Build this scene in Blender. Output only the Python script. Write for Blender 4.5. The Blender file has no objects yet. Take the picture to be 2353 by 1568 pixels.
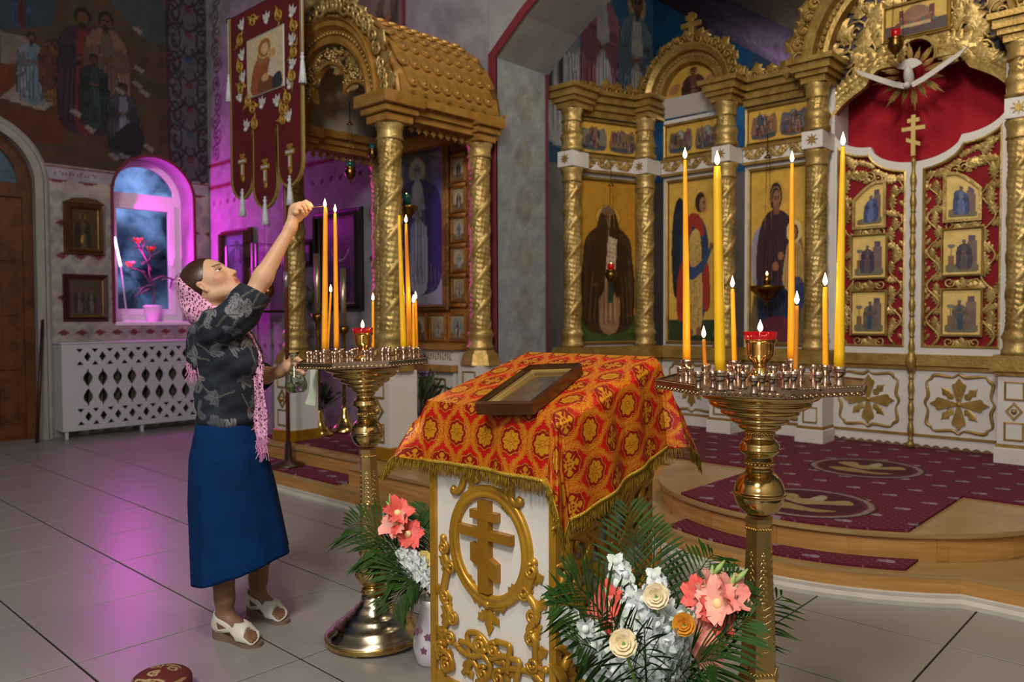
import bpy, bmesh, math, random
import numpy as np
from mathutils import Vector, Matrix, geometry, noise as mnoise
sc = bpy.context.scene
COL = sc.collection
PI = math.pi
random.seed(7); RNG = np.random.default_rng(7)

# ------------------------------------------------------------------ camera
FPX, CX, CY, CAMH = 1815.7, 1176.5, 784.0, 1.32
def cam_axes(yaw, pit, rol):
    r = np.array([math.cos(yaw), math.sin(yaw), 0.]); fh = np.array([-math.sin(yaw), math.cos(yaw), 0.]); z = np.array([0, 0, 1.])
    fw = fh*math.cos(pit) - z*math.sin(pit); up = np.cross(r, fw)
    r2 = r*math.cos(rol) + up*math.sin(rol)
    return r2, np.cross(r2, fw), fw
CR, CU, CF = cam_axes(math.radians(42.947), math.radians(1.752), math.radians(-.227))
CC = np.array([0, 0, CAMH])
def ray(x, y): return CF + (x-CX)/FPX*CR + (CY-y)/FPX*CU
def gp(x, y, z=0.): d = ray(x, y); return CC + d*(z-CAMH)/d[2]      # where a sight line meets a level
def yp(x, y, Y): d = ray(x, y); return CC + d*Y/d[1]                # ... a plane of constant Y
def xp(x, y, X): d = ray(x, y); return CC + d*X/d[0]                # ... a plane of constant X
def dp(x, y, D): return CC + ray(x, y)*D                            # ... a depth
cam = bpy.data.cameras.new('camera'); camo = bpy.data.objects.new('camera', cam); COL.objects.link(camo)
cam.sensor_fit = 'HORIZONTAL'; cam.sensor_width = 36; cam.lens = FPX/2353*36; cam.clip_start = .05
M = Matrix.Identity(4)
for i in range(3): M[i][0], M[i][1], M[i][2], M[i][3] = CR[i], CU[i], -CF[i], CC[i]
camo.matrix_world = M
cam.dof.use_dof = True; cam.dof.focus_distance = 2.25; cam.dof.aperture_fstop = 4.0
sc.camera = camo

# ------------------------------------------------------------------ world, lamps, exposure
w = bpy.data.worlds.new('world'); sc.world = w; w.use_nodes = True
w.node_tree.nodes['Background'].inputs[0].default_value = (.62, .64, .70, 1)
w.node_tree.nodes['Background'].inputs[1].default_value = .06
sc.view_settings.view_transform = 'Standard'; sc.view_settings.look = 'None'
sc.view_settings.gamma = 1; sc.view_settings.use_curve_mapping = False
sc.view_settings.exposure = 0.35
def lamp(name, kind, loc, power, color, size=.3, aim=None):
    l = bpy.data.lights.new(name, kind); l.energy = power; l.color = color
    if kind == 'AREA': l.shape = 'DISK'; l.size = size
    else: l.shadow_soft_size = size
    o = bpy.data.objects.new(name, l); COL.objects.link(o); o.location = loc
    if aim is not None: o.rotation_euler = (Vector(aim)-Vector(loc)).to_track_quat('-Z', 'Y').to_euler()
    return o
lamp('chandelier_light', 'POINT', (-.1, -1.9, 4.7), 620, (1, .94, .85), .45)
lamp('ceiling_light', 'POINT', (-.6, -.1, 4.9), 200, (1, .93, .83), .3)
lamp('sanctuary_chandelier_light', 'AREA', (-1.3, 3.6, 5.4), 62, (1, .84, .60), .9, (-2.6, 6.6, 1.9))
lamp('added_sanctuary_fill', 'POINT', (-2.6, 7.7, 3.1), 80, (1, .93, .82), .25)  # unseen lamp added to brighten the sanctuary walls behind the icon screen
lamp('side_window_daylight', 'AREA', (1.5, -4.5, 3.6), 60, (.66, .78, 1), 1.6, (-6.5, 4.7, 2.8))

# ------------------------------------------------------------------ helpers
def lin(c):
    if isinstance(c, str): c = [int(c[i:i+2], 16)/255 for i in (0, 2, 4)]
    return tuple(x/12.92 if x <= .04045 else ((x+.055)/1.055)**2.4 for x in c[:3])
MATS = {}
def mat(name, col='808080', rough=.5, metal=0., bump=0., bscale=40., var=0., vscale=6., emit=0., trans=0., sss=0., coat=0., spec=.5, alpha=1., ecol=None, ior=1.45, sheen=0., attr=None, col2=None, rvar=0.):
    if name in MATS: return MATS[name]
    m = bpy.data.materials.new(name); MATS[name] = m; m.use_nodes = True
    nt = m.node_tree; b = nt.nodes['Principled BSDF']; L = nt.links.new
    c = lin(col); b.inputs['Base Color'].default_value = (*c, 1)
    b.inputs['Roughness'].default_value = rough; b.inputs['Metallic'].default_value = metal
    b.inputs['Specular IOR Level'].default_value = spec; b.inputs['IOR'].default_value = ior
    if coat: b.inputs['Coat Weight'].default_value = coat; b.inputs['Coat Roughness'].default_value = .08
    if trans: b.inputs['Transmission Weight'].default_value = trans
    if sheen: b.inputs['Sheen Weight'].default_value = sheen
    if sss: b.inputs['Subsurface Weight'].default_value = sss; b.inputs['Subsurface Radius'].default_value = (.02, .014, .006); b.inputs['Subsurface Scale'].default_value = .5
    if emit: b.inputs['Emission Color'].default_value = (*lin(ecol or col), 1); b.inputs['Emission Strength'].default_value = emit
    if alpha < 1: b.inputs['Alpha'].default_value = alpha
    tc = None
    def coord():
        nonlocal tc
        if tc is None: tc = nt.nodes.new('ShaderNodeTexCoord')
        return tc.outputs['Object']
    src = None
    if attr:
        a = nt.nodes.new('ShaderNodeAttribute'); a.attribute_name = attr; src = a.outputs['Color']
    if var or col2:
        n = nt.nodes.new('ShaderNodeTexNoise'); n.inputs['Scale'].default_value = vscale; n.inputs['Detail'].default_value = 5; L(coord(), n.inputs['Vector'])
        mx = nt.nodes.new('ShaderNodeMix'); mx.data_type = 'RGBA'
        if src is None:
            mx.inputs[6].default_value = (*c, 1); mx.inputs[7].default_value = (*lin(col2), 1) if col2 else (*[x*(1-var) for x in c], 1)
        else:
            mx.blend_type = 'MULTIPLY'; L(src, mx.inputs[6]); v = 1-var; mx.inputs[7].default_value = (v, v, v, 1)
        rmp = nt.nodes.new('ShaderNodeMapRange'); rmp.inputs[1].default_value = .38; rmp.inputs[2].default_value = .66
        L(n.outputs['Fac'], rmp.inputs[0]); L(rmp.outputs[0], mx.inputs[0]); src = mx.outputs[2]
    if src is not None: L(src, b.inputs['Base Color'])
    if rvar:
        n2 = nt.nodes.new('ShaderNodeTexNoise'); n2.inputs['Scale'].default_value = vscale*1.7; n2.inputs['Detail'].default_value = 4; L(coord(), n2.inputs['Vector'])
        rm = nt.nodes.new('ShaderNodeMapRange'); rm.inputs[1].default_value = .3; rm.inputs[2].default_value = .7
        rm.inputs[3].default_value = max(.02, rough-rvar); rm.inputs[4].default_value = rough+rvar
        L(n2.outputs['Fac'], rm.inputs[0]); L(rm.outputs[0], b.inputs['Roughness'])
    if bump:
        n3 = nt.nodes.new('ShaderNodeTexNoise'); n3.inputs['Scale'].default_value = bscale; n3.inputs['Detail'].default_value = 3; L(coord(), n3.inputs['Vector'])
        bp = nt.nodes.new('ShaderNodeBump'); bp.inputs['Strength'].default_value = bump; bp.inputs['Distance'].default_value = .01
        L(n3.outputs['Fac'], bp.inputs['Height']); L(bp.outputs[0], b.inputs['Normal'])
    return m
GOLD = mat('gold_paint', 'a4874a', .42, .52, bump=.25, bscale=60, col2='886c32', vscale=9, rvar=.08)
GOLDD = mat('old_gold_paint', '9e7e3e', .44, .48, bump=.3, bscale=45, col2='7c5f28', vscale=8, rvar=.08)
GOLDL = mat('gold_leaf', 'b69c62', .42, .55, bump=.35, bscale=50, col2='8c723c', vscale=7, rvar=.1)
OCHRE = mat('ochre_gold_paint', 'ac8040', .42, .35, bump=.1, bscale=60, col2='946a2c', vscale=8)
BRASS = mat('polished_brass', 'd4b878', .16, 1., bump=.03, bscale=18, col2='c2a262', vscale=5, rvar=.05)
BRASSD = mat('dark_brass', '8a6b35', .24, 1., col2='6f542a', vscale=8, rvar=.08)
STEEL = mat('nickel_brass', 'c9b3a0', .2, 1., col2='b39c88', vscale=10, rvar=.05)
WHITE = mat('white_paint', 'c6c2c0', .42, bump=.05, bscale=80, var=.06, vscale=4)
WAX = mat('beeswax', 'f0a51c', .38, sss=.35, spec=.5, col2='e89812', vscale=9)
WAXY = mat('yellow_wax', 'e6b414', .38, sss=.35, col2='dcaa0e', vscale=9)
WOOD = mat('oiled_wood', '9b6428', .30, bump=.08, bscale=30, col2='7d4d1b', vscale=5)
DARKWOOD = mat('dark_wood', '3a2012', .38, bump=.1, bscale=40, col2='27140b', vscale=8)
PAINT = mat('icon_paint', rough=.36, attr='paint', var=.16, vscale=14, coat=.25)
MURAL = mat('mural_paint', rough=.85, attr='paint', var=.25, vscale=5, bump=.1, bscale=30)
CLOTHP = mat('printed_cloth', rough=.85, attr='paint', var=.12, vscale=30, bump=.2, bscale=160)
def obj(name, me, m=None, parent=None):
    o = bpy.data.objects.new(name, me); COL.objects.link(o)
    if m is not None and not me.materials: me.materials.append(m)
    if parent is not None: o.parent = parent
    return o
def tag(o, label=None, cat=None, group=None, kind=None):
    if label: o['label'] = label
    if cat: o['category'] = cat
    if group: o['group'] = group
    if kind: o['kind'] = kind
    return o
def thing(name, label, cat, loc=(0, 0, 0), rotz=0., group=None):
    o = bpy.data.objects.new(name, None); COL.objects.link(o); o.empty_display_size = .1
    o.location = loc; o.rotation_euler = (0, 0, rotz)
    return tag(o, label, cat, group)
def copy_tree(o, parent=None):
    c = o.copy(); COL.objects.link(c); c.parent = parent
    for ch in [x for x in COL.objects if x.parent == o]: copy_tree(ch, c)
    return c
def rawmesh(name, V, F, smooth=False, angle=None):
    me = bpy.data.meshes.new(name); me.from_pydata([tuple(map(float, v)) for v in V], [], F); me.update()
    if smooth: me.polygons.foreach_set('use_smooth', [True]*len(me.polygons))
    return me
I4 = Matrix.Identity(4)
def T(x=0, y=0, z=0): return Matrix.Translation((x, y, z))
def R(a, ax='Z'): return Matrix.Rotation(a, 4, ax)
def S(x, y=None, z=None):
    y = x if y is None else y; z = x if z is None else z
    return Matrix.Diagonal((x, y, z, 1))
def frame(o, x, y, z):
    m = Matrix.Identity(4)
    for i in range(3): m[i][0], m[i][1], m[i][2], m[i][3] = x[i], y[i], z[i], o[i]
    return m
def nrm(v): v = np.asarray(v, float); return v/np.linalg.norm(v)
class MB:
    """collects shapes, then build() links them as one mesh"""
    def __init__(s): s.V = []; s.F = []; s.Sm = []
    def add(s, V, F, m=None, smooth=False):
        n = len(s.V)
        if m is None: s.V += [tuple(v) for v in V]
        else: s.V += [tuple(m @ Vector(v)) for v in V]
        s.F += [tuple(n+i for i in f) for f in F]; s.Sm += [smooth]*len(F); return s
    def box(s, lo, hi, m=None, bev=0.):
        (a, b, c), (d, e, f) = lo, hi
        if bev <= 0:
            V = [(a,b,c),(d,b,c),(d,e,c),(a,e,c),(a,b,f),(d,b,f),(d,e,f),(a,e,f)]
            return s.add(V, [(0,3,2,1),(4,5,6,7),(0,1,5,4),(1,2,6,5),(2,3,7,6),(3,0,4,7)], m)
        k = bev; V = []
        for z, i in ((c, k), (c+k, 0), (f-k, 0), (f, k)):
            V += [(a+i+(0 if i else k)*0, b+i, z), (d-i, b+i, z), (d-i, e-i, z), (a+i, e-i, z)]
        F = [(3,2,1,0), (12,13,14,15)]
        for r in range(3):
            for j in range(4): F.append((r*4+j, r*4+(j+1)%4, r*4+4+(j+1)%4, r*4+4+j))
        return s.add(V, F, m)
    def cbox(s, c, d, m=None, bev=0.): return s.box([c[i]-d[i]/2 for i in range(3)], [c[i]+d[i]/2 for i in range(3)], m, bev)
    def lathe(s, prof, n=32, m=None, smooth=True, cap=True, ang=2*PI, a0=0., rfun=None):
        V = []; F = []; full = abs(ang-2*PI) < 1e-6; k = n if full else n+1
        for r, z in prof:
            for i in range(k):
                a = a0+ang*i/n; rr = r*(rfun(a, z) if rfun else 1); V.append((rr*math.cos(a), rr*math.sin(a), z))
        for j in range(len(prof)-1):
            for i in range(n): F.append((j*k+i, j*k+(i+1)%k, (j+1)*k+(i+1)%k, (j+1)*k+i))
        if cap and full:
            if prof[0][0] > 1e-5: F.append(tuple(range(n-1, -1, -1)))
            if prof[-1][0] > 1e-5: F.append(tuple((len(prof)-1)*k+i for i in range(n)))
        return s.add(V, F, m, smooth)
    def tube(s, pts, r, n=6, m=None, smooth=True, cap=True, flat=1., upv=None):
        P = [np.asarray(p, float) for p in pts]; L = len(P)
        rr = [r]*L if not hasattr(r, '__len__') else r
        V = []; F = []; u = None
        for i in range(L):
            t = P[min(i+1, L-1)]-P[max(i-1, 0)]; nt_ = np.linalg.norm(t); t = t/nt_ if nt_ > 1e-9 else np.array([0, 0, 1.])
            if upv is not None: u = np.asarray(upv, float)
            if u is None: u = np.array([0, 0, 1.]) if abs(t[2]) < .9 else np.array([1., 0, 0])
            a = np.cross(t, u); na = np.linalg.norm(a)
            if na < 1e-6: a = np.cross(t, [1., .3, 0]); na = np.linalg.norm(a)
            a /= na; b = np.cross(a, t); u = b
            for k in range(n):
                th = 2*PI*k/n; V.append(P[i]+a*math.cos(th)*rr[i]+b*math.sin(th)*rr[i]*flat)
        for i in range(L-1):
            for k in range(n): F.append((i*n+k, i*n+(k+1)%n, (i+1)*n+(k+1)%n, (i+1)*n+k))
        if cap: F.append(tuple(range(n-1, -1, -1))); F.append(tuple((L-1)*n+k for k in range(n)))
        return s.add(V, F, m, smooth)
    def ball(s, c, r, n=12, k=8, m=None, sc_=(1, 1, 1)):
        V = []; F = []
        for j in range(k+1):
            ph = PI*j/k
            for i in range(n): V.append((c[0]+r*sc_[0]*math.sin(ph)*math.cos(2*PI*i/n), c[1]+r*sc_[1]*math.sin(ph)*math.sin(2*PI*i/n), c[2]-r*sc_[2]*math.cos(ph)))
        for j in range(k):
            for i in range(n): F.append((j*n+i, j*n+(i+1)%n, (j+1)*n+(i+1)%n, (j+1)*n+i))
        return s.add(V, F, m, True)
    def plate(s, outer, holes=(), t=.02, m=None):
        """flat plate in local XY with holes, front face at z=t"""
        loops = [list(outer)]+[list(h) for h in holes]
        tri = geometry.tessellate_polygon([[Vector((x, y, 0)) for x, y in l] for l in loops])
        pts = [p for l in loops for p in l]; n = len(pts)
        V = [(x, y, t) for x, y in pts]+[(x, y, 0) for x, y in pts]; F = []
        for a, b, c in tri:
            pa, pb, pc = pts[a], pts[b], pts[c]
            cr = (pb[0]-pa[0])*(pc[1]-pa[1])-(pb[1]-pa[1])*(pc[0]-pa[0])
            if cr < 0: a, c = c, a
            F += [(a, b, c), (n+c, n+b, n+a)]
        o = 0
        for li, l in enumerate(loops):
            ar = sum(l[i][0]*l[(i+1)%len(l)][1]-l[(i+1)%len(l)][0]*l[i][1] for i in range(len(l)))
            k = len(l); ccw = (ar > 0) == (li == 0)
            for i in range(k):
                a, b = o+i, o+(i+1)%k
                F.append((n+a, n+b, b, a) if ccw else (n+b, n+a, a, b))
            o += k
        return s.add(V, F, m)
    def sweep(s, path, prof, m=None, closed=False, smooth=False):
        """profile (out, height) swept along a 2-D path in local XY; height along +Z, out = left-hand normal"""
        P = [np.asarray(p, float) for p in path]; L = len(P); K = len(prof); V = []; F = []
        for i in range(L):
            d0 = P[i]-P[i-1] if (i > 0 or closed) else P[1]-P[0]
            d1 = P[(i+1) % L]-P[i] if (i < L-1 or closed) else P[-1]-P[-2]
            n0 = np.array([-d0[1], d0[0]]); n0 /= np.linalg.norm(n0)+1e-12; n1 = np.array([-d1[1], d1[0]]); n1 /= np.linalg.norm(n1)+1e-12
            b = n0+n1; bl = np.linalg.norm(b); b = b/bl if bl > 1e-6 else n0
            k = 1/max(.35, float(b@n0))
            for o, h in prof: V.append((P[i][0]+b[0]*o*k, P[i][1]+b[1]*o*k, h))
        for i in range(L if closed else L-1):
            j = (i+1) % L
            for q in range(K-1): F.append((i*K+q, j*K+q, j*K+q+1, i*K+q+1))
        if not closed: F.append(tuple(range(K))); F.append(tuple((L-1)*K+q for q in range(K-1, -1, -1)))
        return s.add(V, F, m, smooth)
    def leaf(s, m, lobes=4, curl=.25, wide=.34, ridge=.10):
        """a carved lobed leaf, unit length along +Y, relief in +Z"""
        n = lobes*2+1; V = []; F = []
        for i in range(n+1):
            t = i/n; env = math.sin(PI*min(1, t*.86+.12))**.8
            wv = wide*env*(1. if i % 2 else .52) if i < n else .0
            z = ridge*math.sin(PI*t*.9+.1)+curl*.5*t*t
            y = t-(.06 if i % 2 else 0)
            V += [(-wv, y+(.05 if i % 2 else 0), z*.35), (-wv*.5, y, z*.95+ridge*.3*(i % 2)), (0, t, z*.7), (wv*.5, y, z*.95+ridge*.3*(i % 2)), (wv, y+(.05 if i % 2 else 0), z*.35)]
        for i in range(n):
            for k in range(4): F.append((i*5+k, i*5+k+1, i*5+6+k, i*5+5+k))
        return s.add(V, F, m, True)
    def build(s, name, m=None, parent=None, loc=None):
        me = bpy.data.meshes.new(name); me.from_pydata([tuple(map(float, v)) for v in s.V], [], s.F); me.update()
        me.polygons.foreach_set('use_smooth', s.Sm)
        o = obj(name, me, m, parent)
        if loc is not None: o.location = loc
        return o
def spiral(cx, cy, r0, r1, a0, turns, n=14):
    return [(cx+(r0+(r1-r0)*i/n)*math.cos(a0+turns*2*PI*i/n), cy+(r0+(r1-r0)*i/n)*math.sin(a0+turns*2*PI*i/n)) for i in range(n+1)]
def bez(p0, p1, p2, p3, n=10):
    p0, p1, p2, p3 = map(lambda p: np.asarray(p, float), (p0, p1, p2, p3))
    return [(1-t)**3*p0+3*t*(1-t)**2*p1+3*t*t*(1-t)*p2+t**3*p3 for t in np.linspace(0, 1, n+1)]
def spline(P, n=6, closed=False):
    P = [np.asarray(p, float) for p in P]; L = len(P); out = []
    for i in range(L if closed else L-1):
        p0, p1, p2, p3 = (P[(i-1) % L], P[i], P[(i+1) % L], P[(i+2) % L]) if closed else (P[max(i-1, 0)], P[i], P[i+1], P[min(i+2, L-1)])
        for k in range(n):
            t = k/n; out.append(.5*((2*p1)+(-p0+p2)*t+(2*p0-5*p1+4*p2-p3)*t*t+(-p0+3*p1-3*p2+p3)*t**3))
    if not closed: out.append(P[-1])
    return out
def arc(cx, cy, r, a0, a1, n=16, ry=None):
    ry = r if ry is None else ry
    return [(cx+r*math.cos(a0+(a1-a0)*i/n), cy+ry*math.sin(a0+(a1-a0)*i/n)) for i in range(n+1)]
def frond(mb, path2, leafsize, every=.09, r=.008, m=I4, side=1, relief=.5, tail=True, flat=.8):
    """a carved stem with leaves on both sides; path2 in local XY, relief along Z"""
    P = [np.asarray(p, float) for p in path2]
    L = len(P); mb.tube([(p[0], p[1], r*.6) for p in P], [r*(1-.5*i/L) for i in range(L)], 5, m, flat=flat)
    acc = 0.; sd = side
    for i in range(1, L):
        acc += np.linalg.norm(P[i]-P[i-1])
        if acc > every:
            acc = 0; d = nrm(P[i]-P[i-1]); a = math.atan2(d[1], d[0])
            mb.leaf(m @ T(P[i][0], P[i][1], r*.3) @ R(a-PI/2+sd*(.75+random.uniform(-.15, .15))) @ S(leafsize*random.uniform(.85, 1.1), leafsize*random.uniform(.85, 1.1), leafsize*relief)); sd = -sd
class Paint:
    """flat picture: shapes laid onto a fine grid as a colour attribute (u, v run 0..1)"""
    def __init__(s, nx, ny, bg):
        s.nx, s.ny = nx, ny; s.U, s.V = np.meshgrid(np.linspace(0, 1, nx), np.linspace(0, 1, ny)); s.C = np.zeros((ny, nx, 3)); s.C[:] = lin(bg); s.asp = 1.
    def put(s, mk, col, a=1.):
        c = np.array(lin(col)); s.C[mk] = s.C[mk]*(1-a)+c*a; return s
    def inside(s, pts):
        x, y = s.U, s.V; mk = np.zeros_like(x, bool); n = len(pts)
        for i in range(n):
            x0, y0 = pts[i]; x1, y1 = pts[(i+1) % n]
            if y0 == y1: continue
            c = ((y0 > y) != (y1 > y)) & (x < (x1-x0)*(y-y0)/(y1-y0)+x0); mk ^= c
        return mk
    def poly(s, pts, col, a=1.): return s.put(s.inside(pts), col, a)
    def blob(s, pts, col, a=1.): return s.put(s.inside([tuple(p) for p in spline(pts, 5, True)]), col, a)
    def ell(s, cx, cy, rx, ry, col, a=1., rot=0.):
        dx, dy = s.U-cx, (s.V-cy)/s.asp; c, q = math.cos(rot), math.sin(rot)
        return s.put(((dx*c+dy*q)/rx)**2+((-dx*q+dy*c)/(ry/s.asp))**2 < 1, col, a)
    def ring(s, cx, cy, rx, ry, t, col, a=1.):
        d = np.sqrt(((s.U-cx)/rx)**2+((s.V-cy)/ry)**2); return s.put(np.abs(d-1) < t, col, a)
    def rect(s, a, b, c, d, col, al=1.): return s.put((s.U >= a) & (s.U <= c) & (s.V >= b) & (s.V <= d), col, al)
    def line(s, pts, wd, col, a=1.):
        mk = np.zeros_like(s.U, bool); k = s.asp
        for (x0, y0), (x1, y1) in zip(pts[:-1], pts[1:]):
            dx, dy = x1-x0, (y1-y0)/k; q = dx*dx+dy*dy+1e-12
            t = np.clip(((s.U-x0)*dx+(s.V-y0)/k*dy)/q, 0, 1)
            mk |= (s.U-x0-t*dx)**2+((s.V-y0)/k-t*dy)**2 < wd*wd
        return s.put(mk, col, a)
    def mottle(s, amp=.2, f=6, seed=1):
        r = np.random.default_rng(seed); n = np.zeros_like(s.U)
        for o in (f, f*2.3, f*5.1):
            for _ in range(3):
                a = r.uniform(0, 2*PI); n += np.sin((s.U*math.cos(a)+s.V/s.asp*math.sin(a))*o*2*PI+r.uniform(0, 6.3)+2*np.sin(s.U*o*3+r.uniform(0, 6)))/6
        s.C *= np.clip(1+amp*n, .2, 2)[..., None]; return s
    def mesh(s, name, fn):
        g = [fn(u, v) for v in np.linspace(0, 1, s.ny) for u in np.linspace(0, 1, s.nx)]
        nx, ny = s.nx, s.ny; F = [(j*nx+i, j*nx+i+1, (j+1)*nx+i+1, (j+1)*nx+i) for j in range(ny-1) for i in range(nx-1)]
        me = rawmesh(name, g, F)
        at = me.color_attributes.new('paint', 'FLOAT_COLOR', 'POINT'); d = np.ones((nx*ny, 4)); d[:, :3] = s.C.reshape(-1, 3); at.data.foreach_set('color', d.ravel())
        return me
    def build(s, name, fn, parent=None, m=None): return obj(name, s.mesh(name, fn), m or PAINT, parent)
def shade(c, k):
    v = [int(c[i:i+2], 16) for i in (0, 2, 4)]; return ''.join('%02x' % max(0, min(255, int(x*k))) for x in v)
def saint(P, cx, y0, h, robe, inner, k=.17, halo='c9a04a', face='8a5a38', hair='3a2416', look=0, veil=None, halo_on=True):
    """a standing robed figure, h tall from y0, k = half width / height; drawn in picture units"""
    a = P.asp; wd = h*k/a; hd = y0+h*.885; q = lambda x, y: (cx+wd*x, y0+h*y)
    if halo_on: P.ell(cx, hd, h*.098/a, h*.098, shade(halo, .7)); P.ell(cx, hd, h*.09/a, h*.09, halo)
    body = [q(-.72, 0), q(-.95, .3), q(-.9, .55), q(-.78, .72), q(-.3, .815), q(.3, .815), q(.78, .72), q(.9, .55), q(.98, .3), q(.75, 0)]
    P.blob([(x+(x-cx)*.05, y) for x, y in body], shade(robe, .45)); P.blob(body, robe)
    P.blob([q(-.28, .01), q(-.34, .4), q(-.18, .78), q(.2, .78), q(.42, .4), q(.38, .01)], inner)
    big = h*P.ny > 40
    for x in ((-.8, -.6, -.42, .5, .68, .84) if big else (-.6, .6)): P.line([q(x, .05), q(x*.92+.03, .35), q(x*.72, .66)], wd*.05, shade(robe, .55), .7); P.line([q(x+.07, .08), q(x*.9+.1, .33), q(x*.7+.07, .6)], wd*.03, shade(robe, 1.5), .5)
    for x in ((-.15, .02, .2) if big else (.05,)): P.line([q(x, .05), q(x*.8, .6)], wd*.04, shade(inner, .6), .6); P.line([q(x+.06, .08), q(x*.8+.05, .5)], wd*.03, shade(inner, 1.35), .5)
    for s in (-1, 1): P.blob([q(s*.85, .66), q(s*.92, .5), q(s*.5, .46), q(s*.12, .53), q(s*.2, .59), q(s*.55, .6)], shade(robe, .8)); P.ell(*q(s*.14, .56), h*.026/a, h*.02, face)
    P.rect(cx-h*.02/a, y0+h*.78, cx+h*.02/a, y0+h*.85, shade(face, .75))
    P.ell(cx, hd+h*.012, h*.062/a, h*.075, veil or hair); P.ell(cx+look*h*.012/a, hd-h*.008, h*.043/a, h*.058, face)
    if big:
        fx = cx+look*h*.016/a
        for s in (-1, 1): P.ell(fx+s*h*.017/a, hd+h*.002, h*.009/a, h*.005, '1c100a'); P.line([(fx+s*h*.006/a, hd+h*.014), (fx+s*h*.028/a, hd+h*.014)], h*.003/a, '2a180e')
        P.line([(fx, hd+h*.008), (fx+look*h*.006/a, hd-h*.022)], h*.003/a, shade(face, .6)); P.line([(fx-h*.01/a, hd-h*.036), (fx+h*.01/a, hd-h*.036)], h*.003/a, '5a2a1c')
    if veil is None: P.ell(cx+look*h*.014/a, hd-h*.056, h*.032/a, h*.028, hair, .8)
def fm(o, ux, uy):
    """picture mapping: corner o, edge vectors ux, uy"""
    o, ux, uy = map(lambda p: np.asarray(p, float), (o, ux, uy)); return lambda u, v: o+ux*u+uy*v
# ------------------------------------------------------------------ the room
XW, YW = -9.65, 4.75                                # left wall, front wall
TILE = mat('porcelain_tile', '8b8783', .36, var=.05, vscale=.8, spec=.5)
PLAST = mat('plaster', '8d8c90', .9, var=.22, vscale=3.5, bump=.2, bscale=18)
PLASTD = mat('dark_plaster', '6f6864', .9, var=.25, vscale=3, bump=.2, bscale=18)
REDLINE = mat('oxblood_paint', '6d2530', .6, var=.15)
fl = MB(); fl.box((-9.9, -6, -.12), (3.5, 9, -.004))
floor = tag(fl.build('floor', mat('grout', '1c1a19', .8)), kind='structure')
tm = MB(); tm.box((-.296, -.298, -.012), (.296, .298, 0), bev=.0015)
tile_me = None
def platform_hides(x, y): return (y > 3.75 and x < -3.1 and x > -6.7) or (y > 5.1 and x < 1) or math.hypot(x+1.8, y-5.0) < .95
for i in range(-16, 4):
    for j in range(-4, 10):
        x, y = -.86+.3+.6*i, 2.86+.3025+.605*j
        if x < XW or y > 8 or platform_hides(x, y) or x > .9: continue
        d = np.array([x, y, 0])-CC; dep = d@CF
        if dep < .9 or abs(d@CR)/dep > 1.0: continue
        if tile_me is None: o = tm.build('tile', TILE, floor); tile_me = o.data
        else: o = obj('tile', tile_me, None, floor)
        o.location = (x, y, random.uniform(-.0006, .0006))
# --- left wall, in (Y, Z)
wy0, wy1 = xp(262, 600, XW)[1], xp(446, 600, XW)[1]
wz0, wz1 = xp(350, 742, XW)[2], xp(355, 362, XW)[2]
wr = (wy1-wy0)/2; wc = (wy0+wy1)/2; wsp = wz1-wr
win_loop = [(wy0, wz0), (wy1, wz0)]+arc(wc, wsp, wr, 0, PI, 20)
dy1 = xp(88, 700, XW)[1]; dsp = xp(95, 425, XW)[2]; dtop = xp(0, 296, XW)[2]
dr = max(.55, dtop-dsp+.05); dc = dy1-dr
door_loop = [(dc-dr, -.02), (dy1, -.02)]+arc(dc, dsp, dr, 0, PI, 20)
wl = MB(); Mw = frame((XW, 0, 0), (0, 1, 0), (0, 0, 1), (1, 0, 0))       # local x->Y, y->Z, z->X
wl.plate([(-5, -.05), (YW, -.05), (YW, 6.6), (-5, 6.6)], [win_loop, door_loop], -.45, Mw)
wall_left = tag(wl.build('wall_left', PLAST), kind='structure')
# painted surface of the left wall
y0p, z0p, z1p = 1.7, .0, 6.5
P = Paint(200, 400, '8f8a86'); P.asp = (YW-y0p)/(z1p-z0p)
uu = lambda y: (y-y0p)/(YW-y0p)
vv = lambda z: (z-z0p)/(z1p-z0p)
def pxw(x, y): p = xp(x, y, XW); return (uu(p[1]), vv(p[2]))
zb = xp(110, 383, XW)[2]; zb2 = xp(110, 410, XW)[2]; ymr = xp(385, 200, XW)[1]
# lower zone: pale stencil lozenges, rows of dark red diamonds
for k in range(16):
    for j in range(14):
        P.ring(uu(1.8+.2*k+.1*(j % 2)), vv(1.0+.17*j), .030, .018, .22, 'a29a90', .7)
for zz in (1.16, 1.55, 2.02, 2.38, 2.9):
    for k in range(16):
        c = (uu(1.9+.19*k), vv(zz)); P.poly([(c[0]-.022, c[1]), (c[0], c[1]-.006), (c[0]+.022, c[1]), (c[0], c[1]+.006)], '6a2a30')
P.rect(0, vv(zb2)-.004, 1, vv(zb2), '6d2530'); P.rect(0, vv(zb), 1, vv(zb)+.004, '6d2530'); P.rect(0, vv(zb2), 1, vv(zb), '96909a')
for k in range(9): P.ell(uu(2.2+.32*k), vv(zb2)-.012, .05, .012, 'a49c92')
for k, ch in enumerate(range(13)):      # band of worn lettering
    x = uu(2.98)+k*.0125; P.rect(x, vv(zb2)+.007, x+.003, vv(zb)-.007, '6f4a5a'); P.rect(x, vv(zb2)+.009+.004*(k % 3), x+.009, vv(zb2)+.0105+.004*(k % 3), '6f4a5a')
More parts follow.
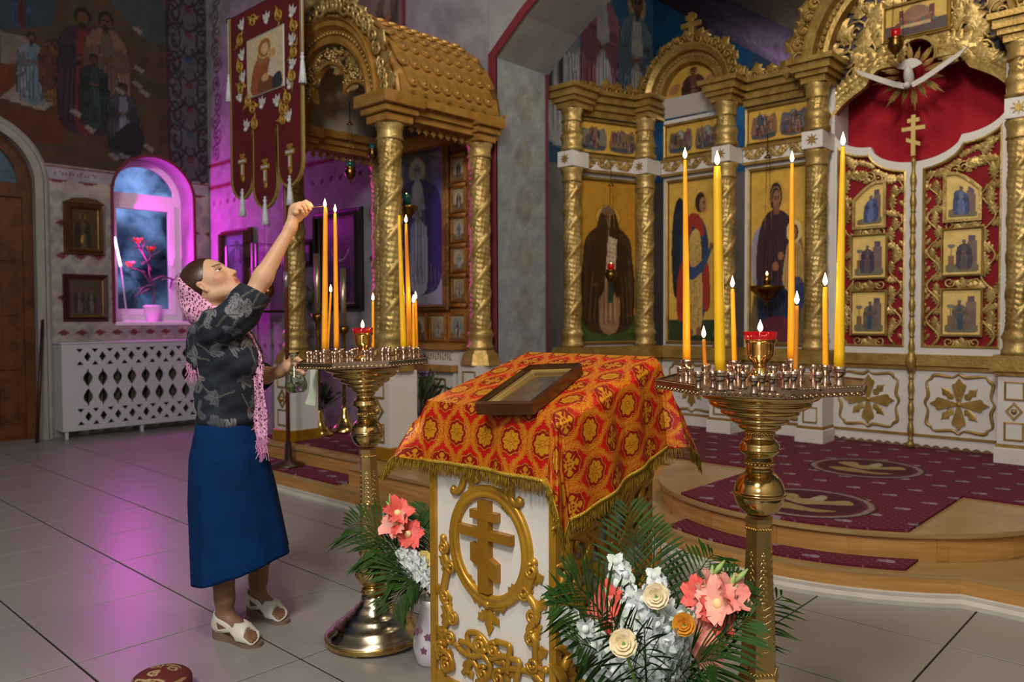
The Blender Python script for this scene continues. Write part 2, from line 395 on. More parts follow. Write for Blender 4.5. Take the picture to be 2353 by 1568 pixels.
# mural
P.rect(0, vv(zb)+.006, uu(ymr), 1, '5a4632')
P.poly([pxw(250, 0), pxw(385, 0), pxw(385, 110), pxw(330, 90)], '4a5254')
P.poly([pxw(0, -60), pxw(140, -60), pxw(120, 60), pxw(0, 70)], '3a4a58')
P.poly([pxw(0, 70), pxw(70, 90), pxw(75, 140), pxw(0, 160)], '8e7f73'); P.poly([pxw(0, 145), pxw(70, 150), pxw(40, 210), pxw(0, 230)], '7a3e20')
P.poly([pxw(0, 225), pxw(40, 190), pxw(160, 215), pxw(100, 255)], 'a59a8e'); P.poly([pxw(0, 235), pxw(100, 258), pxw(160, 225), pxw(150, 330), pxw(0, 330)], '6a3a22')
def fig(x, y, h, rb, inn, hr='2a1c14', fc='6d4a30'):
    a = pxw(x, y); b = pxw(x, y-h); saint(P, a[0], a[1], b[1]-a[1], rb, inn, .2, face=fc, hair=hr, halo_on=False)
fig(75, 235, 165, '8a8894', '6d8496'); fig(130, 235, 150, '86613a', '76502c'); fig(112, 200, 110, '6a3c30', '5a3a2a')
fig(195, 300, 290, '453040', '7a2c2c'); fig(248, 290, 270, '8d6a58', '6d5a50'); fig(218, 290, 170, '2e3a38', '36484a')
fig(285, 360, 175, '4e4a56', '8e86a0'); fig(50, 60, 110, '33506a', '5a3030')
P.blob([pxw(250, 330), pxw(300, 280), pxw(330, 310), pxw(320, 360), pxw(275, 350)], '2c2630')
for (x, y) in ((308, 60), (312, 150), (308, 185), (325, 205), (200, 287), (168, 250), (335, 330), (255, 350), (268, 200)):
    a, b = pxw(x, y), pxw(x+20, y+10); P.poly([(a[0], a[1]), (b[0], a[1]-.006), (b[0]-.01, b[1]-.01), (a[0]-.01, b[1])], '9a8c84')
P.rect(uu(ymr), vv(zb)+.006, 1, 1, '6a6270'); P.rect(uu(ymr)-.004, vv(zb), uu(ymr)+.006, 1, '5b2733')
um = (uu(ymr)+.99)/2+.01
for k in range(11):
    cz = vv(zb)+.035+.047*k; s_ = 1 if k % 2 else .8
    for sd in (-1, 1):
        pts = [(um+sd*(a-um), b) for a, b in spiral(um+.055, cz, .042*s_, .006, PI*1.1, 1.7, 26)]
        P.line(pts, .0045, '402c3e'); P.line([(um, cz-.03), (um+sd*.03, cz-.022), (um+sd*.075, cz+.005)], .0045, '402c3e')
    P.ell(um, cz+.012, .016, .006, '3c5674' if k % 3 == 1 else '7a3644')
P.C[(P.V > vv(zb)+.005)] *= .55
P.mottle(.16, 5, 3)
def in_openings(y, z):
    a = (wy0-.01 < y < wy1+.01) and (wz0-.01 < z < wsp or (z >= wsp and math.hypot(y-wc, z-wsp) < wr+.01))
    return a or (dc-dr-.03 < y < dy1+.03 and (z < dsp or math.hypot(y-dc, z-dsp) < dr+.03))
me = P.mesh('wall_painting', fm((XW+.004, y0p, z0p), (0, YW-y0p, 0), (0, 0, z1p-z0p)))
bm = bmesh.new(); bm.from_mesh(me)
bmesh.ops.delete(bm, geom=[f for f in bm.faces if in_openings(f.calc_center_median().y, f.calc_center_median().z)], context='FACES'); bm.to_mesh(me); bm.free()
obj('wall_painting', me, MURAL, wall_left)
# window
glass_d = .40
window = thing('window_1', None, None); tag(window, kind='structure')
ROOMW = mat('window_white', 'e6e0e4', .45)
t = MB()
ring = [(wy0, wz0), (wy0, wsp)]+arc(wc, wsp, wr, PI, 0, 20)[1:]+[(wy1, wz0)]
t.sweep(ring, [(-.005, 0), (-.005, .012), (.03, .012), (.03, 0)], Mw); t.build('reveal_edge', REDLINE, window)
t = MB(); t.box((XW-glass_d, wy0+.001, wz0-.03), (XW+.03, wy1-.001, wz0+.012), bev=.004); t.build('window_sill', ROOMW, window)
Mg = frame((XW-glass_d, 0, 0), (0, 1, 0), (0, 0, 1), (1, 0, 0))
def archloop(i, n=18): return [(wy0+i, wz0+i), (wy1-i, wz0+i)]+arc(wc, wsp, wr-i, 0, PI, n)
ztr = xp(350, 462, XW-glass_d)[2]
t = MB(); t.plate(archloop(.0), [[(wy0+.09, wz0+.1), (wy1-.09, wz0+.1), (wy1-.09, ztr-.06), (wy0+.09, ztr-.06)],
    [p for p in [(wy0+.09, max(ztr+.06, wz0)), (wy1-.09, ztr+.06)]+[q for q in arc(wc, wsp, wr-.07, 0, PI, 18) if q[1] > ztr+.065]]], .05, Mg); t.build('window_frame', ROOMW, window)
t = MB(); t.plate([(wy0+.09, wz0+.1), (wy1-.09, wz0+.1), (wy1-.09, ztr-.06), (wy0+.09, ztr-.06)], [[(wy0+.16, wz0+.17), (wy1-.16, wz0+.17), (wy1-.16, ztr-.13), (wy0+.16, ztr-.13)]], .07, Mg); t.build('casement', ROOMW, window)
GLASS = mat('window_glass', 'ffffff', .02, trans=1., ior=1.02, spec=.4)
t = MB(); t.box((XW-glass_d+.02, wy0+.15, wz0+.16), (XW-glass_d+.026, wy1-.15, ztr-.12)); t.build('pane', GLASS, window)
t = MB(); t.plate([(wy0+.08, ztr+.05), (wy1-.08, ztr+.05)]+[q for q in arc(wc, wsp, wr-.06, 0, PI, 18) if q[1] > ztr+.065], [], .006, Mg @ T(0, 0, .02)); t.build('pane', GLASS, window)
t = MB(); t.cbox((XW-glass_d+.075, wy1-.125, (wz0+ztr)/2), (.03, .02, .11), bev=.004); t.build('window_handle', ROOMW, window)
hedge = MB(); nseg = 40
V = []; F = []
for j in range(nseg+1):
    for i in range(nseg+1):
        y, z = .5+6.5*i/nseg, -.5+6*j/nseg; V.append((XW-2.2+.5*mnoise.noise(Vector((y*1.7, z*1.7, 3))), y, z))
for j in range(nseg):
    for i in range(nseg): F.append((j*(nseg+1)+i, j*(nseg+1)+i+1, (j+1)*(nseg+1)+i+1, (j+1)*(nseg+1)+i))
hedge.add(V, F, None, True); h = hedge.build('garden_rock_face', mat('blue_grey_foliage', '8ea2c4', .9, col2='2c3a52', vscale=2.6, bump=.6, bscale=8))
tag(h, 'blue-grey leafy slope seen through the arched window', 'garden')
lamp('dusk_daylight', 'AREA', (XW-.9, 3.9, 4.6), 90, (.55, .72, 1), 1.2, (XW-2.2, 3.8, 2.2))
# magenta grow lamp standing on the sill
gl = thing('grow_lamp', 'thin glowing pink grow-light tube leaning in the arched window', 'lamp', (0, 0, 0))
a = xp(263, 545, XW-.12); b = xp(277, 612, XW-.12); c = xp(292, 728, XW-.12); b = a+(b-a)*1.0
TUBE = mat('grow_tube', 'ffb8f4', emit=9, ecol='ff9cf2')
t = MB(); t.tube([a, b], .013, 10); t.build('light_tube', TUBE, gl)
t = MB(); t.tube([b, c], .008, 8); t.lathe([(.05, 0), (.05, .012), (.01, .02)], 16, T(c[0], c[1], wz0+.013)); t.build('stand', ROOMW, gl)
for yy, zz, pw in ((wy0+.16, 2.05, 13), (wy0+.16, 2.7, 9)):
    l = lamp('grow_light', 'AREA', (XW-.13, yy, zz), pw*1.5, (1, .03, .92), .16, (XW+1.2, wy1+.55, zz-.25))
# flowering plant on the sill
pl = thing('flowering_plant', 'potted plant with orange blossoms on the arched window sill', 'plant', (XW-.2, xp(350, 700, XW-.2)[1], wz0+.012))
t = MB(); t.lathe([(.001, 0), (.075, 0), (.1, .17), (.11, .18), (.11, .2), (.095, .2), (.09, .16), (.001, .16)], 20); t.build('pot', mat('pot_white', 'e8dfe4', .4), pl)
STEMM = mat('plant_stem', '5a3a40', .6); LEAFM = mat('plant_leaf', '37472e', .5); BLO = mat('orange_blossom', 'ef7a3a', .6)
t = MB(); br = [[(0, 0, .15), (.01, .02, .4), (-.01, -.03, .62), (0, 0, .86)], [(0, .0, .45), (.02, -.12, .6), (0, -.26, .66)], [(0, 0, .5), (.03, .12, .56), (.02, .27, .52)], [(0, 0, .62), (.02, -.08, .78), (.03, -.17, .95)], [(0, 0, .4), (0, -.1, .42), (0, -.16, .33)]]
for q in br: t.tube(spline(q, 4), .009, 6)
t.build('stem', STEMM, pl)
k = 0
for q in br:
    e = np.array(q[-1])
    for s_ in range(5):
        t = MB(); d = nrm(np.array(q[-1])-np.array(q[-2])); mm = frame(e-d*.03*s_, (1, 0, 0), nrm(np.array([random.uniform(-.6, .6), random.uniform(-1, 1), random.uniform(-.3, .7)])), (0, 0, 1))
        t.leaf(mm @ S(.12, .14, .1), 3, .1, .3); t.build('leaf', LEAFM, pl)
    if k in (0, 1, 3):
        t = MB()
        for s_ in range(6): t.leaf(T(*e) @ R(s_*1.05) @ R(.7, 'X') @ S(.09, .085, .1), 2, .3, .4)
        t.build('blossom', BLO, pl)
    k += 1
# door in its arched portal
door = thing('door_1', None, None); tag(door, kind='structure')
DOORW = mat('walnut_door', '5f3517', .42, bump=.12, bscale=30, col2='432410', vscale=6)
t = MB(); ring = [(dy1, 0), (dy1, dsp)]+arc(dc, dsp, dr, 0, PI, 24)[1:]
t.sweep(ring, [(.01, 0), (.01, .02), (-.03, .04), (-.06, .045), (-.08, .02), (-.10, .03), (-.13, .012), (-.13, 0)], Mw); t.build('door_surround', mat('portal_stone', '96928c', .8, var=.15), door)
Md = frame((XW-.2, 0, 0), (0, 1, 0), (0, 0, 1), (1, 0, 0))
ztop = dsp-.02
t = MB(); t.plate([(dc-dr, -.0), (dy1, -.0)]+arc(dc, dsp, dr, 0, PI, 20), [[(dc-dr+.1, .0+.02), (dy1-.1, .02), (dy1-.1, ztop-.12), (dc-dr+.1, ztop-.12)], [(dc-dr+.14, ztop+.03), (dy1-.14, ztop+.03)]+arc(dc, dsp+.02, dr-.14, 0, PI, 16)[1:-1]], .08, Md); t.build('door_frame', DOORW, door)
t = MB(); t.box((XW-.2, dc-dr+.1, .02), (XW-.16, dy1-.1, ztop-.12)); leafo = t.build('door_leaf', DOORW, door)
for k in range(4):
    za = .18+k*(ztop-.4)/4; zbk = za+(ztop-.4)/4-.12
    for (ya, ybk) in ((dy1-.34, dy1-.18), (dy1-.62, dy1-.44), (dy1-.9, dy1-.72)):
        t = MB(); t.plate([(ya, za), (ybk, za), (ybk, zbk), (ya, zbk)], [], .018, Md @ T(0, 0, .04)); t.plate([(ya+.035, za+.035), (ybk-.035, za+.035), (ybk-.035, zbk-.035), (ya+.035, zbk-.035)], [], .012, Md @ T(0, 0, .058)); t.build('door_panel', DOORW, leafo)
t = MB(); t.box((XW-.17, dc-dr+.1, ztop), (XW-.165, dy1-.1, ztop+dr)); t.build('pane', mat('dusk_transom_glass', '3d6076', .25, spec=.6, var=.5, vscale=9), door)
for an in (PI*.3, PI*.5, PI*.7):
    t = MB(); t.tube([(XW-.14, dc, ztop+.04), (XW-.14, dc+dr*.93*math.cos(an), ztop+dr*.93*math.sin(an))], .025, 4); t.build('glazing_bar', DOORW, door)
t = MB(); a = xp(98, 735, XW+.03); b = gp(72, 1014, 0.); b[0] = XW+.25; t.tube([a, (b[0], b[1], .0)], .018, 8); o = t.build('wooden_pole', DARKWOOD); tag(o, 'dark wooden pole leaning beside the panelled door', 'pole')
# --- front wall with the sanctuary arch
ax0 = yp(1141, 500, YW)[0]; azk = yp(1141, 132, YW)[2]; pk = yp(1232, 0, YW)
sl = nrm([pk[0]-ax0, 0, pk[2]-azk])
prof = [(ax0, -.02), (ax0, azk)]
cxp, czp = ax0, azk
for k in range(7):
    an = math.atan2(sl[2], sl[0])-.10*k; cxp += .42*math.cos(an); czp += .42*math.sin(an); prof.append((cxp, czp))
Mf = frame((0, YW, 0), (1, 0, 0), (0, 0, 1), (0, -1, 0))
t = MB(); t.plate([(XW-.3, -.02)]+prof+[(prof[-1][0]+.5, 7), (XW-.3, 7)], [], -.02, Mf); wall_front = tag(t.build('wall_front', PLAST), kind='structure')
AD = 5.42
t = MB(); V = []; F = []
for k, (x, z) in enumerate(prof): V += [(x, YW, z), (x, AD, z)]
for k in range(len(prof)-1): F.append((2*k, 2*k+1, 2*k+3, 2*k+2))
t.add(V, F); t.build('arch_soffit', PLAST, wall_front)
DAM = Paint(34, 230, '7d7f84'); DAM.asp = .67/azk
for k in range(8):
    c = .03+.125*k
    for cx_ in (.5,): DAM.blob([(cx_, c-.05), (cx_+.17, c-.01), (cx_+.1, c+.03), (cx_, c+.055), (cx_-.1, c+.03), (cx_-.17, c-.01)], '716a5c', .55); DAM.blob([(cx_, c-.025), (cx_+.06, c), (cx_, c+.03), (cx_-.06, c)], '85827f', .4)
DAM.mottle(.2, 4, 8); DAM.rect(.93, 0, 1, 1, '5b2733')
DAM.build('soffit_painting', lambda u, v: (ax0+.003, YW+.012+(AD-YW-.012)*u, azk*v), wall_front, MURAL)
t = MB(); t.sweep(prof, [(.0, .0), (.0, .015), (.075, .015), (.075, .0)], Mf); t.build('arch_edge', REDLINE, wall_front)
t = MB(); V = []; F = []
# painting on the front wall
P = Paint(180, 210, '8c868e'); zt = 5.25; P.asp = (ax0-XW)/zt
fx = lambda x: (x-XW)/(ax0-XW)
def pxf(x, y): p = yp(x, y, YW); return (fx(p[0]), p[2]/zt)
zl = yp(520, 425, YW)[2]/zt
P.rect(0, zl-.004, 1, zl+.004, '6d2530'); P.rect(0, zl+.05, 1, zl+.056, '6d2530'); P.rect(fx(yp(940, 60, YW)[0])-.006, zl+.05, fx(yp(940, 60, YW)[0])+.006, 1, '6d2530')
P.rect(fx(yp(640, 60, YW)[0]), zl+.056, fx(yp(940, 60, YW)[0])-.006, 1, '6e5a54')
c = pxf(690, 260); d = pxf(690, -40); P.asp = (ax0-XW)/zt; saint(P, c[0], c[1], d[1]-c[1], '6a2a2c', '7a4a40', .2, halo_on=False)
c = pxf(900, 160); d = pxf(900, -60); saint(P, c[0], c[1], d[1]-c[1], '55453e', '73605a', .2, halo_on=False)
for k in range(10):
    pts = spiral(.045+.01*(k % 2), zl+.08+.04*k, .022, .004, 1+k, 1.6, 20); P.line(pts, .003, '5a3a50')
for k in range(30):
    for zz in (1.0, 1.9, 2.75): P.poly([(.02+.034*k, zz/zt), (.028+.034*k, zz/zt-.006), (.036+.034*k, zz/zt), (.028+.034*k, zz/zt+.006)], '5d2a33')
for k in range(7):
    c = (fx(ax0-.2), .30+.055*k); P.poly([(c[0]-.012, c[1]), (c[0], c[1]-.012), (c[0]+.016, c[1]), (c[0], c[1]+.012)], '6d2530')
P.mottle(.18, 5, 5)
P.build('wall_painting', fm((XW+.004, YW-.006, 0), (ax0-XW-.08, 0, 0), (0, 0, zt)), wall_front, MURAL)
CREAM = mat('cream_plaster', 'b5ada0', .9, var=.12, vscale=2)
t = MB(); t.box((XW-.5, -5.1, 0), (3.6, -5.0, 6.6)); tag(t.build('wall_back', CREAM), kind='structure')
t = MB(); t.box((3.5, -5.0, 0), (3.6, 9, 6.6)); tag(t.build('wall_right', CREAM), kind='structure')
# --- sanctuary behind the iconostasis
AX, AY = -5.55, 8.6
t = MB(); t.box((AX-.1, AD, 0), (AX, AY, 7)); t.box((AX, AD-.02, 0), (ax0+.02, AD, 7)) if False else None
wall_apse = tag(t.build('wall_sanctuary', PLASTD), kind='structure')
P = Paint(120, 120, '204868'); P.asp = (AY-AD)/3.4
for k, (u, rb, inn) in enumerate(((.14, '5a3a44', '8d8684'), (.40, '8f8b90', 'a09a98'), (.66, '7a4a50', '8f8a8c'), (.88, '4a5a6a', '8a847a'))): saint(P, u, .08, .62, rb, inn, .2, halo='8a7a5a', face='5a4030')
for u in (.3, .36, .42): P.rect(u-.012, .2, u+.012, .5, '3c2c34'); P.rect(u-.03, .36, u+.03, .40, '3c2c34')
P.mottle(.2, 4, 11)
P.build('wall_painting', fm((AX+.01, AD, 3.0), (0, AY-AD, 0), (0, 0, 3.4)), wall_apse, MURAL)
t = MB(); t.box((AX-.1, AY, 0), (1.5, AY+.1, 7)); wall_back = tag(t.build('wall_apse', PLASTD), kind='structure')
P = Paint(160, 100, '1f5c8c'); P.asp = 6.9/3.4
for u, rb in ((.10, '4c5a70'), (.245, '3c5a7c'), (.40, '3a4a66'), (.58, '444a60')): saint(P, u, -.05, .68, rb, '6d7684', .18, halo='b09a72', face='5d4a40')
P.mottle(.15, 3, 12)
P.build('wall_painting', fm((AX+.02, AY-.01, 3.0), (6.9, 0, 0), (0, 0, 3.4)), wall_back, MURAL)
t = MB(); a = yp(1430, -80, 8.35); b = yp(1900, 160, 7.6); t.tube([a, b], .17, 4); rib = t.build('vault_rib', mat('rib_paint', '5a4a6a', .85, var=.4, vscale=14), wall_back)
t = MB(); c = yp(1700, -160, 8.3); d = yp(2500, -200, 7.2); e = yp(2500, 250, 6.9); f = yp(1900, 140, 7.7); t.add([a, c, d, e, f], [(0, 1, 2, 3, 4)]); o = t.build('ceiling_vault', mat('vault_plaster', '73645e', .9, var=.35, vscale=3), wall_back)
# ------------------------------------------------------------------ wooden platform and carpets
PLANK = mat('pine_board', 'a8712f', .26, bump=.06, bscale=25, col2='8a5620', vscale=4, spec=.5)
def wood_grain(name, c1, c2, rough):
    m = mat(name, c1, rough, spec=.5); nt = m.node_tree; b = nt.nodes['Principled BSDF']; L = nt.links.new
    tc = nt.nodes.new('ShaderNodeTexCoord'); mp = nt.nodes.new('ShaderNodeMapping'); mp.inputs['Scale'].default_value = (1.2, 1.2, 22)
    n = nt.nodes.new('ShaderNodeTexNoise'); n.inputs['Scale'].default_value = 2.2; n.inputs['Detail'].default_value = 6; n.inputs['Distortion'].default_value = .6
    n2 = nt.nodes.new('ShaderNodeTexNoise'); n2.inputs['Scale'].default_value = 5
    r = nt.nodes.new('ShaderNodeValToRGB'); r.color_ramp.elements[0].position = .3; r.color_ramp.elements[1].position = .7
    r.color_ramp.elements[0].color = (*lin(c1), 1); r.color_ramp.elements[1].color = (*lin(c2), 1)
    L(tc.outputs['Object'], mp.inputs[0]); L(mp.outputs[0], n.inputs['Vector']); L(n.outputs['Fac'], r.inputs[0]); L(r.outputs[0], b.inputs['Base Color'])
    return m
RISER = wood_grain('pine_riser', 'be8e52', 'a0703a', .3)
DECK = wood_grain('oak_deck', 'a68759', '8f6f44', .24)
def carpet_mat(name, dense):
    m = mat(name, '580a26', .95, bump=.5, bscale=300); nt = m.node_tree; b = nt.nodes['Principled BSDF']; L = nt.links.new
    tc = nt.nodes.new('ShaderNodeTexCoord')
    def dots(scale, rad, off, rot=.785):
        mp = nt.nodes.new('ShaderNodeMapping'); mp.inputs['Scale'].default_value = (scale, scale, 0); mp.inputs['Location'].default_value = (off, off*.7, 0); mp.inputs['Rotation'].default_value = (0, 0, rot); L(tc.outputs['Object'], mp.inputs[0])
        f = nt.nodes.new('ShaderNodeVectorMath'); f.operation = 'FRACTION'; L(mp.outputs[0], f.inputs[0])
        d = nt.nodes.new('ShaderNodeVectorMath'); d.operation = 'DISTANCE'; d.inputs[1].default_value = (.5, .5, 0); L(f.outputs[0], d.inputs[0])
        c = nt.nodes.new('ShaderNodeMath'); c.operation = 'LESS_THAN'; c.inputs[1].default_value = rad; L(d.outputs['Value'], c.inputs[0]); return c.outputs[0]
    cur = None
    for sc_, rad, off, colr, rot in ((24, .15, 0, '7c3a4c', .785), (4.2, .11, .3, '8a7484', .3), (4.2, .09, .42, '7a6474', .3)):
        mx = nt.nodes.new('ShaderNodeMix'); mx.data_type = 'RGBA'; L(dots(sc_, rad, off, rot), mx.inputs[0])
        if cur is None:
            n = nt.nodes.new('ShaderNodeTexNoise'); n.inputs['Scale'].default_value = 3; mm = nt.nodes.new('ShaderNodeMix'); mm.data_type = 'RGBA'; L(n.outputs['Fac'], mm.inputs[0]); mm.inputs[6].default_value = (*lin('500823'), 1); mm.inputs[7].default_value = (*lin('640c2b'), 1); cur = mm.outputs[2]
        L(cur, mx.inputs[6]); mx.inputs[7].default_value = (*lin(colr), 1); cur = mx.outputs[2]
    L(cur, b.inputs['Base Color']); return m
CARPET = carpet_mat('crimson_carpet', 1)
AC = (-1.8, 5.0); AR, AR2 = 1.14, 1.34; H1, H2 = .14, .28
platform = thing('wooden_platform', 'stepped wooden platform with a rounded front below the gilded icon screen', 'platform')
def circ_poly(r, yf, xl, xr, yb, n=40):
    dx = math.sqrt(max(0, r*r-(AC[1]-yf)**2)); a0 = math.atan2(yf-AC[1], -dx); a1 = math.atan2(yf-AC[1], dx)
    if a0 > 0: a0 -= 2*PI
    return [(xl, yf)]+arc(AC[0], AC[1], r, a0, a1, n)+[(xr, yf), (xr, yb), (xl, yb)]
def prism(poly, z0, z1, name, m, parent):
    t = MB(); t.plate(poly, [], z1-z0, T(0, 0, z0)); return t.build(name, m, parent)
lowp = [(-6.42, 3.16), (-3.25, 3.16), (-3.25, 3.98)]+circ_poly(AR2, 3.98, -3.25, 1.3, 8.5)[1:-1]+[(-4.69, 8.5), (-4.69, YW-.02), (-6.42, YW-.02)]
upp = [(-6.36, 3.46), (-4.62, 3.46), (-4.62, 3.27), (-3.35, 3.27), (-3.35, 4.93)]+circ_poly(AR, 4.93, -3.35, 1.3, 8.4)[1:-1]+[(-4.69, 8.4), (-4.69, YW-.03), (-6.36, YW-.03)]
prism(lowp, .0, H1-.022, 'lower_riser', RISER, platform)
def off(poly, k): # slight overhang of the treads
    return poly
t = MB(); t.plate(lowp, [], .022, T(0, 0, H1-.022)); t.build('lower_tread', DECK, platform)
t = MB(); t.plate(upp, [], H2-H1-.024, T(0, 0, H1)); t.build('upper_riser', RISER, platform)
nose = [(-6.36, 3.44), (-4.62, 3.44), (-4.62, 3.25), (-3.33, 3.25), (-3.33, 4.91)]+circ_poly(AR+.025, 4.91, -3.33, 1.3, 8.4)[1:-1]+[(-4.69, 8.4), (-4.69, YW-.03), (-6.36, YW-.03)]
t = MB(); t.plate(nose, [], .024, T(0, 0, H2-.024)); t.build('upper_tread', DECK, platform)
t = MB(); pth = [(-6.42, 3.16), (-3.25, 3.16), (-3.25, 3.98)]+circ_poly(AR2, 3.98, -3.25, 1.3, 8.5)[1:-2]
t.sweep(pth, [(0, 0), (-.03, 0), (-.03, .02), (-.012, .035), (-.012, .05), (0, .055)]); t.build('skirting', mat('skirting_white', 'b9b4aa', .5, var=.15), platform)
for an in np.linspace(-2.6, -.5, 7):      # joints of the curved riser
    x, y = AC[0]+AR*math.cos(an), AC[1]+AR*math.sin(an); t = MB(); t.box((-.03, -.004, 0), (.03, .003, H2-H1-.03), T(x, y, H1+.003) @ R(an+PI/2)); t.build('riser_joint', wood_grain('riser_joint', 'b7854a', '9c6a33', .3), platform)
def carpet(name, poly, z, label, th=.012):
    t = MB(); t.plate(poly, [], th, T(0, 0, z)); return tag(t.build(name, CARPET), label, 'carpet')
xa, xb = gp(1562, 1138, H2)[0], gp(2092, 1222, H2)[0]
def yfront(x, r): return AC[1]-math.sqrt(max(0, r*r-(x-AC[0])**2))
front = [(x, yfront(x, AR+.01)) for x in np.linspace(xa, xb, 24)]
carpet('long_carpet', [(-4.05, 5.02), (xa, 5.02), (xa, 6.64), (-4.05, 6.64)], H2, 'patterned crimson carpet along the foot of the icon screen, left of the royal doors')
rc = carpet('runner_carpet', front+[(xb, 6.66), (xa, 6.66)], H2+.001, 'patterned crimson carpet with two round medallions before the royal doors')
carpet('side_carpet', [(xb, 5.02), (1.25, 5.02), (1.25, 6.64), (xb, 6.64)], H2, 'patterned crimson carpet at the right edge beyond the medallion runner')
xs = np.linspace(gp(1508, 1222, H1)[0], gp(2065, 1325, H1)[0], 24)
carpet('step_carpet', [(x, yfront(x, AR2-.035)) for x in xs]+[(x, yfront(x, AR+.004)) for x in xs[::-1]], H1, 'crimson carpet strip curving along the lower rounded step')
carpet('kiosk_carpet', [(-6.3, 3.55), (-4.75, 3.55), (-4.75, 4.70), (-6.3, 4.70)], H2, 'crimson carpet lying under the gilded canopy')
carpet('kiosk_step_carpet', [(-6.4, 3.2), (-4.66, 3.2), (-4.66, 3.45), (-6.4, 3.45)], H1, 'crimson carpet strip on the step before the gilded canopy')
for c, ry_ in (((1990, 1080), 1), ((1852, 1160), 1)):
    p = gp(c[0], c[1], H2); P = Paint(90, 90, '580a26')
    P.ell(.5, .5, .5, .5, '3d0a1c'); P.ring(.5, .5, .455, .455, .05, '7d6a64'); P.ring(.5, .5, .41, .41, .03, '580a26')
    P.blob([(.2, .62), (.32, .72), (.42, .6), (.5, .66), (.6, .62), (.72, .74), (.8, .62), (.62, .5), (.5, .42), (.36, .48)], '8f7d50'); P.blob([(.48, .6), (.5, .8), (.56, .76), (.58, .6)], '958c70')
    P.blob([(.22, .34), (.4, .4), (.6, .33), (.78, .36), (.66, .24), (.36, .22)], '857444'); P.mottle(.3, 14, 4)
    rr = .36
    me = P.mesh('medallion', lambda u, v: (p[0]+rr*2*(u-.5), p[1]+rr*2*(v-.5), H2+.0145)); bm = bmesh.new(); bm.from_mesh(me)
    bmesh.ops.delete(bm, geom=[f for f in bm.faces if math.hypot(f.calc_center_median().x-p[0], f.calc_center_median().y-p[1]) > rr], context='FACES'); bm.to_mesh(me); bm.free()
    obj('medallion', me, CLOTHP, rc)
# ------------------------------------------------------------------ icon screen
YC, YP = 6.42, 6.60
ZB0, ZB1, ZL, ZSQ, ZC0, ZC1 = H2, .90, 1.04, 2.735, 3.19, 3.38
LEAFG = mat('icon_gold_ground', 'c59a38', .38, .55)
VELVET = mat('red_velvet_backing', '7c0818', .9, var=.2)
screen = thing('icon_screen', 'tall gilded icon screen with twisted columns and painted saints', 'iconostasis')
def column_shaft(t, r, z0, z1, m=I4, n=48, lobes=2, rel=.05):
    k = max(10, int((z1-z0)/.009)); prof = [(r, z0+(z1-z0)*i/k) for i in range(k+1)]
    def rf(a, z):
        ph = (lobes*a-(z-z0)*2*PI/.26) % (2*PI)                      # a smooth ribbon winding up, carved foliage between its turns
        if ph < 1.3: return 1+rel*(1-((ph-.65)/.65)**4)
        return 1-.055+.05*math.sin(8*a+60*z)*math.sin(6*a-90*z)+.03*math.sin(13*a+150*z)
    t.lathe(prof, n, m, rfun=rf)
def moulded(t, prof, m, n=24): t.lathe(prof, n, m)
def column(name, parent, x, y, z0, z1, r, gm=GOLDL, squares=None, stages=None):
    c = MB(); m = T(x, y, 0)
    def base(z): moulded(c, [(r*1.28, z), (r*1.28, z+.035), (r*1.1, z+.05), (r*1.15, z+.10), (r*1.3, z+.125), (r*1.15, z+.15), (r*1.02, z+.175)], m)
    def top(z): moulded(c, [(r*1.0, z-.13), (r*1.18, z-.12), (r*1.05, z-.10), (r*1.1, z-.05), (r*1.25, z-.02), (r*1.25, z)], m)
    for a, b in (stages or [(z0, z1)]):
        base(a); column_shaft(c, r, a+.17, b-.12, m); top(b)
    return c.build(name, gm, parent)
def profile_bar(t, x0, x1, z0, z1, y, depth, m=I4):
    """cornice moulding running along local x, stepping outward to the top"""
    n = 6; pr = [(0, z0), (depth*.35, z0), (depth*.45, z0+(z1-z0)*.3), (depth*.7, z0+(z1-z0)*.38), (depth*.8, z0+(z1-z0)*.7), (depth, z0+(z1-z0)*.8), (depth, z1), (0, z1)]
    V = [(x0, y-d, z) for d, z in pr]+[(x1, y-d, z) for d, z in pr]; k = len(pr)
    F = [(i, (i+1) % k, k+(i+1) % k, k+i) for i in range(k)]+[tuple(range(k-1, -1, -1)), tuple(range(k, 2*k))]
    t.add(V, F, m)
def crest(parent, p0, p1, n, h, m=I4, gm=GOLDD, name='crest_carving'):
    """row of carved leaves along a 3-D line or curve of points (local), standing along their normals"""
    t = MB()
    for i in range(n):
        f = (i+.5)/n; x = p0+(p1-p0)*f
        t.leaf(m @ T(x, 0, 0) @ R(random.uniform(-.5, .5)) @ S(h*1.3, h*random.uniform(.8, 1.15), h*.5), 3, .3, .36)
        t.tube([(a, b, .02) for a, b in spiral(x+.5*(p1-p0)/n, h*.28, h*.3, h*.07, random.choice((0, PI)), 1.2, 9)], h*.07, 5, m)
    return tag(t.build(name, gm, parent), kind='stuff')
def quatre_cross(parent, m, s):
    """gilded flower cross for the white base panels"""
    t = MB()
    for k in range(4):
        a = k*PI/2; pts = [(-.03*s, .04*s), (-.12*s, .34*s), (-.11*s, .38*s), (-.06*s, .40*s), (0, .5*s), (.06*s, .40*s), (.11*s, .38*s), (.12*s, .34*s), (.03*s, .04*s)]
        t.plate(pts[::-1], [], .014, m @ R(a)); t.leaf(m @ R(a+PI/4) @ T(0, .14*s, .002) @ S(.26*s, .30*s, .12*s), 2, .2, .34)
    t.ball((0, 0, .012), .05*s, 10, 6, m, (1, 1, .4)); t.build('flower_cross', GOLD, parent)
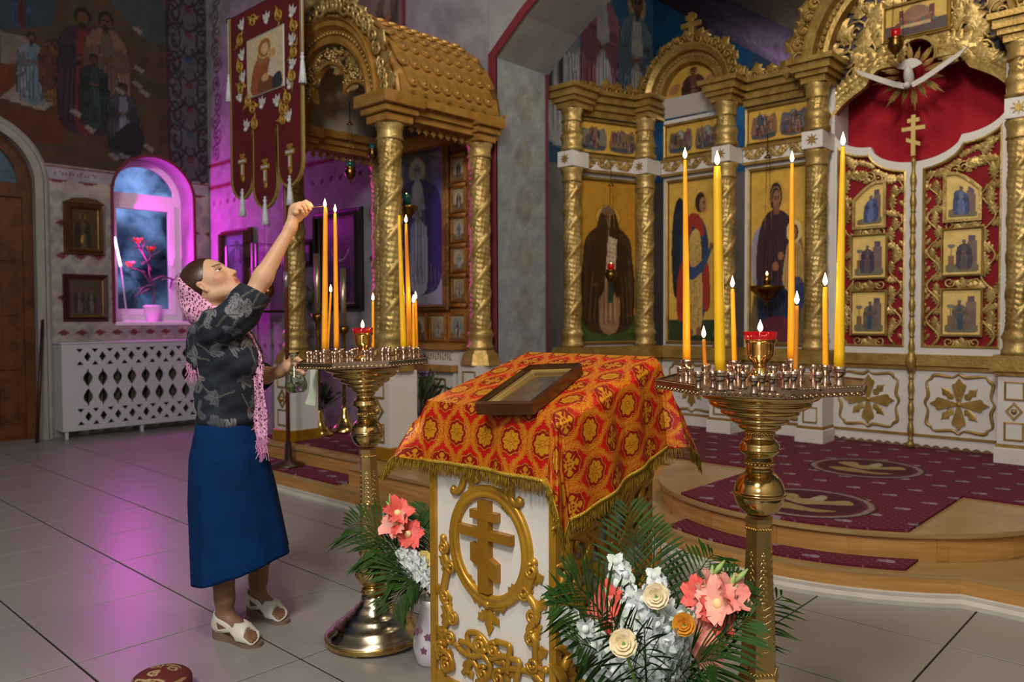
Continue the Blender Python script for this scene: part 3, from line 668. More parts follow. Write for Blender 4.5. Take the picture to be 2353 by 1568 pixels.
def ribbon_frame(parent, m, x0, y0, x1, y1, cut=.06):
    t = MB(); q = cut
    L = [(x0+q, y0), (x0+.4*(x1-x0), y0+.012), ((x0+x1)/2, y0-.012), (x0+.6*(x1-x0), y0+.012), (x1-q, y0), (x1-q*.5, y0+q*.5), (x1, y0+q), (x1-.012, (y0+y1)/2-.06), (x1+.01, (y0+y1)/2), (x1-.012, (y0+y1)/2+.06), (x1, y1-q), (x1-q*.5, y1-q*.5), (x1-q, y1), (x0+.6*(x1-x0), y1-.012), ((x0+x1)/2, y1+.012), (x0+.4*(x1-x0), y1-.012), (x0+q, y1), (x0+q*.5, y1-q*.5), (x0, y1-q), (x0+.012, (y0+y1)/2+.06), (x0-.01, (y0+y1)/2), (x0+.012, (y0+y1)/2-.06), (x0, y0+q), (x0+q*.5, y0+q*.5)]
    pts = spline(L, 4, True); pts.append(pts[0]); n = len(pts)
    t.tube([(p[0], p[1], .006) for p in pts], [.006+.007*abs(math.sin(i*2*PI*4/n+.6)) for i in range(n)], 6, m, flat=.6, cap=False); t.build('ribbon_moulding', GOLD, parent)
def frame_loop(t, x0, y0, x1, y1, wd, h, m):
    t.sweep([(x0, y0), (x0, y1), (x1, y1), (x1, y0)], [(0, 0), (0, h), (wd*.3, h*1.2), (wd*.5, h*.6), (wd*.8, h*.7), (wd, h*.25), (wd, 0)], m, closed=True) if False else t.sweep([(x0, y0), (x1, y0), (x1, y1), (x0, y1)], [(0, 0), (0, h), (wd*.3, h*1.2), (wd*.5, h*.6), (wd*.8, h*.7), (wd, h*.25), (wd, 0)], m, closed=True)
def picture(parent, P, m, x0, y0, x1, y1, z, name='icon', fr=.03, fh=.03, fmat=GOLD, inset=None):
    """a painted panel in a moulded frame; local x, y in the plane, z outward"""
    o = P.build(name, lambda u, v: m @ Vector((x0+(x1-x0)*u, y0+(y1-y0)*v, z)), parent)
    t = MB(); frame_loop(t, x0-.004, y0-.004, x1+.004, y1+.004, -fr, fh, m @ T(0, 0, z-.004)); t.build('icon_frame', fmat, o); return o
def gold_ground(P, seed=1): P.mottle(.12, 9, seed)
def ic(nx, ny, w, h, bg='c49b42'): P = Paint(nx, ny, bg); P.asp = w/h; P.mottle(.10, 8, random.randint(1, 99)); return P
def scene2(P, x0, x1, seed):
    """a small crowded festival scene inside x0..x1"""
    r = random.Random(seed); wd = x1-x0; cols = ['6d3030', '3c4a62', '54405a', '6a5436', '44543e', '7d4a34', '2f3c50', '8a6a5a']
    P.blob([(x0, .12), (x0, .7), (x0+wd*.1, .8), (x0+wd*.3, .76), (x0+wd*.5, .86), (x0+wd*.72, .75), (x1, .82), (x1, .12)], r.choice(['6f6a5c', '73604a', '5c5f66', '7a5c48']))
    P.rect(x0, .1, x1, .24, r.choice(['3f4a3c', '4a4030', '3c4650']))
    if r.random() > .4: P.blob([(x0+wd*.35, .55), (x0+wd*.5, .86), (x0+wd*.65, .55)], '7f8d88')
    for k in range(9):
        x = x0+wd*(.1+.8*r.random()); y = .12+.4*r.random(); saint(P, x, y, .3+.12*r.random(), r.choice(cols), r.choice(cols), .2, halo='c2a86a', halo_on=r.random() > .4)
BAYS = []
def bay_base(x0, x1, m, parent, cross=True, z0=None):
    w_ = x1-x0; b0, b1 = ZB0, ZB1
    t = MB(); t.box((x0, -.05, b0+.085), (x1, b1, .0), m) if False else t.plate([(x0, b0+.085), (x1, b0+.085), (x1, b1), (x0, b1)], [], .03, m); bp = t.build('base_panel', WHITE, parent)
    t = MB(); t.plate([(x0, b0), (x1, b0), (x1, b0+.10), (x0, b0+.10)], [], .045, m); t.build('plinth', WHITE, parent)
    t = MB(); t.plate([(x0, b0+.10), (x1, b0+.10), (x1, b0+.125), (x0, b0+.125)], [], .04, m); t.build('plinth_moulding', GOLD, parent)
    if cross:
        cxm = (x0+x1)/2; h_ = b1-b0-.16; s_ = min(h_*.74, (w_-.10)*.62); cz = b0+.13+h_/2
        quatre_cross(bp, m @ T(cxm, cz, .03), s_); ribbon_frame(bp, m @ T(0, 0, .03), cxm-min(w_*.42, h_*.52), b0+.155, cxm+min(w_*.42, h_*.52), b1-.03)
def pilaster(parent, x, y, m0=None, w_=.2, d=.2):
    t = MB(); t.box((x-w_/2, y-.10, ZB0+.13), (x+w_/2, y+.12, ZB1)); p = t.build('pilaster', WHITE, parent)
    t = MB(); t.box((x-w_/2-.015, y-.125, ZB0), (x+w_/2+.015, y+.12, ZB0+.12), bev=.006); t.build('pilaster_foot', WHITE, p)
    t = MB(); t.box((x-w_/2-.008, y-.112, ZB0+.12), (x+w_/2+.008, y+.12, ZB0+.145)); t.build('pilaster_band', GOLD, p)
    mm = frame((x, y-.10, 0), (1, 0, 0), (0, 0, 1), (0, -1, 0)); t = MB(); k = w_*.3
    for za, zb_ in ((ZB0+.17, ZB0+.30), (ZB0+.45, ZB1-.04)): frame_loop(t, -k, za, k, zb_, .012, .008, mm)
    t.plate([(0, ZB0+.31), (k*.9, ZB0+.375), (0, ZB0+.44), (-k*.9, ZB0+.375)], [[(0, ZB0+.33), (-k*.6, ZB0+.375), (0, ZB0+.42), (k*.6, ZB0+.375)]], .008, mm); t.ball((0, ZB0+.375, .005), .02, 8, 5, mm)
    t.build('pilaster_ornament', GOLD, p)
    # ledge block, star block, capital
    t = MB()
    for (z0, z1, e) in ((ZB1, ZB1+.03, .02), (ZB1+.03, ZB1+.07, .045), (ZB1+.07, ZL, .03)): t.box((x-w_/2-e, y-.1-e, z0), (x+w_/2+e, y+.14, z1))
    t.build('ledge_block', GOLD, p)
    t = MB(); t.box((x-.085, y-.1, ZSQ-.07), (x+.085, y+.14, ZSQ+.07), bev=.004); s_ = t.build('star_block', WHITE, p)
    t = MB(); st = []
    for k in range(16): rr = .05 if k % 2 == 0 else .02; st.append((rr*math.sin(k*PI/8), ZSQ+rr*math.cos(k*PI/8)))
    t.plate(st[::-1], [], .008, frame((x, y-.1, 0), (1, 0, 0), (0, 0, 1), (0, -1, 0))); t.build('star', GOLD, s_)
    t = MB()
    for (z0, z1, e) in ((ZC0, ZC0+.05, .0), (ZC0+.05, ZC0+.09, .03), (ZC0+.09, ZC0+.15, .055), (ZC0+.15, ZC1, .085)): t.box((x-.1-e, y-.1-e, z0), (x+.1+e, y+.18, z1))
    t.build('capital', GOLD, p)
COLX = {1: (-4.5, 5.64), 2: (-4.23, YC), 3: (-3.39, YC), 4: (-2.585, YC), 5: (-1.165, YC), 6: (-.35, YC)}
for k, (x, y) in COLX.items():
    if k == 6: continue
    pilaster(screen, x, y)
    column('column', screen, x, y, ZL, ZC0, .082, GOLDL, stages=[(ZL, ZSQ-.075), (ZSQ+.075, ZC0+.01)])
MP = frame((0, YP, 0), (1, 0, 0), (0, 0, 1), (0, -1, 0))
def ledge_and_frieze(x0, x1, m, parent):
    t = MB(); W2 = lambda e, z0, z1: t.plate([(x0, z0), (x1, z0), (x1, z1), (x0, z1)], [], e, m)
    W2(.07, ZB1, ZB1+.03); W2(.10, ZB1+.03, ZB1+.07); W2(.08, ZB1+.07, ZB1+.11); W2(.05, ZB1+.11, ZL); t.build('ledge', GOLD, parent)
    t = MB(); W2(.04, ZSQ-.075, ZSQ+.06); fz = t.build('frieze', WHITE, parent)
    t = MB(); W2(.06, ZSQ-.085, ZSQ-.06); W2(.055, ZSQ+.05, ZSQ+.075); t.build('frieze_moulding', GOLD, fz)
    t = MB(); n = max(4, int((x1-x0)/.095))
    for i in range(n):
        xx = x0+(i+.5)*(x1-x0)/n; sgn = 1 if i % 2 else -1
        t.tube([(a, b, .046) for a, b in spiral(xx, ZSQ-.005, .035, .008, 0 if sgn > 0 else PI, sgn*1.3, 10)], .008, 5, m)
        for q in range(3): t.leaf(m @ T(xx+.02*(q-1), ZSQ-.005, .04) @ R(-1.5+1.3*q+.4*sgn) @ S(.08, .085, .05), 3, .2, .38)
        t.leaf(m @ T(xx+.04, ZSQ+.03*sgn, .04) @ R(-PI/2) @ S(.07, .08, .05), 3, .2, .36)
    tag(t.build('frieze_carving', GOLDL, fz), kind='stuff')
def cornice(x0, x1, m, parent):
    t = MB()
    for (e, z0, z1) in ((.05, ZC0-.03, ZC0+.03), (.08, ZC0+.03, ZC0+.09), (.12, ZC0+.09, ZC0+.15), (.16, ZC0+.15, ZC1)): t.plate([(x0, z0), (x1, z0), (x1, z1), (x0, z1)], [], e, m)
    c = t.build('cornice', GOLD, parent); crest(c, x0+.03, x1-.03, max(5, int((x1-x0)/.1)), .15, m @ T(0, ZC1-.02, .08)); return c
def bay(x0, x1, m, parent, lower, upper, zi0=ZL+.05, zi1=ZSQ-.15, straight=True, margin=.07):
    bay_base(x0, x1, m, parent); ledge_and_frieze(x0, x1, m, parent)
    t = MB(); t.plate([(x0, ZL), (x1, ZL), (x1, ZC0), (x0, ZC0)], [], -.03, m); bk = t.build('back_panel', WHITE, parent)
    picture(parent, lower, m, x0+margin, zi0, x1-margin, zi1, .012)
    picture(parent, upper, m, x0+margin*.6, ZSQ+.11, x1-margin*.6, ZC0-.07, .012)
    if straight: cornice(x0, x1, m, parent)
# --- paintings
hl = ZSQ-.15-ZL-.05
P = ic(80, 180, .50, hl); P.rect(0, 0, 1, .13, '2c3824')                                   # archangel
P.blob([(.10, .30), (.05, .55), (.09, .80), (.20, .90), (.32, .84), (.30, .55), (.2, .3)], '161c26')
for k in range(7): P.line([(.1+.025*k, .35), (.09+.028*k, .6), (.13+.025*k, .82)], .006, '2c3644', .8)
P.blob([(.30, .16), (.22, .42), (.26, .66), (.40, .76), (.66, .76), (.80, .62), (.76, .40), (.70, .14)], '27344f')
P.blob([(.18, .14), (.16, .34), (.28, .5), (.34, .3), (.3, .14)], '8f2c22'); P.blob([(.72, .2), (.70, .42), (.80, .48), (.84, .3), (.82, .2)], '8f2c22')
P.blob([(.30, .66), (.36, .76), (.50, .80), (.66, .76), (.72, .66), (.6, .66), (.5, .72), (.4, .64)], '8f2c22')
P.blob([(.36, .06), (.38, .36), (.42, .64), (.62, .68), (.68, .4), (.66, .08)], 'b49554')
for k in range(60): P.ell(.38+.27*random.random(), .08+.55*random.random(), .011, .005, '6d4f26')
for k in range(5): P.line([(.41+.05*k, .08), (.44+.045*k, .6)], .006, '8a6c34', .7)
P.blob([(.34, .56), (.48, .46), (.72, .52), (.86, .6), (.84, .54), (.70, .44), (.46, .38), (.34, .44)], '2d4266'); P.ell(.86, .585, .045, .022, '7a5238')
P.ell(.66, .855, .15, .075, 'a98032', .5); P.ell(.64, .86, .105, .062, '2a1a10'); P.ell(.69, .845, .07, .048, '8f6448'); P.ell(.72, .85, .012, .006, '1a0e08'); P.line([(.68, .862), (.75, .858)], .005, '1a0e08'); P.line([(.70, .82), (.74, .82)], .005, '4a2018')
P.ell(.44, .05, .06, .03, '7a5238'); P.ell(.62, .06, .06, .03, '7a5238')
ARCH = P
P = ic(80, 180, .50, hl); P.rect(0, 0, 1, .06, '4a4a3a')                                   # mother and child enthroned
P.blob([(.02, .02), (.06, .3), (.03, .58), (.2, .66), (.78, .66), (.98, .5), (.98, .02)], '6b5a3c'); P.blob([(.04, .34), (.02, .6), (.2, .66), (.26, .4)], '8a8698')
P.blob([(.16, .2), (.10, .5), (.18, .68), (.34, .76), (.58, .76), (.78, .68), (.88, .5), (.80, .2), (.5, .12)], '35202b')
P.blob([(.14, .12), (.2, .38), (.5, .34), (.84, .36), (.9, .1), (.5, .04)], '232c4a'); P.blob([(.12, .04), (.3, .14), (.7, .14), (.9, .04), (.5, .0)], '5d2634')
for k in range(9): P.line([(.2+.07*k, .16), (.24+.06*k, .42), (.3+.045*k, .66)], .007, '20131b', .7); P.line([(.23+.07*k, .18), (.27+.06*k, .4), (.33+.045*k, .62)], .005, '5a3a48', .5)
P.ell(.46, .85, .17, .085, 'b88f3a'); P.ell(.46, .845, .115, .082, '2b1823'); P.line([tuple(p) for p in arc(.46, .84, .085, -.4, PI+.4, 14, .062)], .008, '8a6a44'); P.ell(.47, .825, .066, .055, '8a5f44'); P.rect(.42, .74, .52, .785, '7a5038')
for s_ in (-1, 1): P.ell(.48+s_*.026, .832, .013, .006, '1a0e08'); P.line([(.48+s_*.012, .845), (.48+s_*.045, .845)], .005, '2a160e')
P.line([(.485, .836), (.49, .806)], .004, '5a3626'); P.line([(.465, .792), (.50, .792)], .005, '6a2a20')
P.blob([(.60, .34), (.64, .5), (.72, .58), (.90, .57), (.98, .46), (.96, .32), (.8, .28)], 'a98a50'); P.blob([(.7, .2), (.74, .36), (.95, .36), (.96, .2)], '2b3a62')
for k in range(6): P.line([(.64+.055*k, .34), (.7+.04*k, .54)], .006, '7a5c2c', .8)
P.ell(.80, .635, .14, .068, 'c7b27c'); P.ell(.80, .63, .075, .046, '3a2418'); P.ell(.79, .625, .058, .04, '8a5c40'); P.ell(.56, .5, .05, .025, '8a5c40'); P.ell(.46, .44, .06, .026, '8a5c40')
MOG = P
P = ic(74, 170, .5, hl, 'a97a22'); P.rect(0, 0, 1, .16, '38481f')                            # monk with scroll
saint(P, .5, .07, .80, '3a2616', '8a6a4c', .2, halo='b98d33', face='6a4a2c', hair='6d5a44')
P.blob([(.28, .3), (.26, .6), (.36, .8), (.5, .72), (.46, .45), (.40, .3)], '33200f'); P.blob([(.72, .3), (.74, .6), (.64, .8), (.52, .72), (.56, .45), (.62, .3)], '33200f')
P.poly([(.46, .42), (.63, .4), (.66, .64), (.50, .66)], 'b9a98e'); P.poly([(.5, .24), (.6, .24), (.61, .42), (.49, .42)], '2c3a30')
for k in range(7): P.line([(.5, .45+.028*k), (.62, .44+.028*k)], .006, '6d5a48')
MONK = P
def double(seed):
    P = ic(96, 66, .68, .38); scene2(P, .06, .45, seed); scene2(P, .55, .94, seed+5); return P
m2 = MP
bay(COLX[2][0]+.09, COLX[3][0]-.09, MP, screen, ARCH, double(3), straight=False)
bay(COLX[3][0]+.09, COLX[4][0]-.09, MP, screen, MOG, double(11))
d1 = nrm([COLX[2][0]-COLX[1][0], COLX[2][1]-COLX[1][1], 0]); n1 = np.array([d1[1], -d1[0], 0]); L1 = math.hypot(COLX[2][0]-COLX[1][0], COLX[2][1]-COLX[1][1])
M1 = frame((COLX[1][0]-n1[0]*.08, COLX[1][1]-n1[1]*.08, 0), d1, (0, 0, 1), n1)
bay(.08, L1-.02, M1, screen, MONK, double(19), margin=.05)
# right of the royal doors, at the frame's edge
P = ic(74, 170, .50, hl); P.rect(0, 0, 1, .1, '3a3c2c'); saint(P, .5, .06, .84, '5d2634', '27344f', .22, face='8a5c40', hair='3a2416')
bay(COLX[5][0]+.09, -.42, MP, screen, P, double(27))
pilaster(screen, COLX[6][0], COLX[6][1]); column('column', screen, *COLX[6], ZL, ZC0, .082, GOLDL, stages=[(ZL, ZSQ-.075), (ZSQ+.075, ZC0+.01)])
# arched gable over the archangel
def gable(xc, zs, r_in, r_out, m, parent, bead=.014, crest_h=.14, ncrest=17, depth=.12):
    g = None
    t = MB(); n = 36
    t.sweep(arc(xc, zs, r_in, PI, 0, n), [(0, -.02), (0, depth*.5), (r_out-r_in)*.2 and ((r_out-r_in)*.2, depth*.55), ((r_out-r_in)*.28, depth*.3), ((r_out-r_in)*.55, depth*.3), ((r_out-r_in)*.62, depth*.75), ((r_out-r_in)*.9, depth), ((r_out-r_in), depth), ((r_out-r_in), -.02)], m, smooth=False); g = t.build('arch_moulding', GOLD, parent)
    t = MB(); rb = r_in+(r_out-r_in)*.41; k = int(PI*rb/(bead*2.6))
    for i in range(k+1): a = PI*i/k; t.ball((xc+rb*math.cos(a), zs+rb*math.sin(a), depth*.34), bead, 6, 4, m)
    tag(t.build('beading', GOLDL, g), kind='stuff')
    t = MB()
    for i in range(ncrest):
        a = PI*(i+.5)/ncrest; mm = m @ T(xc+(r_out-.01)*math.cos(a), zs+(r_out-.01)*math.sin(a), depth*.6) @ R(a-PI/2)
        t.leaf(mm @ R(random.uniform(-.5, .5)) @ S(crest_h*1.5, crest_h*random.uniform(.8, 1.2), crest_h*.6), 3, .4, .36)
        t.tube([(p, q, .02) for p, q in spiral(.03, crest_h*.3, crest_h*.34, crest_h*.08, random.choice((0, PI)), 1.3, 10)], crest_h*.075, 5, mm)
    tag(t.build('crest_carving', GOLDD, g), kind='stuff'); return g
gx = (COLX[2][0]+COLX[3][0])/2; gr = (COLX[3][0]-COLX[2][0])/2
gb = gable(gx, ZC1-.01, gr-.13, gr+.03, MP @ T(0, 0, .05), screen)
P = Paint(60, 34, 'b08a3c'); P.asp = 2.; P.mottle(.1, 6, 4)
saint(P, .5, -.5, 1.38, '43281f', '5a3a30', .2, face='7d5036', hair='3a2416', halo='a8853c'); P.ell(.26, .4, .09, .2, '8d5a44', .8); P.ell(.74, .45, .1, .22, '8d5a50', .8)
o = P.build('icon', lambda u, v: MP @ Vector((gx+(gr-.11)*math.cos(PI*(1-u))*1.0, ZC1-.01+v*math.sqrt(max(0., (gr-.11)**2-((gr-.11)*math.cos(PI*(1-u)))**2)), .02)), gb)
t = MB(); V = [(COLX[2][0]+.1, ZC0+.02, .0), (COLX[3][0]-.1, ZC0+.02, .0), (COLX[3][0]-.14, ZC1-.03, .15), (COLX[2][0]+.14, ZC1-.03, .15), (COLX[2][0]+.1, ZC1-.03, 0), (COLX[3][0]-.1, ZC1-.03, 0)]
t.add(V, [(0, 1, 2, 3), (3, 2, 5, 4), (0, 3, 4), (1, 5, 2)], MP); t.build('sloping_soffit', mat('soffit_white', 'c9c5c4', .6), gb)
def cross3(t, m, h, w_, k, d):
    """three-barred cross, foot at the origin of m; k bar thickness, d depth"""
    t.plate([(-k/2, 0), (k/2, 0), (k/2, h), (-k/2, h)], [], d, m)
    t.plate([(-w_/2, h*.62), (w_/2, h*.62), (w_/2, h*.62+k), (-w_/2, h*.62+k)], [], d*1.02, m)
    t.plate([(-w_*.26, h*.82), (w_*.26, h*.82), (w_*.26, h*.82+k), (-w_*.26, h*.82+k)], [], d*1.02, m)
    t.plate([(-w_*.3, h*.36), (-w_*.3, h*.36+k), (w_*.3, h*.22+k), (w_*.3, h*.22)][::-1], [], d*1.02, m)
t = MB(); cross3(t, MP @ T(gx, ZC1+gr-.02, .05), .34, .2, .04, .03); t.build('gable_cross', GOLDD, gb)
# --- royal doors
DX, DW = -1.895, .615
YD = 6.62
portal = thing('royal_portal', 'gilded arch with carved trefoil edge framing the royal doors', 'arch')
MD = frame((DX, YD, 0), (1, 0, 0), (0, 0, 1), (0, -1, 0))
for sgn in (-1, 1):
    t = MB(); t.box((DX+sgn*(DW+.04)-.05, YD-.05, ZB0), (DX+sgn*(DW+.04)+.05, YD+.25, 3.2)); t.build('jamb', WHITE, portal)
def tref(n=10):
    A = spline([(-DW-.02, 2.93), (-DW*.86, 3.04), (-DW*.6, 3.14)], n)[:-1]; B = spline([(-DW*.6, 3.14), (-.28, 3.25), (-.13, 3.255)], n)[:-1]; C = arc(0, 3.3, .13, PI*1.1, PI*.5, 8)
    L = [tuple(p) for p in A]+[tuple(p) for p in B]+C
    return L+[(-x, z) for x, z in L[::-1][1:]]
tr = tref(); RO = .82; ZA = 3.36
outer = [(DW+.06, 2.93)]+[(x, z) for x, z in arc(0, ZA, RO-.12, 0, PI, 30)]+[(-DW-.06, 2.93)]
t = MB(); t.plate(outer+tr, [], .02, MD @ T(0, 0, -.02)); fr = t.build('tympanum', mat('tympanum_dark', '4a4654', .8, var=.3), portal)
t = MB(); t.sweep(tr, [(0, 0), (0, .05), (.025, .055), (.035, .03), (.06, .03), (.075, .045), (.09, .0)], MD); t.build('trefoil_moulding', GOLDL, portal)
t = MB()
for k in range(3, len(tr)-3, 2):
    p = np.array(tr[k]); d = nrm(np.array(tr[k+1])-np.array(tr[k-1])); nn = np.array([-d[1], d[0]])
    t.leaf(MD @ T(p[0]+nn[0]*.03, p[1]+nn[1]*.03, .03) @ R(math.atan2(nn[1], nn[0])-PI/2+.5*(-1)**k) @ S(.16, .17, .1), 3, .3, .36)
for sgn in (-1, 1):
    for (x, z, s_, a) in ((.5, 3.25, .3, -.9), (.58, 3.38, .3, .3), (.42, 3.42, .3, -.2), (.3, 3.36, .26, .9), (.5, 3.6, .32, .5), (.36, 3.62, .28, -.4), (.26, 3.5, .24, .2), (.62, 3.5, .2, .9), (.22, 3.72, .24, .8), (.42, 3.78, .26, .2), (.08, 3.8, .2, 1.2)):
        t.leaf(MD @ T(sgn*x, z-.08, .02) @ R(-sgn*a) @ S(s_*.9, s_, s_*.55), 4, .35, .36)
        t.tube([(sgn*p, q, .03) for p, q in spiral(x-.06, z, .09, .015, a, 1.4, 14)], .011, 5, MD)
tag(t.build('vine_carving', GOLDL, portal), kind='stuff')
gable(0, ZA, RO-.18, RO, MD @ T(0, 0, .06), portal, .02, .2, 25, .16)
P = ic(70, 40, .42, .24, 'b99a4c'); P.rect(0, .0, 1, .4, '4a3c40'); P.blob([(.3, .3), (.3, .75), (.5, .95), (.72, .75), (.72, .3)], '7a5a48'); P.rect(.22, .25, .3, .85, '5a2a30'); P.rect(.72, .25, .8, .85, '5a2a30')
for k in range(11): P.ell(.2+.06*k, .42+.05*math.sin(k), .028, .06, ['6d4a3a', '4a5a58', '7a3a30'][k % 3]); P.ell(.2+.06*k, .55+.05*math.sin(k), .018, .035, '8a6a4a')
P.rect(.25, .28, .75, .38, 'a8926a')
picture(portal, P, MD, -.215, 3.47, .215, 3.70, .05, 'supper_icon', .025, .025, GOLD)
# curtain behind
t = MB(); V = []; F = []; n = 60
for j in range(2):
    for i in range(n+1): x = -DW-.1+(2*DW+.2)*i/n; V.append((DX+x, YD+.30+.004*math.sin(i*1.05)+.008*math.sin(i*.37+1), 1.2 if j == 0 else 3.9))
for i in range(n): F.append((i, i+1, n+2+i, n+1+i))
t.add(V, F, None, True); cu = t.build('curtain', mat('crimson_curtain', '98041f', .85, bump=.05, bscale=120)); tag(cu, 'plain crimson curtain hanging behind the royal doors', 'curtain')
sm = cu.modifiers.new('thick', 'SOLIDIFY'); sm.thickness = .004
# leaves
ZD0 = ZL-.02
def door_top(x):     # x from 0 at the meeting edge to DW at the hinge
    u = x/DW
    if u < .52: return 2.50+.165*(1-math.sqrt(1-min(1, u/.54)**2*.96))/.8
    return 2.665-.006+.20*(1-math.sqrt(max(0, 1-((u-.52)/.49)**2)))
VINE = GOLDL
def royal_door(sgn, label):
    d = thing('royal_door', label, 'door', (DX+sgn*.004, YD, 0)); m = frame((0, 0, 0), (sgn, 0, 0), (0, 0, 1), (0, -1, 0)) if sgn > 0 else frame((0, 0, 0), (-1, 0, 0), (0, 0, 1), (0, -1, 0))
    xs = np.linspace(0, DW, 24); top = [(x, door_top(x)) for x in xs]
    b = .055; inx = np.linspace(b, DW-b*.6, 24); itop = [(x, door_top(x)-b*1.1) for x in inx]
    out = [(0, ZD0)]+[(DW, ZD0)]+top[::-1]; inn = [(inx[0], ZD0+.05), (inx[-1], ZD0+.05)]+itop[::-1]
    t = MB(); t.plate(out, [inn], .04, m); t.build('door_frame', WHITE, d)
    t = MB(); t.plate(inn, [], .004, m); t.build('velvet_backing', VELVET, d)
    t = MB(); loop = inn; t.sweep(loop, [(0, .004), (0, .042), (.012, .046), (.02, .03), (.02, .004)], m, closed=True); t.build('inner_moulding', GOLDL, d)
    cxm = (inx[0]+inx[-1])/2+.01
    pics = []
    for (zc_, hh, ww, kind) in ((2.20, .33, .215, 0), (1.79, .33, .25, 1), (1.34, .33, .25, 2)):
        P = ic(44, 56, ww, hh, 'd2b46a'); 
        P.rect(.1, .05, .9, .22, '5a5648'); 
        P.rect(.06, .06, .94, .2, '6a6450'); P.rect(.62 if sgn > 0 else .1, .2, .9 if sgn > 0 else .38, .74, '6f5a58'); P.rect(.66 if sgn > 0 else .14, .74, .86 if sgn > 0 else .34, .86, '5a4a58')
        if kind: P.rect(.12 if sgn > 0 else .7, .2, .3 if sgn > 0 else .88, .42, '7a5a3a'); P.rect(.19 if sgn > 0 else .77, .42, .23 if sgn > 0 else .81, .62, '5a4030'); P.ell(.21 if sgn > 0 else .79, .64, .1, .05, '6a6a60')
        saint(P, .45+.1*(kind % 2), .12, .68, ['3c4a78', '40384c', '6a5a50'][kind], ['5a6a90', '584a50', '37485a'][kind], .24, halo='d8cba0')
        if kind: frm = [(cxm-ww/2, zc_-hh/2), (cxm+ww/2, zc_-hh/2), (cxm+ww/2, zc_+hh/2), (cxm-ww/2, zc_+hh/2)]; picture(d, P, m, *frm[0], *frm[2], .03, 'icon', .014, .022, GOLDL)
        else:
            nx = 40
            def mp(u, v): 
                hgt = 1-.5*u**2.2 if True else 1
                return m @ Vector((cxm-ww/2+ww*u, zc_-hh/2+hh*v*(1.0-.55*max(0, u-.25)**1.4), .03))
            o = P.build('icon', mp, d); L = [(cxm-ww/2, zc_-hh/2), (cxm+ww/2, zc_-hh/2)]+[(cxm-ww/2+ww*u, zc_-hh/2+hh*(1.0-.55*max(0, u-.25)**1.4)) for u in np.linspace(1, 0, 10)]
            t = MB(); t.sweep(L, [(0, 0), (0, .02), (-.022, .02), (-.022, 0)], m @ T(0, 0, .028), closed=True); t.build('icon_frame', GOLDL, o)
    t = MB()
    for side in (-1, 1):
        xc = inx[0]+.075 if side < 0 else inx[-1]-.085; zt_ = door_top(xc)-.2; n = 46
        pth = [(xc+.045*math.sin(i/n*PI*2*5), ZD0+.07+(zt_-ZD0)*i/n) for i in range(n+1)]
        frond(t, pth, .135 if side > 0 else .115, .062, .012, m @ T(0, 0, .012), relief=.6)
    xe = inx[0]+.022
    for k in range(26): t.leaf(m @ T(xe, ZD0+.06+k*.052, .012) @ R(.6*(-1)**k) @ S(.05, .06, .05), 2, .2, .36)
    for k in range(9):
        u = (k+.5)/9; x = inx[0]+(inx[-1]-inx[0])*u; t.leaf(m @ T(x-.02, door_top(x)-.135, .012) @ R(-1.1) @ S(.085, .09, .06), 3, .2, .36)
    for zc_ in (1.99, 1.565, 1.115):
        t.leaf(m @ T(cxm, zc_-.04, .012) @ S(.08, .09, .07), 2, .2, .4)
        for s2 in (-1, 1):
            t.leaf(m @ T(cxm, zc_-.035, .012) @ R(-s2*.9) @ S(.08, .09, .07), 2, .2, .4)
            t.tube([(cxm+s2*(p-cxm), q, .02) for p, q in spiral(cxm+.085, zc_, .04, .01, PI, 1.3, 10)], .008, 5, m)
    for k in range(4): t.leaf(m @ T(cxm+.02+.03*k, 2.38+.03*k, .012) @ R(-.5-.4*k) @ S(.12, .13, .08), 3, .3, .36); t.tube([(p, q, .018) for p, q in spiral(cxm-.06+.06*k, 2.40+.02*k, .045, .01, k, 1.4, 12)], .008, 5, m)
    tag(t.build('vine_carving', VINE, d), kind='stuff')
    # lower white panel with ledge
    t = MB()
    for (e, z0, z1) in ((.05, ZB1+.0, ZB1+.035), (.075, ZB1+.035, ZB1+.07), (.06, ZB1+.07, ZD0)): t.plate([(0, z0), (DW, z0), (DW, z1), (0, z1)], [], e, m)
    t.build('ledge', GOLD, d)
    sc_n = 9; bot = [(DW*(1-i/(sc_n*4)), ZB0+.03+.018*abs(math.sin(i/4*PI))) for i in range(sc_n*4+1)]
    t = MB(); t.plate(bot[::-1]+[(DW, ZB1), (0, ZB1)], [], .03, m); lp = t.build('lower_panel', WHITE, d)
    t = MB(); t.plate([(0, ZB0+.105), (DW, ZB0+.105), (DW, ZB0+.125), (0, ZB0+.125)], [], .04, m); t.build('panel_moulding', GOLD, lp)
    ribbon_frame(lp, m @ T(0, 0, .03), .1, ZB0+.16, DW-.07, ZB1-.035); quatre_cross(lp, m @ T((DW+.03)/2, (ZB0+.12+ZB1)/2, .03), .40)
    return d
royal_door(-1, 'left royal door leaf with gilded vine carving over red velvet'); rd = royal_door(1, 'right royal door leaf with gilded vine carving over red velvet')
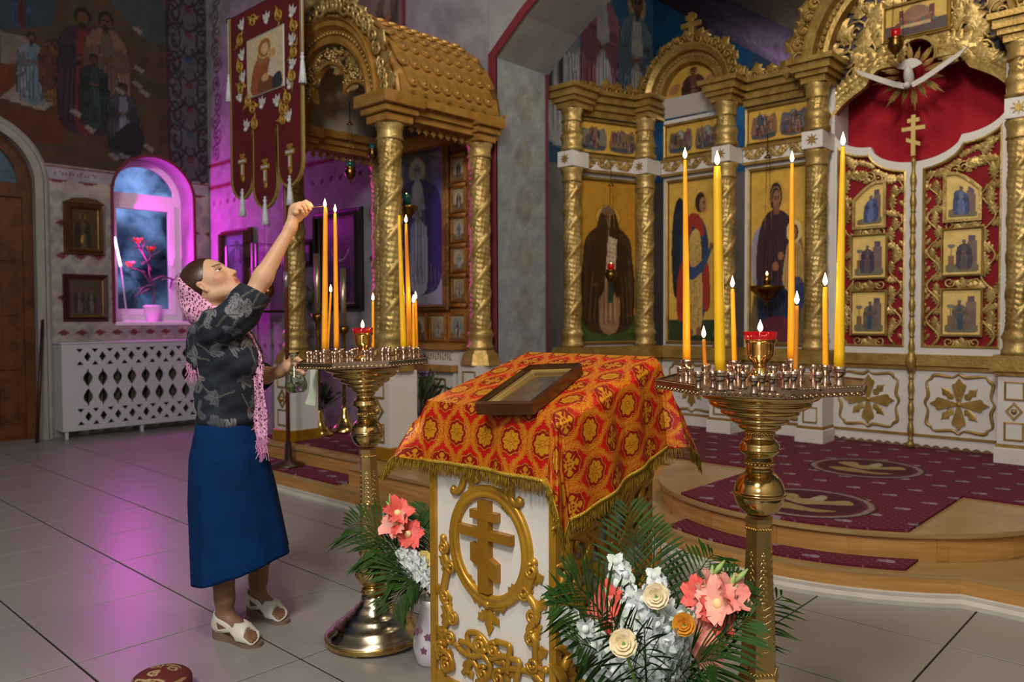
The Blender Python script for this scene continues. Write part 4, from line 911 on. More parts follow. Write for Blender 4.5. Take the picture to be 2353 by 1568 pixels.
# meeting rod with cross
rod = thing('door_rod', 'turned gilded rod topped by a three-barred cross between the royal doors', 'rod', (DX, YD-.06, 0))
pr = [(.001, ZB0+.02), (.03, ZB0+.02), (.032, ZB0+.05)]; z = ZB0+.07
while z < 2.42:
    hgt = .16; pr += [(.012, z), (.022, z+.01), (.012, z+.02), (.02, z+.05), (.025, z+.085), (.02, z+.12), (.012, z+.15)]; z += hgt
    if ZB1-.05 < z < ZL and False: pass
pr += [(.012, 2.48), (.02, 2.5), (.01, 2.53)]
t = MB(); t.lathe(pr, 14); t.build('rod', GOLD, rod)
t = MB(); t.lathe([(.014, ZB1-.03), (.03, ZB1-.01), (.04, ZB1+.03), (.045, ZB1+.06), (.04, ZB1+.09), (.03, ZL-.02), (.014, ZL+.01)], 16); t.build('rod_collar', GOLD, rod)
t = MB(); cross3(t, frame((0, 0, 2.54), (1, 0, 0), (0, 0, 1), (0, -1, 0)), .31, .165, .03, .02); t.build('rod_cross', mat('pale_gold', 'c2a868', .4, .4), rod)
# dove with gilded rays
dv = thing('dove_ornament', 'white dove with spread wings on a gilded sunburst above the royal doors', 'ornament', (DX-.02, YD-.12, 3.17))
t = MB()
mdv = frame((0, .06, 0), (1, 0, 0), (0, 0, 1), (0, -1, 0))
for k in range(16):
    a = k*2*PI/16+.1; L_ = (.30 if k % 2 == 0 else .24)*(1.0 if math.sin(a) < .3 else .85)
    t = MB()
    for q in (-.075, 0, .075):
        b = a+q; ln = L_*(1 if q == 0 else .82); c0_, s0_ = math.cos(b), math.sin(b)
        t.add([(.085*c0_, .085*s0_, .002), (.72*ln*c0_-.012*s0_, .72*ln*s0_+.012*c0_, .004), (ln*c0_, ln*s0_, .004), (.72*ln*c0_+.012*s0_, .72*ln*s0_-.012*c0_, .004), (.7*ln*c0_, .7*ln*s0_, .016), (.5*ln*c0_, .5*ln*s0_, -.002)], [(0, 4, 1), (1, 4, 2), (2, 4, 3), (3, 4, 0), (0, 1, 5), (1, 2, 5), (2, 3, 5), (3, 0, 5)], mdv)
    t.build('ray', GOLDL, dv)
DOVE = mat('dove_white', 'b2aeab', .6, bump=.2, bscale=60)
t = MB(); t.ball((0, 0, .0), .045, 14, 10, T(0, -.01, -.04) @ R(.5, 'X'), (.8, 1.0, 1.9)); t.ball((0, -.06, -.115), .026, 12, 8); t.tube([(0, -.075, -.12), (0, -.1, -.135)], [.01, .002], 6); t.build('body', DOVE, dv)
for s_ in (-1, 1):
    t = MB(); pts = [(.015, -.09), (.10, -.055), (.24, .02), (.40, .10), (.34, .035), (.22, -.035), (.11, -.095), (.03, -.125)]
    t.plate([(s_*x, z) for x, z in pts][::s_*-1], [], .014, mdv @ T(0, 0, .06)); t.build('wing', DOVE, dv)
t = MB(); t.plate([(.02, .02)]+arc(0, .0, .10, .45, PI-.45, 10)+[(-.02, .02)], [], .012, mdv @ T(0, 0, .05)); t.build('tail', DOVE, dv)
# hanging lamps
FLAME = mat('flame', 'ffd08a', emit=16, ecol='ffc27a')
REDGL = mat('ruby_glass', 'a00812', .12, trans=.55, spec=.6); REDG2 = mat('ruby_glass_lit', 'a00812', .12, spec=.6, trans=.45, emit=.10, ecol='d01010')
GREENGL = mat('green_glass', '1c6a5c', .12, trans=.4, spec=.6)
def flame(parent, p, h=.028, r=.0065):
    t = MB(); t.lathe([(.001, 0), (r*.7, h*.12), (r, h*.32), (r*.75, h*.55), (r*.35, h*.8), (.0003, h)], 10, T(*p)); return t.build('flame', FLAME, parent)
def hanging_lamp(p, label, s=1., cup=REDG2, top=.9, metal=BRASSD, chains=True, bowl=None, lit=True):
    d = thing('hanging_lamp', label, 'lamp', p)
    t = MB(); t.lathe([(x*s, z*s) for x, z in (bowl or [(.001, -.12), (.012, -.11), (.006, -.09), (.03, -.07), (.055, -.03), (.06, 0), (.045, .03), (.06, .04), (.05, .045), (.04, .02), (.001, -.03)])], 20); t.build('bowl', metal, d)
    t = MB(); t.lathe([(.001, .0), (.025*s, .005), (.035*s, .05*s), (.038*s, .085*s), (.034*s, .085*s), (.03*s, .05*s), (.001, .03*s)], 16, T(0, 0, .02*s)); t.build('glass_cup', cup, d)
    if lit: flame(d, (0, 0, .085*s), .03*s, .008*s)
    if chains:
        for k in range(3):
            a = k*2*PI/3+.4; t = MB(); t.tube([(.055*s*math.cos(a), .055*s*math.sin(a), .03*s), (.012*math.cos(a), .012*math.sin(a), top)], .0018, 4); t.build('chain', metal, d)
        t = MB(); t.lathe([(.001, top), (.035*s, top), (.02*s, top+.015), (.004, top+.03), (.004, top+.2)], 12); t.build('chain_cap', metal, d)
    return d
p = yp(2058, 100, YD-.35); hanging_lamp(p, 'small brass lamp with a red glass cup hanging before the royal arch', .95, REDG2, .75)
p = yp(1404, 630, 5.9); hanging_lamp((p[0]+.0, 5.9, p[2]), 'brass lamp with red cup before the monk icon', .9, REDG2, .8)
bw = [(.001, -.14), (.02, -.13), (.008, -.11), (.06, -.07), (.13, -.01), (.145, .02), (.14, .03), (.06, .02), (.03, .04), (.02, .09), (.035, .12), (.03, .12), (.001, .05)]
p = yp(1762, 665, YP-.25); hl_ = hanging_lamp(p, 'wide dark brass lamp hanging before the icon of the enthroned mother and child', 1., BRASSD, 1.1, BRASSD, True, bw, False); flame(hl_, (0, 0, .12), .03, .008)
# ------------------------------------------------------------------ gilded canopy (kiosk) at the front wall
KX0, KX1, KY0, KY1 = -5.92, -4.62, 3.66, 4.58
KC = (KX0+KX1)/2; KR = (KX1-KX0)/2
ks = thing('icon_canopy', 'gilded canopy on twisted columns with a scale-tiled barrel roof', 'canopy')
KZ0, KZP, KZB, KZT = H2, .93, 1.05, 2.74
for (x, y) in ((KX0, KY0), (KX1, KY0), (KX1, KY1), (KX0, KY1)):
    t = MB(); t.box((x-.13, y-.13, KZ0+.09), (x+.13, y+.13, KZP)); p = t.build('pedestal', WHITE, ks)
    t = MB(); t.box((x-.145, y-.145, KZ0), (x+.145, y+.145, KZ0+.10), bev=.008); t.build('pedestal_foot', mat('amber_gold', 'b07c14', .38, .45, col2='96680e'), p)
    mm = frame((x, y-.13, 0), (1, 0, 0), (0, 0, 1), (0, -1, 0)); t = MB()
    for za, zb_ in ((KZ0+.13, KZ0+.27), (KZ0+.45, KZP-.05)): frame_loop(t, -.075, za, .075, zb_, .014, .009, mm)
    t.plate([(0, KZ0+.28), (.075, KZ0+.36), (0, KZ0+.44), (-.075, KZ0+.36)], [[(0, KZ0+.30), (-.05, KZ0+.36), (0, KZ0+.42), (.05, KZ0+.36)]], .009, mm); t.ball((0, KZ0+.36, .006), .026, 8, 6, mm); t.build('pedestal_ornament', GOLD, p)
    t = MB()
    for (z0, z1, e) in ((KZP, KZP+.05, .165), (KZP+.05, KZP+.09, .15), (KZP+.09, KZB, .125)): t.lathe([(e*1.08, z0), (e*1.0, z1)], 8, T(x, y, 0) @ R(PI/8), smooth=False)
    t.build('column_base', GOLD, ks)
    column('column', ks, x, y, KZB, KZT, .088, GOLDL)
    t = MB()
    for (z0, z1, e) in ((KZT-.01, KZT+.05, .12), (KZT+.05, KZT+.10, .15), (KZT+.10, KZT+.19, .185)): t.box((x-e, y-e, z0), (x+e, y+e*(1 if y < 4 else .6), z1), bev=.006)
    t.build('capital', OCHRE, ks)
ZE = KZT+.19
for x in (KX0, KX1):
    t = MB(); mm = frame((x, KY0, 0), (0, 1, 0), (0, 0, 1), (1, 0, 0) if x > KC else (-1, 0, 0)) if False else None
    for (z0, z1, e) in ((KZT+.03, KZT+.08, .07), (KZT+.08, KZT+.13, .10), (KZT+.13, ZE, .15)): t.box((x-e, KY0+.1, z0), (x+e, YW-.012, z1))
    t.build('side_beam', OCHRE, ks)
    t = MB(); n = 12
    for k in range(n): t.leaf(frame((x, KY0+.2+k*.075, KZT+.03), (0, 1, 0), (0, 0, -1), (1 if x > KC else -1, 0, 0)) @ S(.09, .07, .05), 2, .2, .4)
    tag(t.build('beam_carving', GOLDD, ks), kind='stuff')
t = MB()
t.box((KX0+.1, KY1-.05, KZT+.05), (KX1-.1, KY1+.05, ZE-.03)); t.build('rear_beam', OCHRE, ks)
# front arch with carved two-lobed fringe
MK = frame((KC, KY0-.06, 0), (1, 0, 0), (0, 0, 1), (0, -1, 0)); zs = ZE-.02; ro = KR+.05; ri = KR-.13
t = MB(); t.sweep(arc(0, zs, ri, PI, 0, 40), [(0, -.16), (0, .06), (.03, .07), (.045, .04), (.10, .05), (.125, .09), (.16, .09), (.18, .12), (.18, -.16)], MK); fa = t.build('front_arch', OCHRE, ks)
t = MB(); k = 44
for i in range(k+1): a = PI*i/k; t.ball(((ri+.075)*math.cos(a), zs+(ri+.075)*math.sin(a), .055), .014, 6, 4, MK)
tag(t.build('beading', GOLD, fa), kind='stuff')
lob = [tuple(p) for p in arc(-.33, zs-.02, .19, PI, .75, 10)]+[tuple(p) for p in arc(0, zs+.14, .235, PI-.45, .45, 14)]+[tuple(p) for p in arc(.33, zs-.02, .19, PI-.75, 0, 10)]
t = MB(); t.sweep(lob, [(0, -.02), (0, .03), (.02, .035), (.02, -.02)], MK); t.build('fringe_moulding', OCHRE, ks)
t = MB()
for i in range(190):
    a = random.uniform(.06, PI-.06); rr = random.uniform(.30, ri-.02); x, z = rr*math.cos(a), zs+rr*math.sin(a)
    lo = max((math.sqrt(max(0, r*r-(x-cx_)**2))+cz for cx_, cz, r in ((-.33, zs-.02, .2), (.33, zs-.02, .2), (0, zs+.14, .245)) if abs(x-cx_) < r), default=zs)
    if z < lo+.01: continue
    if i % 3 == 0:
        for q in range(7): t.ball((x+random.uniform(-.03, .03), z-.008*q, .01+random.uniform(0, .02)), .013, 6, 4, MK)
    else: t.leaf(MK @ T(x, z-.03, 0) @ R(random.uniform(-2, 2)) @ S(.11, .10, .09), 3, .3, .38)
t.tube([(x, z+.03, .0) for x, z in arc(0, zs, ri-.03, PI-.1, .1, 24)], .012, 5, MK); tag(t.build('grape_carving', GOLDL, fa), kind='stuff')
t = MB()
for i in range(34):
    a = PI*(i+.5)/34; mm = MK @ T((ro+.0)*math.cos(a), zs+(ro+.0)*math.sin(a), .05) @ R(a-PI/2); big = 1+.6*math.sin(a)**4
    t.leaf(mm @ R(random.uniform(-.5, .5)) @ S(.19*big, .16*big*random.uniform(.8, 1.2), .11), 4, .45, .36)
    t.tube([(p, q, .03) for p, q in spiral(random.uniform(-.03, .03), .06*big, .05*big, .012, random.choice((0, PI)), 1.4, 11)], .011*big, 5, mm)
tag(t.build('crest_carving', GOLDL, fa), kind='stuff')
t = MB(); cross3(t, MK @ T(-.05, zs+ro+.02, -.02), .52, .3, .055, .04); t.build('canopy_cross', OCHRE, ks)
# barrel roof with scale tiles
MR = frame((KC, KY0+.04, zs), (1, 0, 0), (0, 0, 1), (0, -1, 0)); L_ = YW-.012-KY0-.04; rr = KR+.09
def shell(r0, r1, y0, y1, n=32):
    V = []; F = []
    for i in range(n+1):
        a = PI*i/n
        for r, y in ((r0, y0), (r1, y0), (r1, y1), (r0, y1)): V.append((KC+r*math.cos(a), y, zs+r*math.sin(a)))
    for i in range(n):
        for k in range(4): F.append((4*i+k, 4*i+(k+1) % 4, 4*i+4+(k+1) % 4, 4*i+4+k))
    return V, F
t = MB(); t.add(*shell(rr-.05, rr, KY0+.0, YW-.012), None, True); roof = t.build('roof_barrel', OCHRE, ks)
t = MB(); t.add(*shell(rr-.07, rr-.055, KY0+.0, YW-.02), None, True); t.build('vault_lining', mat('vault_cream', 'a89a8a', .8), ks)
tw, tl = .112, .17
tp = []
for i in range(9): u = i/8; tp.append((tw*(u-.5), -.5*tl-.35*tl*math.sin(PI*u)**.7 if True else 0))
tp = [(-tw/2, .5*tl)]+tp+[(tw/2, .5*tl)]
tmb = MB(); tmb.plate(tp, [], .016, I4); tmb.ball((0, -.62*tl, .014), .02, 8, 5, I4, (1, 1, .6)); tile2 = None
for row in range(9):
    th = math.radians(7+row*11.0)
    for k in range(10):
        yy = KY0+.07+tw*(k+.5*(row % 2)); 
        if yy > YW-.08: continue
        r_ = rr+.014
        ex = (0, 1, 0); ey = (-math.sin(th), 0, math.cos(th)); ez = (math.cos(th), 0, math.sin(th))
        m = frame((KC+r_*math.cos(th), yy, zs+r_*math.sin(th)), ex, ey, ez) @ R(-.07, 'X')
        if tile2 is None: o = tmb.build('roof_tile', OCHRE, roof); tile2 = o.data
        else: o = obj('roof_tile', tile2, None, roof)
        o.matrix_local = m
t = MB()
for k in range(9): t.leaf(frame((KC, KY0+.2+k*.11, zs+rr+.01), (0, 1, 0), (0, 0, 1), (1, 0, 0)) @ R(.3*(-1)**k) @ S(.12, .11, .08), 3, .3, .4)
tag(t.build('ridge_carving', GOLDD, roof), kind='stuff')
t = MB()
for k in range(9): t.cbox((KX1+.15, KY0+.1+.12*k, zs+.045), (.02, .025, .025))
tag(t.build('dentils', GOLDD, roof), kind='stuff')
# icon case inside, on the front wall
cs = thing('icon_case', 'orange wooden icon case with small border scenes inside the canopy', 'icon case', (0, 0, 0))
YI = YW-.10; mi = frame((0, YI, 0), (1, 0, 0), (0, 0, 1), (0, -1, 0))
ix0, ix1 = yp(925, 500, YI)[0], yp(1028, 500, YI)[0]; iz0, iz1 = yp(1020, 700, YI)[2], yp(1000, 325, YI)[2]
ix0 -= .12
AMB = mat('amber_wood', '96602a', .4, col2='7d4a1c', vscale=10)
ox0, ox1, oz0, oz1 = ix0-.28, ix1+.26, iz0-.34, iz1+.1
t = MB(); t.box((ox0, YI, oz0), (ox1, YW-.01, oz1)); t.build('case_panel', AMB, cs)
P = ic(70, 150, ix1-ix0, iz1-iz0, '565a80'); P.rect(0, 0, 1, .16, '8d8aa2'); P.ell(.5, .93, .4, .06, '3a3c50', .7)
saint(P, .5, .09, .84, '3a3468', '9a98b4', .26, halo='b9a98a', face='8f8aa0', hair='a9a6b8'); P.blob([(.7, .3), (.72, .66), (.86, .72), (.96, .5), (.92, .22)], '2a2460'); P.blob([(.12, .36), (.2, .68), (.34, .7), (.3, .4)], '2c2658')
for k in range(6): P.line([(.38+.05*k, .14), (.42+.04*k, .58)], .008, '6d6c90', .8)
P.blob([(.4, .7), (.5, .62), (.6, .7), (.56, .76), (.44, .76)], 'b2b0c0')
picture(cs, P, mi, ix0, iz0, ix1, iz1, .03, 'main_icon', .05, .045, mat('carved_frame', '5a3a1c', .45, .3, bump=.8, bscale=35, col2='8a6430'))
def small_icon(x0, z0, x1, z1, sd):
    P = ic(22, 30, x1-x0, z1-z0, '9c8a6a'); r = random.Random(sd); P.rect(0, 0, 1, .3, '7a6044'); P.blob([(.1, .3), (.2, .8), (.5, .9), (.85, .7), (.9, .3)], r.choice(['a99a84', '8d7a62', '77807a']))
    saint(P, .5, .1, .75, r.choice(['8d8a8c', '5a4438', '3a3f48', '9a9088']), r.choice(['6a5a4a', '9a8f80', '44403c']), .2, halo='c9b080'); picture(cs, P, mi, x0, z0, x1, z1, .012, 'border_icon', .02, .016, AMB)
sx0, sx1 = ix1+.085, ox1-.035; k = 6; hz_ = (oz1-iz0)/k
for i in range(k): small_icon(sx0, iz0+i*hz_+.04, sx1, iz0+(i+1)*hz_-.04, i)
nb = 5; wb = (ox1-ox0)/nb
for i in range(nb): small_icon(ox0+i*wb+.04, oz0+.04, ox0+(i+1)*wb-.04, iz0-.1, 20+i)
for i in range(k+1):
    t = MB(); t.tube([(sx0-.03, YI-.02, iz0+i*hz_-.01), (sx1+.03, YI-.02, iz0+i*hz_-.01)], .02, 8); t.build('case_moulding', AMB, cs)
# altar ledge below the case
lt = thing('canopy_altar', 'white and gold altar base under the icon case', 'altar', (0, 0, 0))
t = MB(); t.box((ox0, YI-.22, H2), (ox1+.05, YW-.01, oz0-.22)); ab = t.build('altar_body', WHITE, lt)
t = MB(); t.box((ox0, YI-.28, oz0-.22), (ox1+.07, YW-.012, oz0-.17)); t.build('altar_ledge', OCHRE, lt)
t = MB(); t.box((ox0, YI-.20, oz0-.17), (ox1+.03, YW-.012, oz0-.03)); a2 = t.build('inscription_band', WHITE, lt)
t = MB(); t.box((ox0, YI-.25, oz0-.04), (ox1+.06, YW-.012, oz0+.0)); t.build('upper_ledge', OCHRE, lt)
t = MB()
for k in range(16):
    x = ox1-.02-.03*k; z = oz0-.13+.003*(k % 2); t.box((x, YI-.205, z), (x+.006, YI-.20, z+.055)); t.box((x, YI-.205, z+.02*(k % 3)), (x+.018, YI-.20, z+.008+.02*(k % 3)))
tag(t.build('lettering', GOLD, a2), kind='stuff')
mm = frame((0, YI-.22, 0), (1, 0, 0), (0, 0, 1), (0, -1, 0))
for k in range(3):
    xa_, xb_ = ox0+.05+k*(ox1-ox0)/3, ox0+(k+1)*(ox1-ox0)/3
    t = MB(); frame_loop(t, xa_, H2+.14, xb_-.05, oz0-.28, .02, .012, mm); t.leaf(mm @ T((xa_+xb_)/2-.02, H2+.2, .0) @ S(.2, .28, .08), 4, .2, .36); t.ball(((xa_+xb_)/2-.02, oz0-.33, .01), .03, 10, 6, mm); t.build('altar_ornament', GOLD, ab)
# flowers standing under the canopy
def small_bouquet(p, label, s=1., cols=('6a4a7a', '8d7aa0', '4a5a3a')):
    d = thing('vase_of_flowers', label, 'flowers', p)
    t = MB(); t.lathe([(.001, 0), (.05*s, 0), (.065*s, .06*s), (.045*s, .16*s), (.06*s, .2*s), (.05*s, .2*s), (.035*s, .16*s), (.001, .05*s)], 16); t.build('vase', mat('plain_vase', 'b9b4b0', .3), d)
    t = MB(); r = random.Random(5)
    for k in range(26):
        a = r.uniform(0, 2*PI); e = r.uniform(.2, 1.2); q = np.array([math.cos(a)*math.sin(e), math.sin(a)*math.sin(e), math.cos(e)]); t.tube([(0, 0, .15*s), tuple(np.array([0, 0, .2*s])+q*.25*s)], .003*s, 4); t.leaf(frame(np.array([0, 0, .2*s])+q*.12*s, nrm(np.cross(q, [.1, .2, 1])), q, nrm(np.cross(np.cross(q, [.1, .2, 1]), q))) @ S(.1*s, .22*s, .1*s), 2, .3, .2)
    tag(t.build('foliage', mat('dull_leaf', '3f4a33', .6), d), kind='stuff')
    for k in range(9):
        a = r.uniform(0, 2*PI); e = r.uniform(.1, 1.); q = np.array([math.cos(a)*math.sin(e), math.sin(a)*math.sin(e), math.cos(e)])*.28*s+np.array([0, 0, .2*s]); t = MB()
        for j in range(6): t.leaf(T(*q) @ R(j*1.05) @ R(.6, 'X') @ S(.05*s, .055*s, .05*s), 2, .3, .45)
        t.build('blossom', mat('blossom_%d' % (k % 3), cols[k % 3], .7), d)
    return d
p = yp(965, 1000, 4.2); small_bouquet((p[0], 4.2, H2+.012), 'vase of purple and pale flowers under the canopy behind the left candle stand', 1.15)
p = yp(735, 985, 4.25); small_bouquet((p[0], 4.25, H2+.012), 'small leafy plant in a pale vase under the canopy', .8, ('4a5a3a', '55604a', '4a5038'))
# hanging lamps in the canopy
p = yp(805, 395, 4.05); hanging_lamp((p[0], 4.05, p[2]), 'green glass lamp on thin chains inside the canopy', .85, GREENGL, .40, BRASSD)
p = yp(934, 478, 3.98); bw2 = [(.001, -.12), (.02, -.11), (.008, -.09), (.05, -.06), (.085, -.01), (.09, .01), (.08, .015), (.03, .0), (.001, .0)]
hanging_lamp((p[0], 3.98, p[2]), 'brass bowl lamp with a green cup hanging before the blue saint icon', 1., GREENGL, .95, BRASSD, True, bw2)
p = yp(856, 352, 4.3); hanging_lamp((p[0], 4.3, p[2]), 'small teal glass lamp above the rear canopy column', .75, mat('teal_glass', '2c8a90', .12, trans=.3), .55, BRASSD, lit=False)
# two tall floor candlesticks under the canopy
def floor_candlestick(p, label, h=1.15):
    d = thing('floor_candlestick', label, 'candlestick', p)
    t = MB(); t.lathe([(.001, 0), (.12, 0), (.12, .02), (.10, .05), (.06, .09), (.035, .16), (.03, .2), (.018, .24)], 24); t.build('foot', BRASS, d)
    t = MB(); t.lathe([(.012, .23)]+[(.012+.006*(i % 2), .25+.03*i) for i in range(int((h-.35)/.03))]+[(.02, h-.08), (.05, h-.04), (.055, h), (.02, h), (.001, h)], 12); t.build('stem', BRASSD, d)
    t = MB(); t.lathe([(.026, h-.01), (.026, h+.52), (.001, h+.52)], 12, rfun=lambda a, z: 1+.06*math.sin(3*a+60*z)); t.build('candle_sleeve', mat('silver_sleeve', 'a89a84', .3, .8), d)
    return d
p = gp(733, 1005, H2); floor_candlestick((p[0], p[1], H2+.012), 'tall brass floor candlestick standing left under the canopy', 1.06)
p = gp(792, 996, H2); floor_candlestick((p[0], p[1], H2+.012), 'tall brass floor candlestick standing right under the canopy', .95)
# ------------------------------------------------------------------ church banner on its pole
YB = 3.28
def bp(x, y): p = yp(x, y, YB); return (p[0], p[2])
bl, br_ = bp(533, 60)[0], bp(694, 60)[0]; bt = bp(610, 4)[1]
zl0 = bp(567, 435)[1]; zm0 = bp(622, 452)[1]; zr0 = bp(668, 428)[1]; znotch = bp(600, 300)[1]
bw_ = br_-bl; t3 = bw_/3
bn = thing('church_banner', 'dark red embroidered church banner with a mother and child picture and white tassels', 'banner', (0, 0, 0))
g = .012
L = [(bl, bt), (bl, zl0+.1)]+arc(bl+t3/2-g, zl0+.1, t3/2-g, PI, 2*PI, 10)+[(bl+t3-2*g, znotch), (bl+t3, znotch)]+[(bl+t3, zm0+.1)]+arc(bl+1.5*t3, zm0+.1, t3/2-g*.2, PI, 2*PI, 10)+[(bl+2*t3, znotch), (bl+2*t3+g, znotch)]+[(bl+2*t3+2*g, zl0+.12)]+arc(bl+2.5*t3+g, zl0+.12, t3/2-g, PI, 2*PI, 10)+[(br_, bt)]
L = [p for i, p in enumerate(L) if i == 0 or (abs(p[0]-L[i-1][0])+abs(p[1]-L[i-1][1])) > 1e-5]
MBn = frame((0, YB, 0), (1, 0, 0), (0, 0, 1), (0, -1, 0))
BV = mat('banner_velvet', '5a0712', .9, var=.2)
t = MB(); t.plate(L[::-1], [], .012, MBn); bc = t.build('banner_cloth', BV, bn)
t = MB(); t.sweep(L, [(0, -.002), (0, .02), (-.02, .02), (-.02, -.002)], MBn); t.build('gold_braid', mat('braid', 'a08848', .5, .4, bump=.8, bscale=120), bn)
# picture
P = Paint(70, 96, 'b9a888'); P.asp = .72
P.blob([(.12, .02), (.16, .45), (.34, .62), (.6, .6), (.72, .3), (.7, .02)], '8a4a2a'); P.blob([(.3, .5), (.34, .86), (.5, .93), (.64, .85), (.62, .55)], '8c5a34'); P.ell(.5, .75, .1, .1, 'c29872'); P.ring(.5, .76, .2, .17, .05, 'cfae6a')
P.blob([(.58, .2), (.62, .45), (.72, .56), (.86, .4), (.84, .18)], 'b9ac9c'); P.ell(.72, .62, .075, .075, 'b8845c'); P.ring(.72, .63, .12, .1, .08, 'cfae6a'); P.blob([(.3, .02), (.4, .3), (.7, .22), (.9, .02)], '6a3c22'); P.ell(.5, .25, .1, .07, 'b98a62'); P.blob([(.7, .02), (.72, .2), (.92, .26), (.96, .02)], '2c2a34')
P.mottle(.15, 6, 3)
px0, px1 = bp(574, 140)[0], bp(656, 140)[0]; pz0, pz1 = bp(615, 212)[1], bp(615, 78)[1]
o = P.build('banner_picture', lambda u, v: MBn @ Vector((px0+(px1-px0)*u, pz0+(pz1-pz0)*v, .02)), bn, CLOTHP)
t = MB(); frame_loop(t, px0, pz0, px1, pz1, -.01, .008, MBn @ T(0, 0, .014)); t.build('picture_edge', mat('silver_braid', 'a9a49c', .5, .3), o)
GE = mat('gold_embroidery', 'ae8a3e', .45, .5, bump=.6, bscale=150); WE = mat('white_embroidery', 'b9b7b6', .6, .1, bump=.5, bscale=120)
# lilies and scrolls
def lily(x, z, a, s):
    t = MB()
    for q in (-.6, 0, .6): t.leaf(MBn @ T(x, z, .012) @ R(a+q) @ S(s*.8, s, s*.3), 2, .1, .30)
    t.ball((x, z, .014), s*.18, 8, 5, MBn); t.build('lily', WE, bc)
for i, (x, y, a) in enumerate(((560, 60, .4), (615, 45, 0), (672, 30, -.4), (560, 130, .3), (562, 180, .3), (556, 225, .4), (672, 95, -.3), (673, 150, -.3), (668, 195, -.2), (604, 240, -.2), (640, 235, .2), (667, 270, .2), (568, 292, -.3))): q = bp(x, y); lily(q[0], q[1]-.025, a, .095)
for i, (x, y, a) in enumerate(((585, 50, 0), (645, 35, 2), (556, 95, 1), (556, 155, 2), (558, 205, 0), (680, 60, 2), (680, 120, 1), (676, 175, 2), (585, 250, 0), (590, 285, 1.5), (655, 250, 2), (655, 275, .5), (575, 235, 1), (665, 225, 2))):
    q = bp(x, y); t = MB(); t.tube([(u, v, .016) for u, v in spiral(q[0], q[1], .055, .012, a, 1.5, 16)], .0095, 5, MBn); t.leaf(MBn @ T(q[0], q[1], .012) @ R(a+1) @ S(.07, .12, .03), 2, .1, .25); t.leaf(MBn @ T(q[0], q[1], .012) @ R(a-1.4) @ S(.07, .11, .03), 2, .1, .25); t.build('scroll_embroidery', GE, bc)
for xc, zc_ in ((bl+t3/2-g*.5, bp(570, 375)[1]), (bl+1.5*t3, bp(622, 388)[1]), (bl+2.5*t3+g, bp(667, 357)[1])):
    t = MB(); m = MBn @ T(xc, zc_-.09, .012)
    t.plate([(-.022, -.02), (.022, -.02), (.022, .17), (-.022, .17)], [], .008, m); t.plate([(-.06, .09), (.06, .09), (.06, .13), (-.06, .13)], [], .009, m); t.plate([(-.035, .15), (.035, .15), (.035, .17), (-.035, .17)], [], .009, m); t.ball((0, -.03, .0), .025, 8, 5, m, (1, 1.4, .4)); cr_ = t.build('embroidered_cross', GE, bc)
    t = MB(); t.plate([(-.05, .102), (.05, .102), (.05, .118), (-.05, .118)], [], .012, m); t.plate([(-.01, -.0), (.01, -.0), (.01, .08), (-.01, .08)], [], .012, m); t.build('silver_inlay', WE, cr_)
TAS = mat('white_tassel', 'c3c6cc', .8, bump=.8, bscale=90)
def tassel(x, z, y=YB, cord=.0, ln=.16):
    t = MB(); t.lathe([(.004, 0), (.012, -.01), (.016, -.02), (.009, -.034), (.014, -.05), (.022, -.05-ln*.6), (.03, -.05-ln), (.001, -.05-ln)], 14, T(x, y-.02, z), rfun=lambda a, zz: 1+.08*math.sin(9*a)); t.ball((x, y-.02, z+.006), .011, 8, 6); o = t.build('tassel', TAS, bn)
    if cord: t = MB(); t.tube([(x, y-.02, z), (x, y-.02, z+cord)], .004, 6); t.build('tassel_cord', WE, bn)
for xc, z_ in ((bl+t3/2-g*.5, zl0), (bl+1.5*t3, zm0), (bl+2.5*t3+g, zl0+.02)): tassel(xc, z_-.01)
q = bp(529, 178); tassel(bl-.03, q[1], cord=bt-q[1]-.0); q = bp(697, 128); tassel(br_+.03, q[1], cord=bt-q[1])
t = MB(); t.tube([(bl-.06, YB+.01, bt), (br_+.06, YB+.01, bt)], .018, 10); t.ball((bl-.06, YB+.01, bt), .03, 10, 8); t.ball((br_+.06, YB+.01, bt), .03, 10, 8); t.build('cross_bar', DARKWOOD, bn)
bx = bp(645, 700)[0]
t = MB(); t.tube([(bx, YB+.05, H1), (bx, YB+.05, bt+.3)], .016, 10); t.build('pole', mat('pole_wood', '5a2c1a', .4), bn)
t = MB(); t.tube([(bx, YB+.05, 1.55), (bx, YB+.05, 1.68)], .019, 10); t.build('pole_ferrule', mat('ferrule', 'a9a0a0', .3, .8), bn)
t = MB(); t.lathe([(.001, 0), (.12, 0), (.12, .03), (.03, .06), (.025, .2), (.001, .2)], 18, T(bx, YB+.05, H1)); t.build('pole_foot', DARKWOOD, bn)

# ------------------------------------------------------------------ radiator screen under the window
XR = XW+.26
ra, rb_ = xp(143, 900, XR)[1], xp(482, 900, XR)[1]; rb_ = min(rb_, YW-.03); rz0, rz1 = .085, xp(143, 792, XR)[2]
rs = thing('radiator_cover', 'white pierced wooden radiator cover under the arched window', 'radiator cover', (0, 0, 0))
RW = mat('cover_white', 'b9b6bc', .5, var=.05)
Mr = frame((XR-.02, 0, 0), (0, 1, 0), (0, 0, 1), (1, 0, 0)); holes = []
hh = rz1-rz0; pit = (xp(425, 900, XR)[1]-xp(195, 900, XR)[1])/7.15; yy0 = xp(203, 900, XR)[1]
ncol = int((rb_-yy0)/pit)
def tri(cx_, cz, w_, h_, up): return [(cx_-w_, cz-h_*(.5 if up else -.5)), (cx_+w_, cz-h_*(.5 if up else -.5)), (cx_, cz+h_*(.5 if up else -.5))][::(1 if up else -1)]
